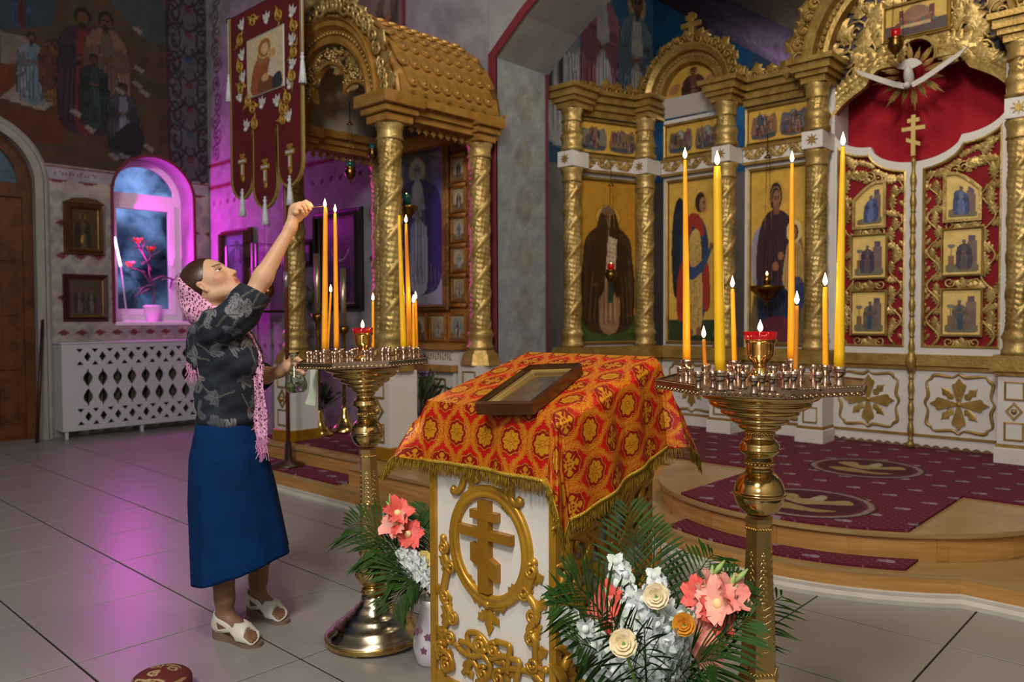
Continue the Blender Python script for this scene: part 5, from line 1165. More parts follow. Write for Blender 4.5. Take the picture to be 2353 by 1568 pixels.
for zc_ in (rz1-.15*hh, rz0+.155*hh):
    hb = .098*hh
    for i in range(-1, ncol*2):
        yy = yy0+(i-.0)*pit*.5*1.0
        if yy < ra+.09 or yy > rb_-.06: continue
        if i % 2 == 0: holes.append([(yy-pit*.24, zc_), (yy, zc_-hb*.62), (yy+pit*.24, zc_), (yy, zc_+hb*.62)])
        else: holes.append(tri(yy, zc_+hb*.72, pit*.24, hb*.5, False)); holes.append(tri(yy, zc_-hb*.72, pit*.24, hb*.5, True))
for row, zc_ in enumerate((rz0+.60*hh, rz0+.385*hh)):
    for i in range(ncol+1):
        yy = yy0+i*pit; s_ = 1 if row else -1
        if yy > rb_-.08: continue
        o = [(0, -.09), (.012, -.075), (.05, -.02), (.055, .01), (.04, .04), (.012, .065), (.006, .095), (-.006, .095), (-.012, .065), (-.04, .04), (-.055, .01), (-.05, -.02), (-.012, -.075)]
        k_ = pit/.17; h_ = [(yy+x*k_, zc_+(-s_)*z*k_*1.22*hh) for x, z in o]
        if s_ > 0: h_ = h_[::-1]
        holes.append(h_)
t = MB(); t.plate([(ra, rz0), (rb_, rz0), (rb_, rz1), (ra, rz1)], holes, .02, Mr); t.build('front_panel', RW, rs)
t = MB(); t.box((XW+.005, ra, rz0), (XR-.02, ra+.02, rz1)); t.build('side_panel', RW, rs)
t = MB(); t.box((XW+.005, ra-.015, rz1), (XR+.015, rb_, rz1+.02), bev=.004); t.build('top_shelf', RW, rs)
for yy in (ra+.03, (ra+rb_)/2, rb_-.08):
    t = MB(); t.box((XR-.05, yy, 0), (XR-.02, yy+.03, rz0)); t.build('leg', RW, rs)
t = MB()
for i in range(16): yy = ra+.12+i*(rb_-ra-.2)/16; t.box((XW+.06, yy, .14), (XW+.16, yy+.06, rz1-.08), bev=.01)
tag(t.build('radiator_ribs', mat('radiator_brown', '4a4438', .6), rs), kind='stuff')
# ------------------------------------------------------------------ icons on the walls
ml = frame((XW+.01, 0, 0), (0, 1, 0), (0, 0, 1), (1, 0, 0)); mf_ = frame((0, YW-.012, 0), (1, 0, 0), (0, 0, 1), (0, -1, 0))
def wall_icon(name, label, cat, m, x0, z0, x1, z1, P, fw_=.05, fm_=DARKWOOD, depth=.05, z=.02, glass=False, inner=GOLDD):
    d = thing(name, label, cat, tuple(m @ Vector(((x0+x1)/2, z0, 0)))); mi_ = d.matrix_basis.inverted() @ m
    t = MB(); t.box((x0-fw_*.7, z0-fw_*.7, 0), (x1+fw_*.7, z1+fw_*.7, z-.004), mi_); t.build('backing', fm_, d)
    P.build('picture', lambda u, v: mi_ @ Vector((x0+(x1-x0)*u, z0+(z1-z0)*v, z)), d)
    t = MB(); frame_loop(t, x0, z0, x1, z1, -fw_, depth, mi_); t.build('frame', fm_, d)
    t = MB(); frame_loop(t, x0+.012, z0+.012, x1-.012, z1-.012, -.014, .012, mi_ @ T(0, 0, z-.002)); t.build('inner_moulding', inner, d)
    if glass: t = MB(); t.box((x0, z0, depth*.6), (x1, z1, depth*.6+.003), mi_); t.build('glass', mat('case_glass', 'ffffff', .03, trans=1., ior=1.15), d)
    return d
def pl_(x, y): p = xp(x, y, XW+.02); return p[1], p[2]
def pf_(x, y): p = yp(x, y, YW-.03); return p[0], p[2]
P = ic(50, 60, .5, .55, '4a3a24'); saint(P, .45, -.1, 1.0, '2f2a20', '54452c', .25, halo='8a6a30', face='5a4028'); P.blob([(.38, .2), (.42, .35), (.47, .3), (.44, .15)], 'b08c3c')
a0, a1 = pl_(160, 572), pl_(225, 482)
k_ = wall_icon('wall_icon', 'wooden gable-topped icon case hanging above the square icon by the window', 'icon', ml, a0[0], a0[1], a1[0], a1[1], P, .06, mat('kiot_wood', '5c3b22', .4, col2='47290f'), .08)
t = MB(); xm = (a0[0]+a1[0])/2; mm_ = k_.matrix_basis.inverted() @ ml
t.plate([(a0[0]-.06, a1[1]+.05), (a1[0]+.06, a1[1]+.05), (xm+.13, a1[1]+.1), (xm, pl_(190, 455)[1]+.0), (xm-.13, a1[1]+.1)], [], .07, mm_); t.build('gable', MATS['kiot_wood'], k_)
P = ic(50, 60, .5, .55, '4a4038'); P.mottle(.4, 7, 9); saint(P, .3, .1, .7, '3a3430', '5c5048', .2, halo='6d5a40', face='54463a'); saint(P, .65, .1, .66, '40322e', '665a50', .2, halo='6d5a40', face='54463a')
a0, a1 = pl_(158, 728), pl_(236, 643); wall_icon('wall_icon', 'square dark-framed old icon on the wall between door and window', 'icon', ml, a0[0], a0[1], a1[0], a1[1], P, .055, mat('frame_oxblood', '3a1a14', .4), .05)
P = ic(40, 70, .5, .9, '8a6ac8'); P.mottle(.3, 4, 6); saint(P, .5, .0, .9, '3a2a60', '7a6aa8', .26, halo='8a7ac0', face='6a5a80')  # picture colours brightened to carry the pink reflection in the glass
a0, a1 = pf_(520, 660), pf_(572, 535); wall_icon('wall_icon', 'glazed icon with a pink reflection painted into its colours on the purple-lit wall', 'icon', mf_, a0[0], a0[1], a1[0], a1[1], P, .06, mat('case_brown', '4a2016', .35), .09, glass=True)
P = ic(60, 90, .8, 1.1, '3a2c3c'); saint(P, .5, .05, .85, '1f1830', '2c2440', .25, halo='4a3a4a', face='4a3440'); P.line([tuple(p) for p in arc(.55, .66, .22, PI*1.05, PI*1.9, 14, .16)], .012, 'a5988c')
a0, a1 = pf_(735, 700), pf_(822, 492); wall_icon('wall_icon', 'large dark icon with a pale necklace on the wall behind the lit candles', 'icon', mf_, a0[0], a0[1], a1[0], a1[1], P, .07, mat('frame_black', '1d1418', .35), .07, inner=mat('frame_tan', '9a7454', .5))
P = ic(40, 50, .4, .5, '3c2a44'); saint(P, .5, .05, .85, '2a1c34', '4a3450', .25, halo='5a4460', face='4a3a4c')
a0, a1 = pf_(684, 605), pf_(716, 560); wall_icon('wall_icon', 'small dark-framed icon beside the large dark icon', 'icon', mf_, a0[0], a0[1], a1[0], a1[1], P, .05, MATS['frame_black'], .05)
# glass display case on a stand
gcx = pf_(632, 600)[0]; dc_ = thing('display_case', 'glass display case glowing pink against the front wall', 'display case', (gcx, YW-.28, 0)); wz_, hz2 = yp(630, 712, YW-.4)[2], yp(630, 555, YW-.4)[2]
t = MB(); t.box((-.3, -.2, wz_-.03), (.3, .2, wz_), bev=.005); t.build('case_floor', DARKWOOD, dc_)
for sx in (-1, 1):
    for sy in (-1, 1): t = MB(); t.box((sx*.28-.012, sy*.18-.012, 0), (sx*.28+.012, sy*.18+.012, hz2)); t.build('post', mat('case_alu', '9a8a98', .35, .6), dc_)
CG = mat('case_glass', 'ffffff', .03, trans=1., ior=1.15)
for (lo, hi) in (((-.28, -.182, wz_), (.28, -.178, hz2)), ((-.282, -.18, wz_), (-.278, .18, hz2)), ((.278, -.18, wz_), (.282, .18, hz2)), ((-.28, -.18, hz2), (.28, .18, hz2+.006))): t = MB(); t.box(lo, hi); t.build('glass_pane', CG, dc_)
P = ic(30, 40, .4, .5, '8a5a9a'); saint(P, .5, .05, .9, '5a2a50', '9a7ab0', .25); picture(dc_, P, frame((0, .05, 0), (1, 0, 0), (0, 0, 1), (0, -1, 0)), -.15, wz_+.05, .15, wz_+.45, 0, 'case_icon', .03, .03, GOLDD)
p = yp(617, 668, 3.5); rl = hanging_lamp((p[0], 3.5, p[2]), 'small red glass lamp hanging left of the canopy column', .8, REDG2, .9)
# person in the background mirror-like drape: grey coats hanging by the canopy
ct = thing('hanging_coat', 'grey and black patterned shawl draped left of the canopy column', 'shawl', tuple(yp(700, 800, 4.3)*[1, 1, 0]+np.array([0, 0, .95])))
t = MB(); V = []; F = []; n = 18
for j in range(14):
    for i in range(n): a = 2*PI*i/n; s_ = [.05, .10, .13, .15, .16, .17, .17, .18, .19, .19, .2, .2, .2, .19][13-j]; V.append((s_*math.cos(a)*(1+.12*math.sin(5*a)), .6*s_*math.sin(a), -.1+.06*j))
for j in range(13):
    for i in range(n): F.append((j*n+i, j*n+(i+1) % n, (j+1)*n+(i+1) % n, (j+1)*n+i))
t.add(V, F, None, True); t.build('cloth', mat('grey_shawl', '8a8088', .9, col2='1d1a20', vscale=5), ct)
t = MB(); t.tube([(0, 0, -.95), (0, 0, .7)], .012, 8); t.lathe([(.001, -.95), (.14, -.95), (.14, -.93), (.012, -.91)], 16); t.build('stand', DARKWOOD, ct)
# ------------------------------------------------------------------ brass candle stands
TZ = 1.15
def tray_point(x, y, z): return gp(x, y, z)
def hexring(r0, z0, r1, z1, n=6): return [(r0, z0), (r1, z1)]
def candle_stand(pos, rot, label, socks, big, cup, lean=0.):
    """brass stand; socks, big: world points of the small and large candle sockets"""
    d = thing('candle_stand', label, 'candle stand', (pos[0], pos[1], 0), rot)
    if lean: d.rotation_euler = (R(lean, Vector((CF[0], CF[1], 0))) @ R(rot)).to_euler()
    inv = d.matrix_basis.inverted()
    t = MB(); t.lathe([(.001, .012), (.198, .012), (.203, .02), (.203, .032), (.195, .04), (.188, .05), (.168, .062), (.165, .07), (.15, .08), (.125, .095), (.122, .103), (.108, .112), (.082, .128), (.08, .137), (.062, .15), (.052, .172), (.05, .185)], 56); t.build('foot', mat('base_brass', 'ddd0b6', .2, 1., col2='c8b898', rvar=.06), d)
    t = MB(); t.lathe([(.202, .01), (.206, .014), (.206, .03), (.202, .034)], 56, cap=False); t.build('foot_band', BRASS, d)
    for k in range(4): t = MB(); t.ball((.185*math.cos(k*PI/2+.4), .185*math.sin(k*PI/2+.4), .01), .016, 8, 6, None, (1, 1, .62)); t.build('foot_knob', BRASS, d)
    t = MB(); t.lathe([(.05, .18), (.044, .195), (.052, .2), (.044, .207), (.05, .213), (.044, .222)], 28); t.build('lower_collar', BRASS, d)
    t = MB(); pr = [(.0735*math.sin(a), .283-.0735*math.cos(a)) for a in np.linspace(.55, PI-.45, 20)]; t.lathe(pr, 32); t.build('lower_ball', BRASS, d)
    # hexagonal shaft with embossed leaves
    t = MB(); t.lathe([(.057, .348), (.057, .358), (.050, .366), (.034, .765), (.038, .772), (.038, .785)], 6, R(PI/6), smooth=False); sh = t.build('shaft', mat('brushed_brass', 'd8bc7c', .34, 1., col2='c6a866', vscale=6, rvar=.06), d)
    for f in range(6):
        a = f*PI/3+PI/3*0+0.; mm = R(a+PI/3*.0+PI/6+PI/6*0-PI/6) ; t = MB(); ap = math.cos(PI/6)
        for k in range(15):
            u = k/14; z = .43+.26*u; rr = (.050+(.034-.050)*(z-.366)/(.4))*ap
            fmx = frame((math.cos(a)*rr, math.sin(a)*rr, z), (-math.sin(a), math.cos(a), 0), (0, 0, 1), (math.cos(a), math.sin(a), 0))
            w_ = .012*math.sin(PI*min(1, .15+u*.8))
            if k == 7: t.ball((0, 0, 0), .011, 8, 6, fmx, (1, 1, .3)); continue
            for s_ in (-1, 1): t.leaf(fmx @ R(s_*(.9 if k < 7 else PI-.9)) @ S(.014, w_*1.6+.006, .016), 1, .1, .3)
            t.ball((0, .004, 0), .003, 6, 4, fmx, (1, 1.6, .6))
        tag(t.build('embossing', MATS['brushed_brass'], sh), kind='stuff')
    t = MB()
    for k in range(6):
        a0_ = k*PI/3+PI/6
        for q in range(5):
            b_ = (q+.5)/5; p0 = np.array([math.cos(a0_), math.sin(a0_)])*.051; p1 = np.array([math.cos(a0_+PI/3), math.sin(a0_+PI/3)])*.051; p = p0+(p1-p0)*b_; t.ball((p[0], p[1], .375), .005, 6, 4); p2 = p*.037/.051; t.ball((p2[0], p2[1], .757), .0035, 6, 4)
    tag(t.build('shaft_beading', BRASS, sh), kind='stuff')
    c = .85; pr = [(.066*math.sin(a), c-.066*math.cos(a)) for a in np.linspace(.5, PI/2-.04, 12)]+[(.069, c-.003), (.071, c), (.069, c+.003)]+[(.066*math.sin(a), c-.066*math.cos(a)) for a in np.linspace(PI/2+.04, PI-.5, 12)]
    t = MB(); t.lathe(pr, 40); t.build('upper_ball', BRASS, d)
    t = MB(); t.lathe([(.034, .905), (.038, .908), (.033, .913), (.036, .917), (.034, .922), (.034, .935), (.038, .94), (.034, .946), (.042, .953), (.052, .963), (.054, .968), (.05, .972), (.052, .978), (.044, .99), (.034, .998), (.036, 1.003), (.034, 1.008), (.036, 1.014), (.033, 1.02)], 36); t.build('baluster', BRASS, d)
    t = MB()
    for k in range(22): a = k*2*PI/22; t.ball((.0365*math.cos(a), .0365*math.sin(a), .929), .005, 6, 4); t.ball((.036*math.cos(a), .036*math.sin(a), 1.010), .0045, 6, 4)
    tag(t.build('bead_ring', BRASS, d), kind='stuff')
    t = MB(); t.lathe([(.034, 1.016), (.046, 1.018), (.054, 1.024), (.055, 1.030), (.052, 1.033), (.064, 1.035), (.074, 1.041), (.076, 1.048), (.072, 1.051), (.088, 1.054), (.1, 1.062), (.102, 1.069), (.097, 1.073), (.116, 1.076), (.13, 1.085), (.132, 1.094), (.126, 1.098), (.146, 1.102), (.158, 1.112), (.16, 1.120), (.155, 1.124), (.172, 1.128)], 48); t.build('bowl', BRASS, d)
    RT = .268; poly = [(RT*math.cos(k*PI/4+PI/8), RT*math.sin(k*PI/4+PI/8)) for k in range(8)]
    t = MB(); t.plate(poly, [], .006, T(0, 0, TZ-.006)); t.sweep(poly, [(0, TZ-.022), (-.006, TZ-.022), (-.006, TZ+.004), (0, TZ+.004)], closed=True); tr_ = t.build('tray', STEEL, d)
    t = MB()
    for k in range(8):
        p0, p1 = np.array(poly[k]), np.array(poly[(k+1) % 8]); nn = nrm(np.array([*((p0+p1)/2), 0])); n_ = 12
        for q in range(n_):
            p = p0+(p1-p0)*(q+.5)/n_; mm = frame((p[0]+nn[0]*.007, p[1]+nn[1]*.007, TZ-.006), nrm(np.array([*(p1-p0), 0])), (0, 0, 1), nn)
            t.tube([(a_, b_, .0) for a_, b_ in arc(0, -.014, .0075, 0, PI, 6)], .0018, 4, mm); t.ball((0, -.013, 0), .003, 5, 4, mm); t.ball((-.008, .006, 0), .0018, 5, 4, mm); t.ball((.0, .006, 0), .0018, 5, 4, mm)
    tag(t.build('tray_edge_ornament', mat('edge_brass', 'b09a72', .25, 1.), tr_), kind='stuff')
    for lst, s_ in ((socks, .86), (big, 1.25)):
        pr = [(.001, 0), (.012, 0), (.009, .006), (.0075, .018), (.008, .024), (.0115, .028), (.0125, .033), (.0115, .036), (.0145, .042), (.0125, .042), (.008, .034), (.001, .032)]
        sm_ = MB(); sm_.lathe([(r*s_, z*(.98 if s_ < 1 else 1.15)) for r, z in pr], 14); me_ = None
        for p in lst:
            q = inv @ Vector((p[0], p[1], TZ))
            if me_ is None: o = sm_.build('candle_socket', STEEL, d); me_ = o.data
            else: o = obj('candle_socket', me_, None, d)
            o.location = (q.x, q.y, TZ)
    t = MB(); t.lathe([(.001, 0), (.045, 0), (.05, .004), (.034, .012), (.022, .02), (.018, .035), (.02, .045), (.03, .055), (.036, .07), (.037, .095), (.043, .107), (.045, .108), (.04, .106), (.033, .09), (.03, .07), (.001, .06)], 28, T(0, 0, TZ)); t.build('goblet', BRASS, d)
    t = MB(); t.lathe([(.001, .085), (.03, .088), (.037, .104), (.041, .128), (.038, .128), (.034, .106), (.001, .097)], 40, T(0, 0, TZ), rfun=lambda a, z: 1+(.05*math.sin(12*a) if z > TZ*0+.1 else 0)); oc = t.build('oil_cup', REDG2, d)
    flame(oc, (0, 0, TZ+.128), .032, .0075)
    return d
def candle(base, top, r0, r1, label, m=WAX, lit=True, grp='lit church candles on the brass stands'):
    d = thing('candle', label, 'candle', tuple(base)); b = np.zeros(3); e = np.asarray(top)-np.asarray(base)
    bow = np.array([e[1], -e[0], 0])*.0
    t = MB(); n = 14; t.tube([b+e*i/n for i in range(n+1)], [r0+(r1-r0)*i/n for i in range(n)]+[r1*.8], 14); t.build('wax', m, d)
    t = MB(); t.tube([e, e+np.array([.0005, 0, .007])], .0009, 5); t.build('wick', mat('wick', '2a1c10', .9), d)
    if lit:
        flame(d, tuple(e+np.array([0, 0, .004])), .032, .0062)
        l = bpy.data.lights.new('candle_light', 'POINT'); l.energy = .30; l.color = (1, .62, .25); l.shadow_soft_size = .01; lo = bpy.data.objects.new('candle_light', l); COL.objects.link(lo); lo.parent = d; lo.location = tuple(e+np.array([0, 0, .05]))
    return d
R0 = dp(1745, 1100, 2.10); RS = (R0[0], R0[1])
zt_ = TZ+.045
bigp = [(1578, 826), (1655, 850), (1818, 824), (1928, 842), (1688, 828), (1897, 838)]
sp = [(1620, 838), (1828, 848)]
zs_ = [(265, 448), (330, 448), (392, 484), (498, 480), (605, 432), (625, 490), (712, 482), (735, 438), (792, 512), (850, 494), (932, 442), (922, 498), (1005, 428), (1022, 484), (1077, 484), (1130, 443), (1220, 433), (1252, 488), (455, 424), (680, 430)]
smp = [(1480+a/3.135, 700+b/3.135) for a, b in zs_]
bw3 = [tray_point(x, y, zt_+.004) for x, y in bigp]; sw3 = [tray_point(x, y, zt_-.003) for x, y in smp+sp]
candle_stand(RS, .3, 'tall brass candle stand right of the lectern', sw3, bw3, True)
cands = [((1578, 822), (1574, 368), .0115, .0055, WAX, 'tallest left amber candle on the right stand'), ((1655, 845), (1648, 383), .0125, .009, WAXY, 'thick yellow candle at the front of the right stand'),
         ((1818, 818), (1820, 376), .0115, .0055, WAX, 'tall amber candle right of the red cup on the right stand'), ((1928, 838), (1937, 338), .0125, .0055, WAXY, 'tallest yellow candle at the far right edge'),
         ((1688, 824), (1683, 664), .0072, .0058, WAX, 'half-burned candle left of the red cup on the right stand'), ((1897, 834), (1896, 660), .0072, .0062, WAX, 'half-burned candle at the right of the right stand')]
for (b, e, r0, r1, m_, lb), q in zip(cands, bw3):
    q = np.array([q[0], q[1], TZ+.040]); D_ = (q-CC)@CF; candle(q, dp(e[0], e[1], D_), r0, r1, lb, m_)
for (e, lb, r_), q in zip((((1617, 780), 'short thin stub candle at the left of the right stand', .0055), ((1831, 703), 'thin leaning candle beside the tall one on the right stand', .0058)), sw3[-2:]):
    q = np.array([q[0], q[1], TZ+.034]); D_ = (q-CC)@CF; candle(q, dp(e[0], e[1], D_), r_, r_*.9, lb, mat('brown_wax', 'c07a1c', .4, sss=.3))
L0 = gp(863, 1468); LS = (L0[0], L0[1])
LT = (LS[0]-CR[0]*.036, LS[1]-CR[1]*.036); DLs = (np.array([LT[0], LT[1], TZ])-CC)@CF
def lp_(x, dD): p = dp(x, 800, DLs+dD); return np.array([p[0], p[1], TZ])
bwl = [lp_(746, -.05), lp_(773, .02), lp_(928, -.10), lp_(942, .0)]; swl = [lp_(753, .10), lp_(857, .20), lp_(951, -.06), lp_(958, .06)]
for rr_, n_ in ((.10, 9), (.165, 15), (.222, 20)):
    for k in range(n_):
        a = k*2*PI/n_+rr_*9; p = np.array([LT[0]+rr_*math.cos(a), LT[1]+rr_*math.sin(a), TZ])
        if all(np.linalg.norm(p-q) > .034 for q in bwl+swl): swl.append(p)
candle_stand(LS, .1, 'tall brass candle stand beside the woman', swl, bwl, True, -.0315)
cl = [((748, 476), .0125, .0085, 'tall candle being lit by the woman on the left stand', WAX, False), ((770, 490), .0115, .007, 'tall lit candle second from the left on the left stand', WAX, True), ((917, 495), .0125, .0065, 'tall unlit yellow candle on the left stand', WAXY, False), ((933, 514), .0125, .006, 'tall lit candle leaning right on the left stand', WAX, True)]
for (e, r0, r1, lb, m_, lit), q in zip(cl, bwl): q = np.array([q[0], q[1], TZ+.040]); D_ = (q-CC)@CF; candle(q, dp(e[0], e[1], D_), r0, r1, lb, m_, lit)
LIT_TOP = dp(748, 476, (np.array([bwl[0][0], bwl[0][1], TZ])-CC)@CF)
cl = [((760, 674), .005, .0045, 'thin short candle behind the two tall ones on the left stand'), ((857, 693), .0062, .0055, 'half-burned candle behind the red cup on the left stand'), ((950, 698), .0062, .0058, 'half-burned candle at the right of the left stand'), ((955, 690), .0062, .0058, 'outermost half-burned candle at the right of the left stand')]
for (e, r0, r1, lb), q in zip(cl, swl): q = np.array([q[0], q[1], TZ+.034]); D_ = (q-CC)@CF; candle(q, dp(e[0], e[1], D_), r0, r1, lb)
# ------------------------------------------------------------------ lectern
c0 = dp(1275, 1100, 2.12); LX1, LY0 = c0[0], c0[1]
LX0 = yp(1000, 1200, LY0)[0]; LY1 = xp(1487, 1100, LX1)[1]
LW, LD = LX1-LX0, LY1-LY0
zf = yp(1276, 946, LY0)[2]; zbk = xp(1488, 822, LX1)[2]
lec = thing('lectern', 'white wooden lectern with gilded carving and a three-barred cross', 'lectern', (LX0, LY0, 0))
MFc = frame((0, 0, 0), (1, 0, 0), (0, 0, 1), (0, -1, 0))            # front face, local x, z; outward -Y
MSc = frame((LW, 0, 0), (0, 1, 0), (0, 0, 1), (1, 0, 0))            # right face
LWH = mat('lectern_white', 'd6d2ca', .38, var=.05, vscale=5)
LG = mat('lectern_gold', 'bd8e2c', .34, .42, bump=.12, bscale=70, col2='a4761c', vscale=9, coat=.2)
t = MB(); V = [(0, 0, .05), (LW, 0, .05), (LW, LD, .05), (0, LD, .05), (0, 0, zf-.03), (LW, 0, zf-.03), (LW, LD, zbk-.03), (0, LD, zbk-.03)]
t.add(V, [(0, 3, 2, 1), (4, 5, 6, 7), (0, 1, 5, 4), (1, 2, 6, 5), (2, 3, 7, 6), (3, 0, 4, 7)]); body = t.build('body', LWH, lec)
t = MB(); t.box((-.03, -.03, 0), (LW+.03, LD+.03, .06), bev=.008); t.build('plinth', LG, lec)
for (x, y, zt2) in ((0, 0, zf), (LW, 0, zf), (LW, LD, zbk), (0, LD, zbk)):
    t = MB(); sx = -1 if x == 0 else 1; sy = -1 if y == 0 else 1
    t.box((x-.012, y-.012, .06), (x+.012, y+.012, zt2-.035), bev=.004); t.build('corner_moulding', LG, lec)
t = MB(); n_ = .012; V = [(-.01, -.01, zf-.03), (LW+.01, -.01, zf-.03), (LW+.01, LD+.01, zbk-.03), (-.01, LD+.01, zbk-.03)]; V += [(x, y, z+.022) for x, y, z in V]
t.add(V, [(0, 3, 2, 1), (4, 5, 6, 7), (0, 1, 5, 4), (1, 2, 6, 5), (2, 3, 7, 6), (3, 0, 4, 7)]); t.build('book_rest', LWH, lec)
def fq(a, b): p = yp(960+a/3.027, 1050+b/3.027, LY0); return np.array([p[0]-LX0, p[2]])      # traced from the front face
def sq(a, b): p = xp(960+a/3.027, 1050+b/3.027, LX1); return np.array([p[1]-LY0, p[2]])      # traced from the side face
def strip(name, pts, r, parent=lec, m=MFc, flat=.8, taper=None, k=5, z=.008, sm=True, gm=LG):
    q = spline(pts, k) if sm else pts; n = len(q); rr = [r*(1 if taper is None else max(.25, 1-taper*abs(2*i/(n-1)-1)**2)) for i in range(n)]
    t = MB(); t.tube([(p[0], p[1], z) for p in q], rr, 8, m, flat=flat); return t.build(name, gm, parent)
# oval wreath
oc_ = (fq(505, 622)); px_ = abs(fq(755, 700)[0]-fq(245, 560)[0])/2; pz_ = abs(fq(490, 240)[1]-fq(520, 1010)[1])/2
o_ = thing_o = None
t = MB(); pts = [(oc_[0]+px_*math.cos(a), oc_[1]+pz_*math.sin(a)) for a in np.linspace(0, 2*PI, 64, endpoint=False)]
t.sweep(pts, [(-.018, 0), (-.018, .008), (-.010, .016), (-.004, .010), (.004, .013), (.013, .018), (.019, .010), (.019, 0)], MFc, closed=True, smooth=True); t.build('oval_wreath', LG, lec)
# cross
t = MB(); 
def pf4(*q): return [tuple(fq(*p)) for p in q]
cb = [pf4((457, 930), (520, 945), (520, 305), (457, 300)), pf4((325, 520), (660, 610), (660, 545), (325, 460)), pf4((408, 415), (570, 455), (570, 392), (408, 358)), pf4((415, 610), (415, 690), (578, 855), (578, 770))]
ccx = (cb[0][0][0]+cb[0][1][0])/2
hb = lambda w_, z0, z1: [(ccx-w_/2, z0), (ccx+w_/2, z0), (ccx+w_/2, z1), (ccx-w_/2, z1)]
zz = lambda b: fq(490, b)[1]
for k, pl4 in enumerate((hb(.042, zz(938), zz(303)), hb(.215, zz(566), zz(500)), hb(.105, zz(434), zz(374)))): t.plate(pl4, [], .022+.0005*k, MFc)
zl_ = fq(415, 650)[1]; zr_ = fq(578, 812)[1]
t.plate([(ccx-.052, zl_-.026), (ccx+.052, zr_-.026), (ccx+.052, zr_+.026), (ccx-.052, zl_+.026)], [], .0215, MFc); t.build('cross', mat('cross_ochre', 'a4741e', .4, .35, col2='936414'), lec)
def carve_leaf(p, ang, s, wd=.38, lob=3, m=MFc, parent=lec, name='carved_leaf', z=.004, rel=.35, gm=LG):
    t = MB(); t.leaf(m @ T(p[0], p[1], z) @ R(ang) @ S(s, s, s*rel), lob, .35, wd, .22); return t.build(name, gm, parent)
def knob(p, r, m=MFc, z=.006, parent=lec):
    t = MB(); t.ball((p[0], p[1], z), r, 14, 10, m, (1, 1, .8)); return t.build('carved_knob', LG, parent)
# swag below the oval
pc = fq(495, 1025); carve_leaf(pc, 1.35, .075, .34); carve_leaf(pc, -1.35-PI*.02, .085, .34); carve_leaf(fq(500, 1050), PI-.0, .07, .42, 1); carve_leaf(fq(505, 1130), PI, .05, .4, 1); carve_leaf(fq(480, 1080), 2.3, .045, .4, 2); carve_leaf(fq(520, 1090), -2.3, .045, .4, 2); knob(pc, .014)
carve_leaf(fq(400, 900), .9, .05, .4, 2); carve_leaf(fq(640, 950), -.9, .05, .4, 2)
# crest above the oval
strip('scroll', [fq(430, 180), fq(400, 130), fq(340, 140), fq(320, 200), fq(290, 240), fq(258, 235), fq(270, 210)], .011); strip('scroll', [fq(600, 170), fq(640, 160), fq(660, 220), fq(665, 290), fq(700, 330), fq(730, 310), fq(710, 295)], .011)
carve_leaf(fq(385, 200), PI-.1, .055, .4, 2); carve_leaf(fq(590, 220), PI+.35, .075, .35, 3); carve_leaf(fq(400, 190), .9, .06, .4, 2); carve_leaf(fq(580, 190), -.7, .06, .4, 2); knob(fq(715, 305), .011); knob(fq(262, 235), .011)
# side festoons
for sd, pts in ((0, [(188, 560), (180, 620), (205, 680), (225, 760), (205, 850), (190, 960), (225, 1040), (240, 1110), (200, 1180), (225, 1250), (200, 1290)]), (1, [(818, 730), (830, 800), (800, 860), (780, 950), (830, 1040), (835, 1120), (790, 1200), (830, 1270), (830, 1370), (840, 1450), (900, 1480)])):
    P_ = [fq(*p) for p in pts]; strip('festoon', P_, .013, taper=.55)
    for i, p in enumerate(P_[2:-1]): carve_leaf(p, (.5 if i % 2 else -.5)+PI*(i % 2)*0+(.6 if sd == 0 else -.6), .052, .4, 2)
    for i in (1, 3, 5, 7, 9):
        q = P_[min(i, len(P_)-1)]; t = MB(); t.tube([(a_, b_, .012) for a_, b_ in spiral(q[0]+(.012 if sd == 0 else -.012), q[1], .022, .006, .5+i, 1.5 if sd else -1.5, 16)], .006, 6, MFc); t.build('scroll', LG, lec)
    knob(P_[0], .012); knob(P_[-1], .012); knob(P_[4], .009)
# interlace at the foot
braid = [[(360, 1500), (372, 1400), (365, 1300), (362, 1225), (430, 1225), (490, 1290), (500, 1350)], [(310, 1275), (380, 1300), (470, 1370), (520, 1440), (510, 1520), (430, 1560)], [(440, 1250), (430, 1330), (380, 1430), (330, 1500)], [(560, 1275), (640, 1300), (660, 1320), (650, 1400), (640, 1500)],
         [(510, 1310), (580, 1370), (620, 1450), (640, 1560)], [(520, 1400), (600, 1380), (680, 1400), (725, 1420), (720, 1480), (700, 1560)], [(150, 1290), (240, 1280), (320, 1340), (400, 1420), (440, 1500)], [(160, 1400), (170, 1330), (240, 1380), (260, 1460), (200, 1480)], [(560, 1500), (640, 1470), (740, 1480), (820, 1510), (880, 1568)], [(300, 1320), (360, 1370), (440, 1380), (490, 1330)], [(560, 1280), (520, 1330), (560, 1420), (620, 1420)]]
for k, b in enumerate(braid): strip('interlace_band', [fq(*p) for p in b], .0095, flat=.7, z=.008+.004*(k % 2))
for p in ((175, 1330), (215, 1440), (545, 1335), (470, 1500), (580, 1530), (450, 1300)):
    q = fq(*p); t = MB(); t.tube([(a_, b_, .012) for a_, b_ in spiral(q[0], q[1], .024, .005, 1, 1.6, 16)], .007, 6, MFc); t.build('scroll', LG, lec)
for p, a_ in (((200, 1300), .6), ((250, 1360), 2.0), ((800, 1540), -1.), ((700, 1530), 1.2), ((330, 1420), -2.4), ((190, 1470), 2.6)): carve_leaf(fq(*p), a_, .06, .4, 3)
t = MB(); zb_ = fq(150, 1500)[1]; t.plate([(.012, zb_-.03), (LW-.012, zb_-.03-.0), (LW-.012, zb_-.0), (.012, zb_-.0)], [], .01, MFc); t.build('base_band', LG, lec)
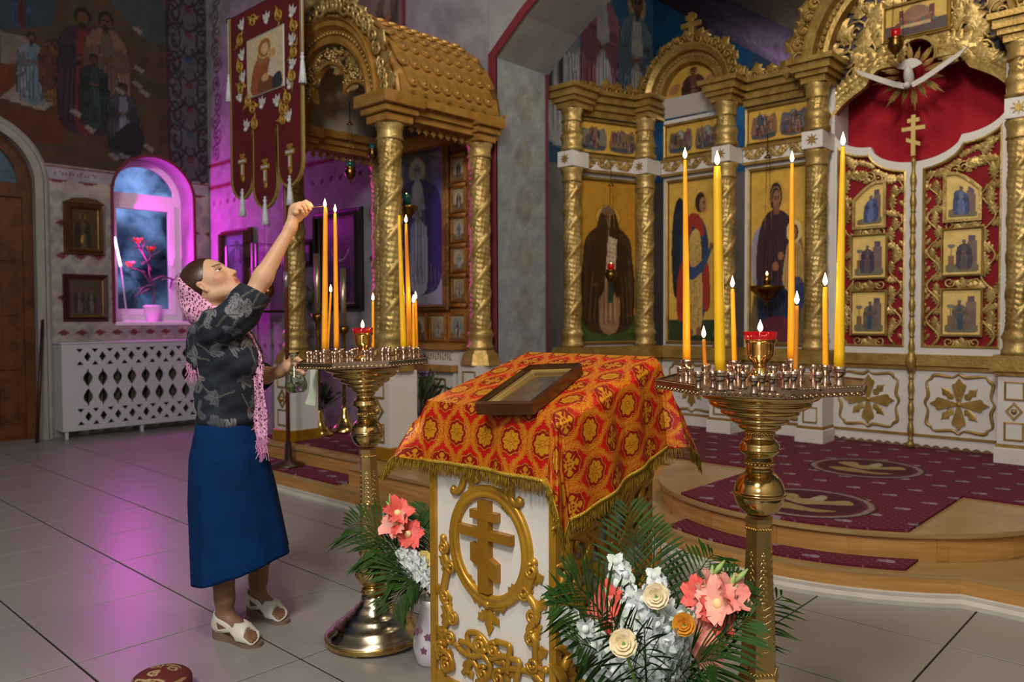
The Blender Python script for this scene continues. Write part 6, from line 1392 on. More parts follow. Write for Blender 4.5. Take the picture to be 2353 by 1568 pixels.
for k in range(12): knob((.03+k*(LW-.06)/11, zb_-.05), .012)
# side face: heavy acanthus scrolls
def sspir(c, r, a, turns, rad): 
    q = sq(*c); t = MB(); t.tube([(u, v, .016) for u, v in spiral(q[0], q[1], r, .01, a, turns, 22)], [rad*(1-.5*i/22) for i in range(23)], 8, MSc, flat=.8); t.build('scroll', LG, lec)
sspir((1095, 620), .055, 2.6, 1.3, .016); sspir((1030, 850), .04, 4.5, -1.2, .014); sspir((1170, 440), .05, 1., -1.3, .014); sspir((1480, 450), .05, 0., 1.3, .014); sspir((1390, 560), .05, 3., 1.4, .013); sspir((1120, 1050), .06, 1, 1.4, .016); sspir((1080, 1450), .06, 3, -1.4, .016); sspir((1400, 300), .05, 2, -1.3, .013)
for k, (pts, r_) in enumerate((([(1010, 540), (1000, 640), (1060, 760), (1080, 850), (1040, 960), (1020, 1080), (1060, 1220)], .018), ([(1130, 420), (1170, 520), (1240, 600), (1260, 720), (1200, 820)], .016), ([(1560, 330), (1545, 420), (1520, 520), (1440, 570)], .015), ([(1290, 360), (1330, 450), (1320, 560), (1390, 660)], .014), ([(1510, 110), (1480, 220), (1400, 280), (1320, 330)], .014), ([(1240, 340), (1160, 380), (1120, 460)], .014), ([(1020, 1280), (1060, 1380), (1010, 1450), (1080, 1540)], .017))): strip('scroll', [sq(*p) for p in pts], r_, m=MSc, taper=.4, z=.014)
def flame_leaf(p, ang, s, bend, m=MSc, parent=lec, z=.01, wd=.16):
    t = MB(); n = 9; pts = []; a_ = ang; q_ = np.array(p, float)
    for i in range(n+1): pts.append((q_[0], q_[1], z+s*.10*math.sin(PI*i/n))); q_ = q_+np.array([math.cos(a_), math.sin(a_)])*s/n; a_ += bend/n
    t.tube(pts, [s*wd*max(.06, math.sin(PI*(.12+.86*i/n))**.8) for i in range(n+1)], 8, m, flat=.55, upv=None); return t.build('carved_leaf', LG, parent)
rs_ = random.Random(4)
for k in range(150):
    q = np.array([rs_.uniform(.03, LD-.03), rs_.uniform(.12, zbk-.06)])
    if q[1] > zf+(zbk-zf)*q[0]/LD-.22: continue
    sd_ = 1 if q[0] > LD/2 else -1
    flame_leaf(q, PI/2-sd_*rs_.uniform(-.3, 1.3), rs_.uniform(.08, .14), sd_*rs_.uniform(-2.6, 1.2), wd=.13)
for k in range(0):
    a_, b_ = rs_.uniform(1010, 1570), rs_.uniform(100, 1650)
    q = sq(a_, b_)
    if q[0] < .03 or q[0] > LD-.03 or q[1] > zf-.02+(zbk-zf)*q[0]/LD-.05 or q[1] < .1: continue
    carve_leaf(q, rs_.uniform(-2.2, 2.2), rs_.uniform(.07, .13), .36, 3, MSc, z=.006, rel=.42)
# ------------------------------------------------------------------ brocade cloth over the lectern
SL = np.array([0, LD, zbk-zf]); SLn = np.linalg.norm(SL); SLd = SL/SLn; NOR = np.cross([1, 0, 0], SLd)
FRD, LFD, RTD, BKD = .187, .185, .285, .20          # hang at front, left, right, back
ov = .012                                            # how far the rest stands out
S0, S1, T0, T1 = -ov, LW+ov, -ov, SLn+ov
O_ = np.array([LX0, LY0, zf-.004])
def drape(s, t_, lift=.0):
    cs, ct = min(max(s, S0), S1), min(max(t_, T0), T1); ds, dt = s-cs, t_-ct
    p = O_+np.array([1, 0, 0])*cs+SLd*ct+NOR*(.004+lift)
    r = math.hypot(ds, dt)
    if r < 1e-9: 
        return p+NOR*(.0012*math.sin(s*23+t_*17))
    a = math.atan2(dt, ds); out = np.array([math.cos(a), math.sin(a), 0])
    both = min(1, min(abs(ds), abs(dt))/.06)
    if ds < 0: fl = .10+.42*both if dt < 0 else .25
    elif dt < 0: fl = .07+.06*both
    elif dt > 0 and ds > 0: fl = .06+.27*both
    else: fl = .12 if ds > 0 else .07
    rad = .012
    x = r; bend = min(1, x/.03); drop = x*math.sqrt(1-fl*fl*bend*bend)
    arcp = math.atan2(s*1.0, 1)*0
    u = (t_ if abs(ds) > abs(dt) else s)
    wav = .011*math.sin(u*19+.6)*min(1, r/.15)+.006*math.sin(u*41+1)*min(1, r/.12)
    crease = 0.
    if ds > 0 and dt < 0: crease = .03*math.sin(2*a*3)*min(1, r/.2)
    if ds > 0 and abs(dt) < 1e-9: wav += .018*math.sin((t_-.06)*13)*min(1, r/.2)
    off_ = fl*x+max(0, .004+wav+crease)+(.02 if ds > 0 else .006)*bend
    return p+out*off_+np.array([0, 0, -1])*max(0, drop-rad*.3)
ns, nt_ = 440, 400
sv = np.linspace(S0-LFD, S1+RTD, ns); tv = np.linspace(T0-FRD, T1+BKD, nt_)
SS, TT = np.meshgrid(sv, tv)
# ogee brocade drawn in the flat cloth's own metres
A_, B_ = .112, .096
Xc = (SS-.02)/A_; Yc = (TT+.10)/B_
g_ = np.zeros(SS.shape); lum = np.ones(SS.shape)
ph = np.cos(PI*Yc); ph = np.sign(ph)*np.abs(ph)**.62
def modc(v): return v-np.round(v)
bd = np.minimum(np.abs(modc(Xc-(.25+.19*ph))), np.abs(modc(Xc+(.25+.19*ph))))*A_
band = bd < .0086; g_[band] = .52; g_[(bd > .0070) & (bd < .0086)] = .95; g_[(bd < .0045) & (np.sin(Yc*PI*22+Xc*9)*np.sin(Yc*PI*13-Xc*31) > .1)] = .95
g_[(bd > .0054) & (bd < .0068)] = .12
dots = (np.abs(bd-.0112) < .0013) & (np.sin(Yc*PI*26) > 0); g_[dots] = .7
row = np.round(Yc).astype(int); cxm = np.where(row % 2 == 0, modc(Xc), modc(Xc-.5))*A_; cym = (Yc-np.round(Yc))*B_
rad_ = np.hypot(cxm, cym); th = np.arctan2(cym, cxm)
lobe = .0375*(1+.06*np.cos(8*th)); med = rad_ < .040
lum[med] = .5
ringm = np.abs(rad_-lobe) < .0011; g_[ringm] = .9
ev = row % 2 == 0
fl = ev & (rad_ < .029*(.80+.22*np.abs(np.cos(4*th)))) & (rad_ > .006); g_[fl] = 1.; g_[ev & (np.abs(np.sin(4*th))*rad_ < .0026) & (rad_ > .010) & (rad_ < .026)] = .15; g_[ev & (rad_ < .0045)] = .95; g_[ev & (np.abs(rad_-.0105) < .0009)] = .2
od = ~ev
ax_ = np.minimum(np.abs(cxm), np.abs(cym)); ay_ = np.maximum(np.abs(cxm), np.abs(cym))
cr = od & (ay_ < .031) & (ax_ < .0018+.0072*np.abs(np.sin(ay_*200))*(ay_ > .008)); g_[cr] = 1.
g_[od & (np.abs(np.abs(cxm)-np.abs(cym)) < .0022) & (rad_ > .008) & (rad_ < .026)] = .9; g_[od & (np.abs(rad_-.0120) < .0010)] = .8
star = (np.abs(modc(Xc-.5*(row % 2))-0) > 2); 
gx_, gy_ = modc(Xc-.25)*A_, modc((Yc-.5))*B_
st_ = (np.hypot(modc(2*Xc-.5)/2*A_, gy_) < .0055*(.6+.4*np.cos(6*np.arctan2(gy_, modc(2*Xc-.5)/2*A_)))) & (bd > .012); g_[st_] = .8
g_ *= (.86+.14*np.sin(SS*2*PI/.0045)*np.sin(TT*2*PI/.0045))
red = np.array(lin('a80f08')); gold = np.array(lin('d0921c'))
colr = red*lum[..., None]*(1-g_[..., None])+gold*g_[..., None]
V = np.array([drape(s, q) for q in tv for s in sv]); F = [(j*ns+i, j*ns+i+1, (j+1)*ns+i+1, (j+1)*ns+i) for j in range(nt_-1) for i in range(ns-1)]
me = rawmesh('brocade', V, F, True); at = me.color_attributes.new('paint', 'FLOAT_COLOR', 'POINT'); dd = np.ones((ns*nt_, 4)); dd[:, :3] = colr.reshape(-1, 3); dd[:, 3] = g_.ravel(); at.data.foreach_set('color', dd.ravel())
BRO = mat('brocade', rough=.42, attr='paint', spec=.4, bump=.12, bscale=400); nt2 = BRO.node_tree; an = [n for n in nt2.nodes if n.type == 'ATTRIBUTE'][0]
mr = nt2.nodes.new('ShaderNodeMath'); mr.operation = 'MULTIPLY'; mr.inputs[1].default_value = .45; nt2.links.new(an.outputs['Alpha'], mr.inputs[0]); nt2.links.new(mr.outputs[0], nt2.nodes['Principled BSDF'].inputs['Metallic'])
lc = thing('lectern_cloth', 'red and gold brocade cloth with gold fringe draped over the lectern', 'cloth', (0, 0, 0))
o = obj('brocade', me, BRO, lc); sm_ = o.modifiers.new('thick', 'SOLIDIFY'); sm_.thickness = .0015; sm_.offset = -1
# fringe along the hem
edge = [(s, tv[0]) for s in np.linspace(sv[0], sv[-1], 330)]+[(sv[-1], q) for q in np.linspace(tv[0], tv[-1], 300)[1:]]+[(s, tv[-1]) for s in np.linspace(sv[-1], sv[0], 330)[1:]]+[(sv[0], q) for q in np.linspace(tv[-1], tv[0], 300)[1:-1]]
FRG = mat('gold_fringe', 'b4902c', .42, .5, col2='8a6a1c', vscale=60)
fr_ = MB(); bd_ = []
rf_ = random.Random(3); cen = np.array([(sv[0]+sv[-1])/2, (tv[0]+tv[-1])/2])
for (s, q) in edge:
    p = drape(s, q); v = np.array([s, q])-cen; k = .012/np.linalg.norm(v); pi_ = drape(s-v[0]*k, q-v[1]*k); bd_.append((p, pi_)); dn = nrm(p-pi_); tip = dn*.25+np.array([0, 0, -1])
    for rep in range(2):
        jit = np.array([rf_.uniform(-.006, .006), rf_.uniform(-.006, .006), 0]); ln = .034*rf_.uniform(.8, 1.15); st = p+np.array([rf_.uniform(-.002, .002), rf_.uniform(-.002, .002), 0]); mid = st+nrm(tip)*ln*.5+jit*.4; en = st+nrm(tip)*ln+jit
        fr_.tube([st, mid, en], [.0011, .001, .0006], 3, cap=False)
tag(fr_.build('fringe', FRG, lc), kind='stuff')
bm_ = MB(); n_ = len(bd_); V = []
for p, pi_ in bd_: nn = nrm(np.cross(p-pi_, [0, 0, 1.])+1e-6); o2 = nrm(np.array([*(p-np.array([LX0+LW/2, LY0+LD/2, 0]))[:2], 0]))*.0035; V += [p+o2, pi_+o2]
bm_.add(V, [(2*i, 2*((i+1) % n_), 2*((i+1) % n_)+1, 2*i+1) for i in range(n_)], None, True); bo = bm_.build('braid', mat('braid_gold', 'b8952f', .4, .5, bump=.6, bscale=300), lc)
sm_ = bo.modifiers.new('thick', 'SOLIDIFY'); sm_.thickness = .002
# ------------------------------------------------------------------ framed icon lying on the cloth
def onplane(x, y, h=0.):
    o = O_+NOR*(.0055+h); d = ray(x, y); k = ((o-CC)@NOR)/(d@NOR); return CC+d*k
q = [onplane(1092, 925), onplane(1222, 938), onplane(1340, 872), onplane(1211, 850)]
hfr = .036
tl, tr2, br2, bl2 = onplane(1211, 833, hfr), onplane(1337, 838, hfr), onplane(1220, 934, hfr), onplane(1094, 922, hfr)
ctr = (tl+tr2+br2+bl2)/4; exv = nrm((tr2-tl)+(br2-bl2)); eyv = nrm((tl-bl2)+(tr2-br2)); eyv = nrm(eyv-exv*(exv@eyv)); wI = (np.linalg.norm(tr2-tl)+np.linalg.norm(br2-bl2))/2; hI = (np.linalg.norm(tl-bl2)+np.linalg.norm(tr2-br2))/2
def fit_err(v):
    c_, an_, w2, h2 = ctr+exv*v[0]+eyv*v[1], v[2], v[3], v[4]; X_ = exv*math.cos(an_)+eyv*math.sin(an_); Y_ = -exv*math.sin(an_)+eyv*math.cos(an_); e_ = []
    for (sx, sy), tgt in zip(((-1, 1), (1, 1), (1, -1), (-1, -1)), ((1211, 833), (1337, 838), (1220, 934), (1094, 922))):
        p = c_+X_*sx*w2/2+Y_*sy*h2/2-CC; dd_ = p@CF; e_ += [CX+FPX*(p@CR)/dd_-tgt[0], CY-FPX*(p@CU)/dd_-tgt[1]]
    return np.array(e_)
vf = np.array([0, 0, 0, wI, hI])
for _ in range(12):
    e0 = fit_err(vf); J_ = np.array([(fit_err(vf+1e-4*np.eye(5)[k])-e0)/1e-4 for k in range(5)]).T; vf = vf-np.linalg.lstsq(J_, e0, rcond=None)[0]
ctr = ctr+exv*vf[0]+eyv*vf[1]; exv, eyv = exv*math.cos(vf[2])+eyv*math.sin(vf[2]), -exv*math.sin(vf[2])+eyv*math.cos(vf[2]); wI, hI = vf[3], vf[4]
ctr = ctr-NOR*(hfr-.001)
fi = thing('framed_icon', 'dark wood framed icon with gilt mount lying on the brocade cloth', 'icon', tuple(ctr)); mi2 = frame((0, 0, 0), exv, eyv, np.cross(exv, eyv))
FW = mat('icon_frame_wood', '4a2c14', .28, bump=.06, bscale=40, col2='38200d', coat=.4)
t = MB(); frame_loop(t, -wI/2, -hI/2, wI/2, hI/2, .015, hfr*.9, mi2); t.build('frame', FW, fi)
t = MB(); t.box((-wI/2+.005, -hI/2+.005, 0), (wI/2-.005, hI/2-.005, .006), mi2); t.build('backing', FW, fi)
t = MB(); x_, y_ = wI/2-.014, hI/2-.014
t.sweep([(-x_, -y_), (x_, -y_), (x_, y_), (-x_, y_)], [(0, .024), (.004, .026), (.008, .021), (.020, .012), (.022, .006)], mi2, closed=True); t.build('gilt_mount', mat('gilt_mount', 'b89a58', .3, .75), fi)
P = ic(60, 70, wI, hI, '4d5246'); P.mottle(.25, 4, 3); P.blob([(.1, .02), (.2, .5), (.4, .62), (.6, .5), (.8, .02)], '5a4a42'); P.ell(.45, .7, .11, .11, '7a6450'); P.ring(.45, .72, .2, .18, .06, '6a6450'); P.blob([(.45, .3), (.6, .5), (.8, .42), (.72, .2)], '6a6a6a'); P.blob([(.3, .15), (.5, .3), (.7, .12)], '3c4450')
x_, y_ = wI/2-.034, hI/2-.034
P.build('picture', lambda u, v: mi2 @ Vector((-x_+2*x_*u, -y_+2*y_*v, .0075)), fi)
t = MB(); t.box((-x_-.018, -y_-.018, .0185), (x_+.018, y_+.018, .020), mi2); t.build('glass', mat('picture_glass', 'ffffff', .03, trans=1., ior=1.2), fi)
# ------------------------------------------------------------------ bouquets
PALM = mat('palm_leaf', '2a4a16', .62, spec=.25, col2='16300a', vscale=8); STALK = mat('green_stalk', '5f8a3c', .5); GREENB = mat('green_bud', '9ab86a', .5)
PETW = mat('white_petal', 'dfe3e6', .6, sss=.15, col2='ccd8c8', vscale=30); PETP = mat('pink_petal', 'f08d84', .55, sss=.2, col2='f6b9a4', vscale=12); PETC = mat('coral_petal', 'ee6f62', .55, sss=.2, col2='e4584e', vscale=15); PETR = mat('cream_rose', 'f4e6c4', .55, sss=.2, col2='efd9a4', vscale=20); PETO = mat('amber_rose', 'd9922a', .55, sss=.15)
CREAMP = mat('throat_cream', 'f4dfa0', .6)
def basis(d, up=(0, 0, 1)):
    d = nrm(d); x = np.cross(d, up); x = nrm(x) if np.linalg.norm(x) > 1e-4 else np.array([1., 0, 0]); return x, d, np.cross(x, d)
def palm_frond(parent, base, tip, bow=(0, 0, .1), n=22, ll=.16, orig=(0, 0, 0), droop=.25, seed=1, start=.22):
    r = random.Random(seed); b, e = np.asarray(base, float)-orig, np.asarray(tip, float)-orig; P_ = bez(b, b+(e-b)*.35+np.array(bow), b+(e-b)*.7+np.array(bow), e, 30)
    t = MB(); t.tube(P_, [.0042*(1-.75*i/30) for i in range(31)], 5)
    toC = nrm(CC-orig-P_[15])
    for i in range(n):
        u = start+(1-start)*(i+.5)/n; k = u*30; i0 = int(min(29, k)); p = P_[i0]+(P_[i0+1]-P_[i0])*(k-i0); d = nrm(P_[i0+1]-P_[i0])
        side = np.cross(d, nrm(toC*.8+np.array([.15*r.uniform(-1, 1), .15*r.uniform(-1, 1), .5]))); side = nrm(side)
        L_ = ll*math.sin(PI*(.16+.80*(u-start)/(1-start)))**.7*r.uniform(.85, 1.1); fwd_ = .55+.75*u
        for sg in (-1, 1):
            dr = nrm(side*sg+d*fwd_+np.array([0, 0, r.uniform(-.1, .15)])); nn = nrm(np.cross(dr, d)); V = []; F = []
            for j in range(5):
                q = j/4; c = p+dr*L_*q+np.array([0, 0, -droop*L_*q*q]); wd = .0042*math.sin(PI*(.12+.88*(1-q)**.8)) if j < 4 else 0.0002; s_ = np.cross(nn, dr); V += [c-s_*wd, c+nn*.0015*(1-q), c+s_*wd]
            for j in range(4): F += [(3*j, 3*j+1, 3*j+4, 3*j+3), (3*j+1, 3*j+2, 3*j+5, 3*j+4)]
            t.add(V, F, None, True)
    return t.build('palm_frond', PALM, parent)
def petal(t, m, w_=1., cup=.35, ruff=.0, n=5, k=6):
    V = []; F = []
    for j in range(k+1):
        v = j/k; hw = w_*.5*math.sin(PI*min(.97, .1+.8*v))**.75
        for i in range(n+1): u = 2*i/n-1; V.append((hw*u, v, cup*v*v+.22*hw*u*u+ruff*math.sin(5*u+9*v)*v))
    for j in range(k):
        for i in range(n): F.append((j*(n+1)+i, j*(n+1)+i+1, (j+1)*(n+1)+i+1, (j+1)*(n+1)+i))
    t.add(V, F, m, True)
def flower_at(parent, p, axis, s, m, n=6, open_=.8, name='blossom', ruff=.08, orig=(0, 0, 0), throat=None, wd=.8):
    x, y, z = basis(axis, (.2, .1, 1)); t = MB(); o = np.asarray(p)-orig; r = random.Random(int(abs(p[0]*1e4)))
    for k in range(n):
        a = k*2*PI/n+r.uniform(-.15, .15); rad = x*math.cos(a)+z*math.sin(a); d = nrm(y*math.cos(open_)+rad*math.sin(open_)); q = nrm(np.cross(d, np.cross(y, rad)+1e-6)); sx = nrm(np.cross(rad, y)); nn = nrm(np.cross(sx, d))
        petal(t, frame(o, sx, d, nn) @ S(s*r.uniform(.9, 1.1), s*r.uniform(.85, 1.15), s), wd, -.35*1, ruff)
    f = t.build(name, m, parent)
    if throat: t = MB(); t.ball(tuple(o+y*s*.18), s*.2, 8, 6); t.build('throat', throat, f)
    return f
def gladiolus(parent, base, tip, cols, orig, s=.05, nb=5, seed=1, u0=.3):
    b, e = np.asarray(base)-orig, np.asarray(tip)-orig; P_ = bez(b, b+(e-b)*.4+np.array([0, 0, .03]), b+(e-b)*.7, e, 16); t = MB(); t.tube(P_, [.0055*(1-.6*i/16) for i in range(17)], 6); t.build('flower_stem', STALK, parent)
    r = random.Random(seed); d0 = nrm(e-b); toC = nrm(CC-np.asarray(tip))
    for k in range(nb):
        u = u0+(.86-u0)*k/max(1, nb-1); p = P_[int(u*16)]; ax = nrm(toC*.8+d0*.5+CR*(.5*(-1)**k)+np.array([0, 0, r.uniform(-.2, .3)])); flower_at(parent, p+np.asarray(orig)+ax*.012, ax, s*(1.15-.35*u), cols[k % len(cols)], 6, .75, 'gladiolus_blossom', .10, orig, CREAMP)
    for k in range(3):
        p = P_[min(16, 13+k)]; t = MB(); d = nrm(d0+CR*.3*(-1)**k); t.tube([p, p+d*.02, p+d*.045], [.004, .008, .002], 7); t.build('bud', GREENB, parent)
def snapdragon(parent, base, tip, orig, s=.022, nb=16, seed=1, u0=.35):
    b, e = np.asarray(base)-orig, np.asarray(tip)-orig; P_ = bez(b, b+(e-b)*.4, b+(e-b)*.7+np.array([0, 0, .02]), e, 20); t = MB(); t.tube(P_, [.004*(1-.6*i/20) for i in range(21)], 5); t.build('flower_stem', STALK, parent); r = random.Random(seed); t = MB(); d0 = nrm(e-b)
    x, y, z = basis(d0, (.3, .2, 1))
    for k in range(nb):
        u = u0+(.98-u0)*k/nb; p = P_[int(u*20)]; a = k*2.4; rad = x*math.cos(a)+z*math.sin(a); ss = s*(1.25-.7*(k/nb))
        for q in range(4):
            aa = q*PI/2+.4; ax = nrm(rad+y*.25); X, Y, Z = basis(ax, (.1, .3, 1)); rr = X*math.cos(aa)+Z*math.sin(aa); d = nrm(Y*.6+rr*.8); sx = nrm(np.cross(rr, Y)); petal(t, frame(p+rad*ss*.5, sx, d, nrm(np.cross(sx, d))) @ S(ss, ss*1.0, ss), .95, -.5, .12, 3, 3)
        t.ball(tuple(p+rad*ss*.6), ss*.45, 6, 5)
    tag(t.build('snapdragon_blossom', PETW, parent), kind='stuff')
def rose(parent, p, axis, s, m, orig):
    x, y, z = basis(axis, (.2, .1, 1)); o = np.asarray(p)-orig; t = MB(); r = random.Random(2)
    for ringi, (n, op, ln, rr_) in enumerate(((3, .05, .8, .06), (4, .22, .95, .14), (5, .45, 1.05, .22), (5, .8, 1.05, .28))):
        for k in range(n):
            a = k*2*PI/n+ringi*.7; rad = x*math.cos(a)+z*math.sin(a); d = nrm(y*math.cos(op)+rad*math.sin(op)); sx = nrm(np.cross(rad, y)); petal(t, frame(o+rad*s*rr_*.6-y*s*.35, sx, d, nrm(np.cross(sx, d))) @ S(s*(.9+.25*ringi), s*ln, s), 1., -.28 if ringi < 3 else -.1, .02)
    return t.build('rose', m, parent)
def bouquet(name, label, pos, vase_prof, vmat, mouth):
    d = thing(name, label, 'flowers', pos); t = MB(); t.lathe(vase_prof, 32); v = t.build('vase', vmat, d); return d, np.array(pos)+np.array([0, 0, mouth]), v
# --- right bouquet in front of the lectern's side
BR = dp(1490, 1500, 1.98); posR = np.array([BR[0], BR[1], 0.])
dR, mouthR, _ = bouquet('palm_bouquet', 'large bouquet of palm leaves, pink gladioli and cream roses by the lectern side', tuple(posR), [(.001, 0), (.075, 0), (.085, .02), (.095, .14), (.06, .25), (.07, .3), (.062, .3), (.05, .25), (.001, .2)], mat('white_vase', 'd8d4d2', .25), .29)
Dv = lambda x, y, D: dp(x, y, D)
frs = [((1445, 1165), 2.16, (0, 0, .05), .17), ((1505, 1210), 2.18, (.0, 0, .04), .15), ((1300, 1335), 1.95, (0, 0, .10), .17), ((1275, 1385), 1.85, (0, 0, .10), .15), ((1640, 1275), 2.2, (0, 0, .10), .16), ((1800, 1370), 2.3, (0, 0, .04), .17), ((1725, 1420), 1.92, (0, 0, .05), .15), 
       ((1330, 1480), 1.80, (0, 0, .06), .15), ((1640, 1520), 1.78, (0, 0, .06), .16), ((1400, 1400), 1.74, (0, 0, .02), .13), ((1700, 1330), 2.08, (0, 0, .08), .15), ((1480, 1440), 1.74, (0, 0, .0), .13), ((1560, 1530), 1.72, (0, 0, .02), .14)]
for k, (px, D_, bw4, ll) in enumerate(frs): palm_frond(dR, mouthR, Dv(px[0], px[1], D_), bw4, 19, ll*.95, posR, .2, k)
gladiolus(dR, mouthR, Dv(1702, 1318, 1.98), [PETP, PETP, PETC], posR, .07, 5, 1, .45); gladiolus(dR, mouthR, Dv(1650, 1300, 2.05), [PETP, PETC], posR, .062, 3, 4, .7); gladiolus(dR, mouthR, Dv(1395, 1345, 2.0), [PETC, PETC, PETP], posR, .07, 4, 2, .5)
for px, D_, sd in (((1415, 1275), 2.04, 1), ((1510, 1310), 2.03, 2), ((1275, 1400), 1.9, 3), ((1470, 1360), 1.92, 4), ((1580, 1400), 1.9, 5), ((1440, 1380), 1.95, 6), ((1530, 1380), 1.95, 7), ((1500, 1420), 1.88, 8), ((1330, 1430), 1.84, 9), ((1545, 1440), 1.84, 10)): snapdragon(dR, mouthR, Dv(px[0], px[1], D_), posR, .042, 18, sd, .45)
for px, D_, m_, s_ in (((1508, 1372), 1.9, PETR, .031), ((1433, 1480), 1.74, PETR, .031), ((1572, 1437), 1.84, PETO, .027)):
    p = Dv(px[0], px[1], D_); t = MB(); t.tube([mouthR-posR, p-posR], .004, 5); t.build('flower_stem', STALK, dR); rose(dR, p, nrm((CC-p)*[1, 1, .8]+np.array([0, 0, .5])+CR*-.25), s_, m_, posR)
t = MB()
for k in range(60):
    a_ = random.uniform(0, 2*PI); e_ = random.uniform(.1, 1.1); q = np.array([math.cos(a_)*math.sin(e_), math.sin(a_)*math.sin(e_), math.cos(e_)]); X, Y, Z = basis(q, (.1, .2, 1)); t.leaf(frame(mouthR-posR+q*random.uniform(.02, .22), X, Y, Z) @ S(.04, .14, .05), 1, .4, .3)
tag(t.build('foliage', mat('deep_leaf', '1a3a18', .5), dR), kind='stuff')
# --- left bouquet in a painted vase
BLp = gp(992, 1522); posL = np.array([BLp[0], BLp[1], 0.])
dL, mouthL, vz = bouquet('vase_bouquet', 'bouquet with a coral gladiolus in a painted white vase left of the lectern', tuple(posL), [(.001, 0), (.05, 0), (.058, .01), (.072, .07), (.068, .12), (.045, .19), (.04, .22), (.052, .25), (.046, .25), (.035, .22), (.001, .15)], mat('painted_vase', 'd2ced0', .22, col2='cfc6cf'), .25)
for k in range(14):
    a_ = math.atan2(-posL[1], -posL[0])+random.uniform(-1.3, 1.3); z_ = random.uniform(.03, .15); r_ = .073-.2*max(0, z_-.12); t = MB(); fx_ = frame((r_*math.cos(a_), r_*math.sin(a_), z_), (-math.sin(a_), math.cos(a_), 0), (0, 0, 1), (math.cos(a_), math.sin(a_), 0))
    for q in range(5): t.leaf(fx_ @ R(q*1.257) @ S(.016, .016, .004), 1, .1, .5)
    t.build('painted_flower', mat('vase_violet', '7d4a6a', .4) if k % 3 else mat('vase_rose', 'b07a98', .4), vz)
DL = (posL-CC)@CF
for k, (px, dD, bw4, ll) in enumerate((((800, 1210), .1, (0, 0, .12), .2), ((840, 1265), -.05, (0, 0, .10), .18), ((985, 1165), .15, (0, 0, .05), .17), ((1010, 1195), .2, (0, 0, .05), .16), ((890, 1330), -.12, (0, 0, .08), .17), ((900, 1400), -.15, (0, 0, .10), .16), ((960, 1190), .1, (0, 0, .05), .15), ((935, 1350), -.14, (0, 0, .05), .15), ((870, 1290), .05, (0, 0, .12), .16))): palm_frond(dL, mouthL, Dv(px[0], px[1], DL+dD), bw4, 20, ll*.95, posL, .2, 40+k)
gladiolus(dL, mouthL, Dv(893, 1150, DL), [PETC, PETP, PETC], posL, .078, 3, 7, .6)
for px, dD, sd in (((920, 1262), -.06, 21), ((945, 1280), -.05, 22), ((965, 1300), -.04, 23)): snapdragon(dL, mouthL, Dv(px[0], px[1], DL+dD), posL, .042, 16, sd, .5)
p = Dv(972, 1290, DL-.03); rose(dL, p, nrm(CC-p+np.array([0, 0, .6])), .038, mat('yellow_rose', 'e8cf7a', .55), posL); t = MB(); t.tube([mouthL-posL, p-posL], .004, 5); t.build('flower_stem', STALK, dL)
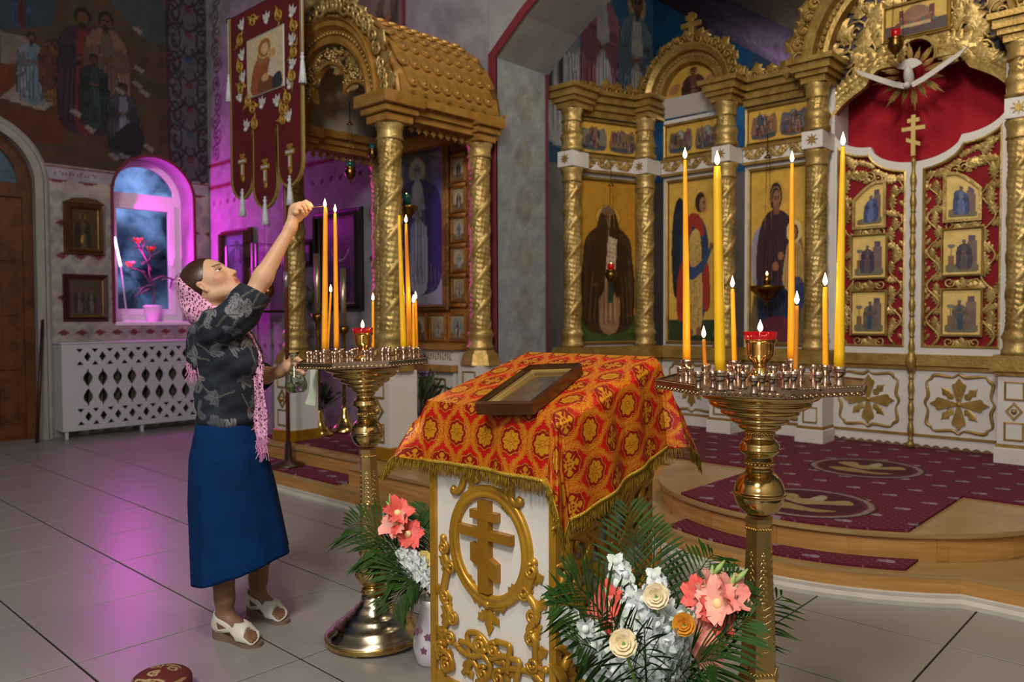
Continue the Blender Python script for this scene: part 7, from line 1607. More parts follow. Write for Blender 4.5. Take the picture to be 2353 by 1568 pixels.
# ------------------------------------------------------------------ the woman
CRh = nrm([CR[0], CR[1], 0]); CFh = nrm([CF[0], CF[1], 0]); DW_ = 3.33
PO = dp(530, 1400, DW_)*[1, 1, 0]
def LP(x, y, b=0.): p = dp(x, y, DW_-b)-PO; return np.array([p@CRh, -(p@CFh), p[2]])      # (forward, towards the viewer, up) from the person's foot point
ML = frame(PO, CRh, -CFh, (0, 0, 1))
class Field:
    def __init__(s, lo, hi, h):
        s.lo = np.array(lo, float); s.h = h; s.n = np.ceil((np.array(hi)-s.lo)/h).astype(int)+1; s.F = np.full(s.n, .06)
    def sub(s, lo, hi):
        a = np.clip(np.floor((np.array(lo)-s.lo)/s.h).astype(int), 0, s.n); b = np.clip(np.ceil((np.array(hi)-s.lo)/s.h).astype(int)+1, 0, s.n)
        if np.any(b <= a): return None, None
        g = np.meshgrid(*[s.lo[i]+s.h*np.arange(a[i], b[i]) for i in range(3)], indexing='ij'); return tuple(slice(a[i], b[i]) for i in range(3)), g
    def mix(s, sl, d, k, op):
        A = s.F[sl]
        if op == 'sub': d = -d; hh = np.clip(.5-.5*(d-A)/k*-1*-1, 0, 1); hh = np.clip(.5+.5*(d-A)/k, 0, 1); s.F[sl] = A*(1-hh)+d*hh+k*hh*(1-hh)
        else: hh = np.clip(.5+.5*(d-A)/k, 0, 1); s.F[sl] = d*(1-hh)+A*hh-k*hh*(1-hh)
    def cap(s, a, b, ra, rb, k=.02, op='add'):
        a, b = np.array(a, float), np.array(b, float); m = max(ra, rb)+.06; sl, g = s.sub(np.minimum(a, b)-m, np.maximum(a, b)+m)
        if sl is None: return s
        ba = b-a; pa = [g[i]-a[i] for i in range(3)]; t_ = np.clip((pa[0]*ba[0]+pa[1]*ba[1]+pa[2]*ba[2])/(ba@ba+1e-12), 0, 1)
        d = np.sqrt(sum((pa[i]-ba[i]*t_)**2 for i in range(3)))-(ra+(rb-ra)*t_); s.mix(sl, d, k, op); return s
    def ell(s, c, r, k=.02, op='add', rot=None):
        c, r = np.array(c, float), np.array(r, float); m = max(r)+.06; sl, g = s.sub(c-m, c+m)
        if sl is None: return s
        q = [g[i]-c[i] for i in range(3)]
        if rot is not None: q = [sum(rot[j][i]*q[j] for j in range(3)) for i in range(3)]
        k0 = np.sqrt(sum((q[i]/r[i])**2 for i in range(3))); k1 = np.sqrt(sum((q[i]/r[i]**2)**2 for i in range(3)))+1e-9
        s.mix(sl, k0*(k0-1)/k1, k, op); return s
    def chain(s, pts, rs, k=.015):
        for i in range(len(pts)-1): s.cap(pts[i], pts[i+1], rs[i], rs[i+1], k)
        return s
    def net(s):
        F, lo, h = s.F, s.lo, s.h; n = F.shape; I = F < 0
        C = [(i, j, k) for i in (0, 1) for j in (0, 1) for k in (0, 1)]
        sh = lambda A, c: A[c[0]:n[0]-1+c[0], c[1]:n[1]-1+c[1], c[2]:n[2]-1+c[2]]
        cnt = sum(sh(I, c).astype(np.int8) for c in C); act = (cnt > 0) & (cnt < 8); idx = np.argwhere(act); vals = {c: sh(F, c)[act] for c in C}
        P_ = np.zeros((len(idx), 3)); N = np.zeros(len(idx))
        for c in C:
            for ax in range(3):
                if c[ax]: continue
                e = list(c); e[ax] = 1; e = tuple(e); a, b = vals[c], vals[e]; cr = (a < 0) != (b < 0); t_ = np.where(cr, a/np.where(cr, a-b, 1), 0)
                for q in range(3): P_[:, q] += np.where(cr, c[q]+(t_ if q == ax else 0), 0)
                N += cr
        V = lo+h*(idx+P_/N[:, None]); vid = np.full(act.shape, -1); vid[act] = np.arange(len(idx)); Q = []
        for ax in range(3):
            o = [i for i in range(3) if i != ax]; A = np.take(I, range(n[ax]-1), ax); B = np.take(I, range(1, n[ax]), ax); e = np.argwhere(A != B); sg = A[tuple(e.T)]
            ok = (e[:, o[0]] > 0) & (e[:, o[1]] > 0) & (e[:, o[0]] < n[o[0]]-1) & (e[:, o[1]] < n[o[1]]-1); e, sg = e[ok], sg[ok]
            def at(d0, d1): q = e.copy(); q[:, o[0]] += d0; q[:, o[1]] += d1; return vid[tuple(q.T)]
            qd = np.stack([at(-1, -1), at(0, -1), at(0, 0), at(-1, 0)], 1); fl = sg if ax != 1 else ~sg; qd[~fl] = qd[~fl][:, ::-1]; Q.append(qd)
        return V, np.concatenate(Q)
def join_nets(parts):
    V = []; F = []; o = 0
    for v, f in parts: V.append(v); F.append(f+o); o += len(v)
    return np.concatenate(V), np.concatenate(F)
def smoothv(V, F, it=2):
    n = len(V)
    for _ in range(it):
        A = np.zeros_like(V); c = np.zeros(n)
        for k in range(4): a, b = F[:, k], F[:, (k+1) % 4]; np.add.at(A, a, V[b]); np.add.at(A, b, V[a]); np.add.at(c, a, 1); np.add.at(c, b, 1)
        V = V*.5+.5*A/np.maximum(c, 1)[:, None]
    return V
def net_mesh(name, V, F, colr, m, parent):
    me = bpy.data.meshes.new(name); me.from_pydata(V.tolist(), [], F.tolist()); me.update(); me.polygons.foreach_set('use_smooth', [True]*len(me.polygons))
    if colr is not None:
        at = me.color_attributes.new('paint', 'FLOAT_COLOR', 'POINT'); d = np.ones((len(V), 4)); d[:, :3] = colr; at.data.foreach_set('color', d.ravel())
    return obj(name, me, m, parent)
person = thing('person', 'woman in dark floral blouse, blue skirt and pink lace headscarf lighting a candle', 'person'); person.matrix_world = ML
# --- head frame
HC = LP(486, 653, .0); tilt = math.radians(45); turn = math.radians(9)
hf = np.array([math.cos(tilt)*math.cos(turn), math.sin(turn)*math.cos(tilt), math.sin(tilt)]); hs = nrm(np.cross([0, 0, 1.], hf)); hu = np.cross(hf, hs)
HR = np.array([hf, hs, hu]).T.tolist() if False else [[hf[i], hs[i], hu[i]] for i in range(3)]
def hp(x, y, z): return HC+hf*x+hs*y+hu*z
def hd_prims(f):
    e = lambda c, r, k=.02, op='add': f.ell(hp(*c), r, k, op, HR)
    e((-.015, 0, .03), (.098, .076, .088)); e((.03, 0, -.01), (.062, .066, .085), .03)                 # skull, face mass
    f.cap(hp(.05, 0, -.06), hp(.062, 0, -.098), .045, .026, .03)                                      # muzzle, chin
    for s_ in (-1, 1):
        f.cap(hp(-.005, s_*.052, -.06), hp(.055, s_*.022, -.1), .024, .02, .03)                       # jaw
        e((.052, s_*.044, -.025), (.03, .024, .026), .02)                                             # cheekbone
        e((.085, s_*.034, .004), (.019, .021, .012), .012, 'sub'); f.ell(hp(.0665, s_*.033, .002), (.0145, .0145, .0145), .003, 'add', HR)  # socket, eyeball
        f.cap(hp(.083, s_*.012, .022), hp(.068, s_*.048, .022), .007, .006, .012)                     # brow
        f.cap(hp(.076, s_*.02, .009), hp(.070, s_*.046, .006), .0036, .003, .004)                     # upper lid
        f.ell(hp(.09, s_*.0125, -.043), (.013, .009, .009), .006, 'add', HR)                           # nostril wing
        f.ell(hp(.1, s_*.007, -.052), (.006, .004, .004), .003, 'sub', HR)
        f.cap(hp(-.012, s_*.074, .005), hp(-.004, s_*.074, -.038), .013, .009, .006); f.ell(hp(-.006, s_*.084, -.012), (.008, .006, .014), .004, 'sub', HR)   # ear
    f.cap(hp(.082, 0, .012), hp(.106, 0, -.038), .008, .0115, .012)                                   # nose
    f.cap(hp(.088, -.016, -.067), hp(.088, .016, -.067), .0065, .0065, .006); f.cap(hp(.086, -.014, -.078), hp(.086, .014, -.078), .0075, .0075, .006)    # lips
    f.cap(hp(-.03, 0, -.05), LP(478, 735, 0), .054, .06, .03)                                          # neck
# --- arm and hand joints
Rsh, Rel, Rwr = LP(506, 752, .15), LP(578, 684, .17), LP(668, 524, .11)
Lsh, Lel, Lwr = LP(508, 770, -.15), LP(590, 868, -.20), LP(643, 855, -.13)
def rhand(f):
    W_ = LP
    f.cap(Rwr, W_(679, 486, .10), .021, .028, .02); f.ell(W_(681, 482, .105), (.024, .030, .027), .015)
    fing = {'index': [(688, 471, .082), (703, 464, .080), (712, 469, .084), (717, 475, .088)], 'middle': [(687, 470, .100), (701, 466, .102), (708, 473, .098), (712, 481, .094)], 'ring': [(685, 473, .117), (697, 472, .12), (702, 480, .114), (704, 488, .106)], 'little': [(682, 478, .132), (692, 480, .134), (696, 487, .128), (697, 493, .121)]}
    for nme, j in fing.items(): r_ = .0088 if nme != 'little' else .0074; f.chain([W_(*p) for p in j], [r_*1.08, r_*.98, r_*.88, r_*.74], .0025); f.cap(W_(680, 488, j[0][2]), W_(*j[0]), .0125, .0098, .008)
    f.chain([W_(674, 508, .088), W_(687, 503, .072), (W_(701, 492, .074)), W_(712, 481, .082)], [.0135, .0115, .0098, .0082], .008)
def lhand(f):
    W_ = LP
    f.cap(Lwr, W_(662, 843, -.115), .022, .028, .02); f.ell(W_(664, 841, -.115), (.028, .024, .025), .015)
    for j, r_ in (([(670, 829, -.10), (683, 825, -.085), (694, 832, -.085), (704, 839, -.09)], .0092), ([(673, 838, -.095), (688, 838, -.075), (700, 846, -.08), (703, 851, -.10)], .009), ([(672, 848, -.10), (686, 851, -.075), (697, 858, -.08), (699, 861, -.10)], .0086), ([(668, 857, -.105), (679, 862, -.085), (688, 867, -.085), (690, 869, -.1)], .0076)): f.chain([W_(*p) for p in j], [r_*1.1, r_, r_*.92, r_*.8], .006)
    f.chain([W_(658, 838, -.13), W_(668, 828, -.15), W_(680, 826, -.155), W_(690, 831, -.15)], [.013, .0115, .0098, .0082], .008)
# --- legs and feet
RA, LA = gp(520, 1452)-PO, gp(603, 1405)-PO
def loc(p): return np.array([p@CRh, -(p@CFh), p[2]])
FEET = []
for heel, toe in (((496, 1462), (598, 1487)), ((566, 1405), (668, 1437))):
    h_, t_ = loc(gp(*heel)-PO), loc(gp(*toe)-PO); d_ = nrm(t_-h_); ln = .245; mid = (h_+t_)/2; FEET.append((mid-d_*ln/2, mid+d_*ln/2, d_))
def leg(f, i):
    h_, t_, d_ = FEET[i]; sd = np.cross([0, 0, 1.], d_); ank = h_+d_*.055+np.array([0, 0, .105]); knee = LP(512, 1240, .1) if i == 0 else LP(600, 1225, -.12); calf = ank+(knee-ank)*.62
    f.cap(ank, ank+(knee-ank)*.22, .034, .038, .02); f.cap(ank+(knee-ank)*.2, calf-d_*.006, .038, .052, .02); f.cap(calf, knee, .052, .055, .02); f.cap(knee, LP(515, 1030, .08 if i == 0 else -.08), .06, .085, .03)
def foot(f, i, dil=0.):
    h_, t_, d_ = FEET[i]; sd = np.cross([0, 0, 1.], d_); up_ = np.array([0, 0, 1.]); z0 = .042
    f.cap(h_+d_*.032+up_*(z0+.022), h_+d_*.05+up_*.09, .031+dil, .032+dil, .02); f.cap(h_+d_*.04+up_*(z0+.018), h_+d_*.15+up_*.043, .029+dil, .030+dil, .025); f.cap(h_+d_*.055+up_*.085, h_+d_*.16+up_*.052, .030+dil, .024+dil, .03)
    f.cap(h_+d_*.15+sd*.014+up_*.04, h_+d_*.185+sd*.018+up_*.032, .027+dil, .02+dil, .02); f.cap(h_+d_*.15-sd*.016+up_*.038, h_+d_*.18-sd*.022+up_*.031, .025+dil, .018+dil, .02)
    for k, (o, l) in enumerate(((.027, .236), (.011, .232), (-.004, .225), (-.018, .214), (-.031, .2))): s2 = 1 if i == 1 else 1; f.cap(h_+d_*.175+sd*o*.9+up_*.034, h_+d_*(l-.01)+sd*o*1.05+up_*.028, .0115+dil, .0095+dil, .008)
def torso(f):
    for c, r in (((522, 810, 0), (.095, .15, .15)), ((530, 900, 0), (.10, .13, .16)), ((528, 1000, 0), (.115, .15, .12))): f.ell(LP(*c), r, .05)
    f.cap(LP(495, 745, .1), LP(495, 745, -.1), .06, .06, .05)
def arms(f):
    f.chain([Rsh, Rel], [.048, .039], .03); f.cap(Rel, Rel+(Rwr-Rel)*.3, .038, .0385, .02); f.cap(Rel+(Rwr-Rel)*.28, Rwr, .038, .0225, .02)
    f.chain([Lsh, Lel], [.046, .038], .03); f.cap(Lel, Lel+(Lwr-Lel)*.4, .037, .037, .02); f.cap(Lel+(Lwr-Lel)*.35, Lwr, .036, .0235, .02)
def whole(f): torso(f); arms(f); rhand(f); lhand(f); hd_prims(f); leg(f, 0); leg(f, 1); foot(f, 0); foot(f, 1); return f
def bounds(ps, m): a = np.array(ps); return a.min(0)-m, a.max(0)+m
fine = [(bounds([HC], .15), .0022), (bounds([Rwr, LP(717, 470, .1)], .05), .0021), (bounds([Lwr, LP(704, 840, -.1)], .05), .0023), (bounds([FEET[0][0], FEET[0][1], FEET[0][0]+[0, 0, .1]], .055), .003), (bounds([FEET[1][0], FEET[1][1], FEET[1][0]+[0, 0, .1]], .055), .003)]
lo, hi = np.array([-.36, -.4, -.01]), np.array([.50, .4, 1.86])
V0, F0 = whole(Field(lo, hi, .0065)).net()
cen_ = V0[F0].mean(1); keep = np.ones(len(F0), bool)
for (a, b), _ in fine: keep &= ~np.all((cen_ > a+.010) & (cen_ < b-.010), 1)
parts = [(V0, F0[keep])]
for (a, b), h in fine: parts.append(whole(Field(a, b, h)).net())
V, F = join_nets(parts); V = smoothv(V, F, 1)
SK = lin('c49a7c'); colr = np.tile(np.array(SK), (len(V), 1))
Hh = np.stack([(V-HC)@hf, (V-HC)@hs, (V-HC)@hu], 1)
def pset(mk, c, a=1.): colr[mk] = colr[mk]*(1-a)+np.array(lin(c))*a
head = (np.linalg.norm(Hh, axis=1) < .16)
for s_ in (-1, 1):
    dd = ((Hh[:, 0]-.06)/.035)**2+((Hh[:, 1]-s_*.046)/.03)**2+((Hh[:, 2]+.03)/.03)**2; pset(head & (dd < 1), 'b8705a', .35)
    ez = Hh[:, 2]-.001; ey = Hh[:, 1]-s_*.033; ef = Hh[:, 0] > .062
    pset(ef & head & ((ey/.0155)**2+(ez/.0062)**2 < 1), 'cfc0b4'); pset(ef & head & ((ey-.002)**2+(ez-.0008)**2 < .0056**2), '2a1a10')
    pset(ef & head & (np.abs(ez-.0065+.03*ey*ey/.03) < .0022) & (np.abs(ey) < .018), '2a1a14', .9); pset(ef & head & (np.abs(ez+.0065) < .0014) & (np.abs(ey) < .015), '7a4a3a', .6)
    pset(ef & head & (np.abs(Hh[:, 2]-.024+.25*np.abs(ey+s_*.0)*.2) < .0042) & (np.abs(ey) < .022), '4a2e20', .8)
pset(head & (Hh[:, 0] > .078) & (np.abs(Hh[:, 1]) < .023) & (np.abs(Hh[:, 2]+.0725) < .0115), 'b0584e', .75); pset(head & (Hh[:, 0] > .086) & (np.abs(Hh[:, 2]+.0725) < .0013) & (np.abs(Hh[:, 1]) < .02), '6a2c28', .8)
legm = (V[:, 2] < .75) & (V[:, 0] < .35); pset(legm, '7c5b46'); 
for c, nn in (((717, 475, .088), 0), ((712, 481, .094), 0), ((704, 488, .106), 0)): pset(np.linalg.norm(V-LP(*c)-np.array([0, 0, .004]), axis=1) < .006, 'e6c0ac', .7)
SKIN = mat('skin', rough=.48, attr='paint', sss=.12, spec=.35, bump=.08, bscale=220)
net_mesh('body', V, F, colr, SKIN, person)
# --- hair
f = Field(HC-.16, HC+.16, .0028); f.ell(hp(-.022, 0, .036), (.105, .084, .093), .01, 'add', HR); f.ell(hp(-.09, 0, -.02), (.055, .06, .06), .03, 'add', HR)
f.ell(hp(.092, 0, -.03), (.082, .10, .118), .012, 'sub', HR)
for s_ in (-1, 1): f.ell(hp(.005, s_*.085, -.05), (.04, .03, .055), .012, 'sub', HR)
Vh, Fh = f.net(); Vh = smoothv(Vh, Fh, 1)
q_ = np.stack([(Vh-HC)@hf, (Vh-HC)@hs, (Vh-HC)@hu], 1); g_ = np.arctan2(q_[:, 2], np.abs(q_[:, 1])+.02); st = .5+.5*np.sin(g_*70+3*np.sin(q_[:, 0]*40)); ch = np.array(lin('24130c'))[None]*(1-st[:, None])+np.array(lin('45291a'))[None]*st[:, None]
net_mesh('hair', Vh, Fh, ch, mat('hair', rough=.38, attr='paint', spec=.6), person)
# --- blouse
bl_lo, bl_hi = np.array([-.32, -.36, LP(526, 1000, 0)[2]-.02]), np.array([.34, .36, 1.52])
f = Field(bl_lo, bl_hi, .0055)
for c, r in (((524, 815, 0), (.122, .168, .15)), ((524, 905, 0), (.127, .155, .16)), ((526, 962, 0), (.125, .155, .055))): f.ell(LP(*c), r, .05)
for s_ in (-1, 1): f.ell(LP(560, 826, s_*.07), (.075, .075, .07), .05)
f.cap(LP(496, 752, .12), LP(496, 760, -.12), .072, .072, .05); f.ell(LP(476, 800, 0), (.07, .14, .11), .05)
f.chain([Rsh, LP(545, 725, .165), Rel, Rel+(Rwr-Rel)*.13], [.078, .073, .064, .061], .03); f.chain([Lsh, Lel, Lel+(Lwr-Lel)*.35], [.075, .062, .055], .03)
g = np.meshgrid(*[f.lo[i]+f.h*np.arange(f.n[i]) for i in range(3)], indexing='ij')
ax_ = nrm(Rel-Rsh); tt = sum((g[i]-Rsh[i])*ax_[i] for i in range(3))
f.F += .0035*np.sin(g[2]*46+g[0]*33+1.5*np.sin(g[1]*21))+.0022*np.sin(g[2]*95-g[0]*60+2*np.sin(g[1]*30+1))
zc_ = LP(526, 984, 0)[2]; f.F = np.maximum(f.F, zc_-g[2])                                            # hem
ce = Rel+(Rwr-Rel)*.10; cn = nrm(Rwr-Rel); dsl = sum((g[i]-ce[i])*cn[i] for i in range(3)); nearc = sum((g[i]-ce[i])**2 for i in range(3)) < .15**2
f.F = np.where(nearc, np.maximum(f.F, dsl), f.F)
ce2 = Lel+(Lwr-Lel)*.38; cn2 = nrm(Lwr-Lel); dsl = sum((g[i]-ce2[i])*cn2[i] for i in range(3)); nearc = sum((g[i]-ce2[i])**2 for i in range(3)) < .12**2; f.F = np.where(nearc, np.maximum(f.F, dsl), f.F)
Vb, Fb = f.net(); Vb = smoothv(Vb, Fb, 2)
cb = np.tile(np.array(lin('161d2b')), (len(Vb), 1)); rb_ = np.random.default_rng(12)
vn = np.zeros_like(Vb); fnm = np.cross(Vb[Fb[:, 2]]-Vb[Fb[:, 0]], Vb[Fb[:, 3]]-Vb[Fb[:, 1]])
for k in range(4): np.add.at(vn, Fb[:, k], fnm)
vn /= np.linalg.norm(vn, axis=1)[:, None]+1e-9
nz = np.array([mnoise.noise(Vector(v*60)) for v in Vb]); cb *= (1+.5*nz)[:, None]
cand = [i for i in rb_.permutation(len(Vb))]; chosen = []
for i in cand:
    if len(chosen) >= 80: break
    if all(np.linalg.norm(Vb[i]-Vb[j]) > .05 for j in chosen): chosen.append(i)
for q_i, i in enumerate(chosen):
    n_ = vn[i]; t1 = nrm(np.cross(n_, rb_.normal(size=3))); t2 = np.cross(n_, t1); dl = Vb-Vb[i]; near = np.linalg.norm(dl, axis=1) < .07; tone = ['66666a', '54565c', '77757a', '484e58'][q_i % 4]
    for k in range(rb_.integers(3, 6)):
        a_ = -1.1+.62*k+rb_.normal()*.12; dx = t1*math.cos(a_)+t2*math.sin(a_); dy = np.cross(n_, dx); L_ = rb_.uniform(.034, .064); u = dl@dx/L_; v = dl@dy/L_; wv = .22*np.sin(PI*np.clip(u, 0, 1))**.8
        mk = near & (u > .02) & (u < 1) & (np.abs(v) < wv) & (dl@n_ > -.03); cb[mk] = np.array(lin(tone))*(.8+.3*rb_.random()); cb[mk & (np.abs(v) < .03)] = np.array(lin('32343a'))
    mk = near & (np.abs(dl@t2) < .0035) & (np.abs(dl@t1+.03) < .035); cb[mk] = np.array(lin('55534e'))
net_mesh('blouse', Vb, Fb, cb, mat('blouse_cloth', rough=.85, attr='paint', bump=.25, bscale=180), person)
# --- skirt
V = []; F = []; nr, na = 46, 96
def lerp(v, ks): 
    xs = [k[0] for k in ks]; return [np.interp(v, xs, [k[j] for k in ks]) for j in range(1, len(ks[0]))]
for j in range(nr+1):
    v = j/nr
    cpx, ra, rb2 = lerp(v, [(0, 523, .112, .128), (.06, 523, .120, .142), (.22, 528, .150, .180), (.5, 536, .172, .205), (1, 552, .192, .235)])
    ztop = LP(523, 968, 0)[2]
    for i in range(na):
        th = 2*PI*i/na; a0_ = LP(cpx, 1100, 0)[0]; fold = (.010*math.sin(3*th+1.0)+.006*math.sin(7*th+.4)+.004*math.sin(11*th))*v**1.3
        zh = .285+.052*math.cos(th)-.012*math.sin(th); z = ztop+(zh-ztop)*v
        V.append((a0_+(ra+fold)*math.cos(th), (rb2+fold)*math.sin(th)-.02*v, z))
for j in range(nr):
    for i in range(na): F.append((j*na+i, (j+1)*na+i, (j+1)*na+(i+1) % na, j*na+(i+1) % na))
t = MB(); t.add(V, F, None, True); sk = t.build('skirt', mat('blue_skirt', '052c5c', .9, spec=.15, bump=.15, bscale=260, col2='05264e', vscale=7), person); sm_ = sk.modifiers.new('thick', 'SOLIDIFY'); sm_.thickness = .003; sm_.offset = -1
t = MB(); i = int(na*.34); t.tube([np.array(V[j*na+i])*[1, 1.003, 1]+np.array([0, .001, 0]) for j in range(2, nr)], .0012, 4); t.build('seam', mat('seam_blue', '062a4e', .8), sk)
# --- sandals
SAN = mat('sandal_white', 'c9c2b6', .45, bump=.1, bscale=120); SOLE = mat('sandal_sole', '6f5a4a', .7)
for i in (0, 1):
    h_, t_, d_ = FEET[i]; sd = np.cross([0, 0, 1.], d_); a, b = bounds([h_, t_, h_+[0, 0, .12]], .07); a[2] = 0
    f = Field(a, b, .0028); foot(f, i); leg(f, i); g = np.meshgrid(*[f.lo[k]+f.h*np.arange(f.n[k]) for k in range(3)], indexing='ij')
    u = sum((g[k]-h_[k])*d_[k] for k in range(3)); z = g[2]; base = np.maximum(np.abs(f.F-.003)-.0032, -(f.F))
    toe_ = np.maximum(np.abs(u+.35*(z-.04)-.172)-.024, np.maximum(.02-z, z-.085)); ank_ = np.maximum(np.abs((z-.088)+.42*(u-.06))-.0105, -1.); heel_ = np.maximum(u-.052+.0*z, np.maximum(z-.098, .02-z)); side_ = np.maximum(np.abs((z-.05)-.30*(u-.09))-.009, np.maximum(u-.15, .05-u))
    f.F = np.maximum(base, np.minimum(np.minimum(toe_, ank_), np.minimum(heel_, side_))); Vs, Fs = f.net(); so = net_mesh('sandal', smoothv(Vs, Fs, 1), Fs, None, SAN, person)
    out = [(0.0, .0), (.008, .026), (.05, .031), (.1, .03), (.15, .036), (.19, .043), (.225, .036), (.245, .018), (.249, 0), (.24, -.022), (.21, -.038), (.17, -.042), (.12, -.034), (.07, -.03), (.02, -.027), (.004, -.014)]; pts = spline(out, 3, True); t = MB(); V = []; n_ = len(pts)
    for p in pts:
        zt2 = .042-.026*max(0, min(1, (p[0]-.03)/.14)); q = h_+d_*p[0]+sd*p[1]; V += [(q[0], q[1], .0), (q[0], q[1], zt2)]
    t.add(V, [(2*k, 2*((k+1) % n_), 2*((k+1) % n_)+1, 2*k+1) for k in range(n_)]+[tuple(2*k+1 for k in range(n_)), tuple(2*k for k in range(n_-1, -1, -1))]); t.build('sole', SOLE, so)
    t = MB(); c = h_+d_*.165+np.array([0, .0, .082])+(-sd if i == 0 else -sd)*.012
    for k in range(6): t.ball(tuple(c+(d_*math.cos(k*1.05)+sd*math.sin(k*1.05))*.011+np.array([0, 0, -.006])), .006, 7, 5, None, (1, 1, .6))
    t.ball(tuple(c-np.array([0, 0, .004])), .005, 8, 6); t.build('flower_ornament', mat('sandal_ornament', 'cfcac4', .3, .3), so)
# --- lace headscarf
LACE = mat('pink_lace', 'e0a2c6', .7); ntl = LACE.node_tree; b_ = ntl.nodes['Principled BSDF']; tcl = ntl.nodes.new('ShaderNodeTexCoord'); vo = ntl.nodes.new('ShaderNodeTexVoronoi'); vo.feature = 'DISTANCE_TO_EDGE'; vo.inputs['Scale'].default_value = 78; mp = ntl.nodes.new('ShaderNodeMapping'); mp.inputs['Scale'].default_value = (1, 1, .75); gt = ntl.nodes.new('ShaderNodeMath'); gt.operation = 'LESS_THAN'; gt.inputs[1].default_value = .13
ntl.links.new(tcl.outputs['Object'], mp.inputs[0]); ntl.links.new(mp.outputs[0], vo.inputs['Vector']); ntl.links.new(vo.outputs['Distance'], gt.inputs[0]); ntl.links.new(gt.outputs[0], b_.inputs['Alpha'])
f = Field(HC-.22, HC+np.array([.2, .2, .2]), .004); f.ell(hp(-.028, 0, .03), (.112, .092, .10), .01, 'add', HR); f.ell(hp(-.105, 0, -.025), (.062, .07, .07), .04, 'add', HR); f.cap(hp(-.06, 0, -.06), LP(474, 712, 0), .078, .07, .04); f.cap(LP(466, 712, .0), LP(500, 722, .04), .068, .055, .03)
g = np.meshgrid(*[f.lo[k]+f.h*np.arange(f.n[k]) for k in range(3)], indexing='ij'); hx = [sum((g[k]-HC[k])*v[k] for k in range(3)) for v in (hf, hs, hu)]
cutp = hx[0]+.055-.62*(-hx[2]+.0)*1.0                                                             # front edge of the scarf across the head
edge = np.minimum(hx[0]+.041+.12*hx[2], g[2]-LP(480, 703, 0)[2]); sh = np.maximum(np.abs(f.F+.002)-.0045, edge)
f.F = sh+.0018*np.sin(g[2]*70+g[0]*50); Vs, Fs = f.net(); Vs = smoothv(Vs, Fs, 1)
scf = net_mesh('headscarf', Vs, Fs, None, LACE, person)
def tail(pts, wd, name, n=40, parent=scf, fringe=True):
    P_ = spline([np.array(p) for p in pts], 8); V = []; F = []; L_ = len(P_); k = 7
    for i, p in enumerate(P_):
        w_ = wd*(.75+.25*math.sin(i*.35))
        for j in range(k): u = j/(k-1)-.5; V.append(p+np.array([.80*u*w_, .6*u*w_, 0])+np.array([.006*math.sin(j*2.2+i*.25), .005*math.cos(j*1.9), 0]))
    for i in range(L_-1):
        for j in range(k-1): F.append((i*k+j, i*k+j+1, (i+1)*k+j+1, (i+1)*k+j))
    t = MB(); t.add(V, F, None, True); o = t.build(name, LACE, parent); sm2 = o.modifiers.new('thick', 'SOLIDIFY'); sm2.thickness = .006
    if fringe:
        t = MB(); r = random.Random(8)
        for q in range(46):
            b0 = V[(L_-1)*k+r.randrange(k)]; b0 = np.array(b0)+np.array([r.uniform(-.008, .008), r.uniform(-.008, .008), r.uniform(0, .03)]); t.tube([b0, b0+np.array([r.uniform(-.01, .01), 0, -.035]), b0+np.array([r.uniform(-.014, .014), r.uniform(-.01, .01), -.075*r.uniform(.6, 1.1)])], .0016, 4, cap=False)
        for q in range(160):
            i = r.randrange(4, L_-1); j = r.choice((0, k-1)); b0 = np.array(V[i*k+j]); t.tube([b0, b0+np.array([r.uniform(-.012, .012), r.uniform(-.01, .01), r.uniform(-.012, .004)])], .0014, 3, cap=False)
        tag(t.build('scarf_fringe', mat('pink_yarn', 'd58fbb', .7), o), kind='stuff')
tail([LP(512, 735, .06), LP(548, 752, .05), LP(572, 778, .06), LP(586, 830, .08), LP(594, 900, .09), LP(600, 960, .09), LP(604, 1020, .09)], .085, 'scarf_end')
tail([LP(470, 735, .1), LP(450, 760, .11), LP(446, 800, .11), LP(444, 838, .11)], .05, 'scarf_end')
# ------------------------------------------------------------------ things in her hands
wm = lambda p: np.array(ML @ Vector(p))
m0, m1 = wm(LP(712, 478, .088)), LIT_TOP+np.array([-.0, 0, .004])
mt = thing('match', 'burning wooden match held at the tip of the tall candle', 'match', tuple(m0)); e = m1-m0-nrm(m1-m0)*.004; t = MB(); t.tube([(0, 0, 0), e*.5, e], .0012, 6); t.build('stick', mat('match_wood', 'c08a40', .7), mt); flame(mt, tuple(e+np.array([0, 0, -.004])), .034, .0068)
l = bpy.data.lights.new('match_light', 'POINT'); l.energy = .35; l.color = (1, .62, .25); l.shadow_soft_size = .01; lo_ = bpy.data.objects.new('match_light', l); COL.objects.link(lo_); lo_.parent = mt; lo_.location = tuple(e+np.array([0, 0, .05]))
fb = wm(LP(682, 903, -.10)); CG2 = mat('flask_glass', 'dfeee6', .02, trans=1., ior=1.3)
fk = thing('glass_flask', 'small clear glass flask of lamp oil in the woman left hand', 'flask', tuple(fb)); fk.rotation_euler = (0.04, -.06, 0); s_ = 1.0
t = MB(); outp = [(.001, 0), (.034, .002), (.046, .014), (.049, .03), (.045, .05), (.034, .085), (.022, .112), (.0155, .135), (.0145, .148), (.018, .163), (.025, .176)]; inn = [(.0235, .176), (.0165, .163), (.013, .148), (.014, .135), (.0205, .112), (.0325, .085), (.0435, .05), (.0475, .03), (.0445, .015), (.033, .004), (.001, .003)]
t.lathe(outp+inn, 28, cap=False); t.build('glass', CG2, fk)
t = MB(); t.lathe([(.001, .0035), (.032, .0045), (.044, .015), (.0468, .03), (.0435, .047), (.001, .047)], 28, cap=False); t.build('oil', mat('lamp_oil', 'd6e0c4', .02, trans=1., ior=1.4), fk)
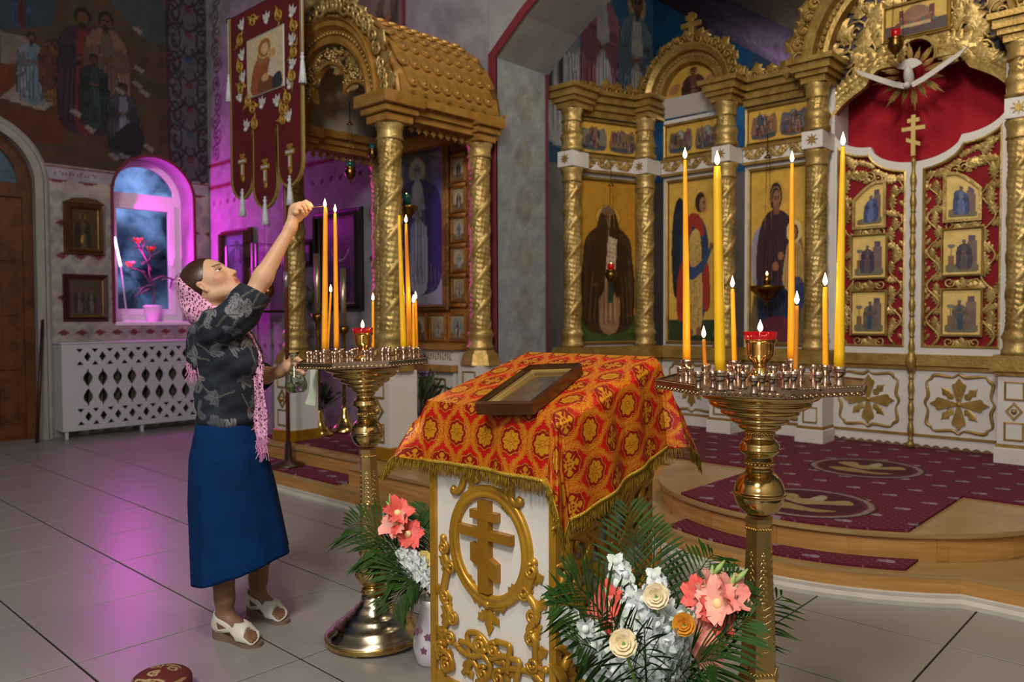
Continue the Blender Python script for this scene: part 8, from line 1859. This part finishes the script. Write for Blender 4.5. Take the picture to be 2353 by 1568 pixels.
tw = thing('towel', 'pale ribbed towel hanging between the woman hand and the candle tray', 'towel', tuple(wm(LP(716, 935, -.06)))); t = MB(); V = []; F = []; o0 = LP(716, 935, -.06)
path = [LP(704, 838, -.085), LP(708, 826, -.07), LP(718, 818, -.06), LP(728, 822, -.05), LP(731, 850, -.05), LP(729, 890, -.05), LP(726, 936, -.05)]; path2 = [LP(704, 838, -.085), LP(704, 826, -.09), LP(710, 818, -.09), LP(716, 824, -.09), LP(715, 860, -.09), LP(712, 900, -.09), LP(702, 930, -.09)]
A1, A2 = spline(path, 8), spline(path2, 8)
for a_, b2 in zip(A1, A2):
    for j in range(13): u = j/12; p = np.array(b2)*(1-u)+np.array(a_)*u; p = p+np.array([0, .004*math.sin(u*38), 0]); V.append(p-o0)
F = [(i*13+j, i*13+j+1, (i+1)*13+j+1, (i+1)*13+j) for i in range(len(A1)-1) for j in range(12)]
t.add(V, F, ML.to_3x3().to_4x4(), True); o = t.build('cloth', mat('towel_white', 'c4ccb8', .9, bump=.3, bscale=200), tw); sm_ = o.modifiers.new('thick', 'SOLIDIFY'); sm_.thickness = .006
# ------------------------------------------------------------------ upholstered stool at the lower edge
p = gp(372, 1600); sp_ = thing('tapestry_stool', 'red tapestry-covered rounded seat top at the bottom edge', 'stool', (p[0], p[1], 0)); zt3 = .0
q = dp(372, 1537, (p-CC)@CF); hs_ = q[2]
P = Paint(80, 60, '5a1a18'); P.asp = 1.3
for k in range(14): P.line(spiral(random.uniform(.1, .9), random.uniform(.2, .9), .1, .02, k, 1.4, 20), .012, 'a08a60'); P.ell(random.random(), random.random(), .05, .04, '8a6a48')
P.rect(0, 0, 1, .1, '7a3a2a'); P.rect(0, .13, 1, .16, 'a08a60')
rd = .1
P.build('seat_cover', lambda u, v: (rd*math.cos(2*PI*u)*min(1, math.sin(PI/2*(1-max(0, v-.4)/.6))+.0)*(1 if v < .4 else 1), rd*math.sin(2*PI*u)*min(1, math.sin(PI/2*(1-max(0, v-.4)/.6))), hs_-.16+.12*min(1, v/.4)+.04*math.sin(PI/2*max(0, v-.4)/.6)), sp_, CLOTHP)
for k in range(4): a = k*PI/2+.5; t = MB(); t.tube([(.07*math.cos(a), .07*math.sin(a), hs_-.15), (.1*math.cos(a), .1*math.sin(a), 0)], .014, 8); t.build('leg', DARKWOOD, sp_)
# ------------------------------------------------------------------ groups of repeats
for o in list(COL.objects):
    if o.parent is None and 'category' in o:
        k = o.name.split('.')[0]
        g = {'candle': 'candles on the brass stands', 'candle_stand': 'brass candle stands', 'hanging_lamp': 'hanging oil lamps', 'royal_door': 'royal door leaves', 'wall_icon': 'icons on the church walls', 'floor_candlestick': 'floor candlesticks under the canopy', 'vase_of_flowers': 'small plants under the canopy'}.get(k)
        if g: o['group'] = g
        elif o['category'] == 'carpet': o['group'] = 'crimson carpets on the platform'
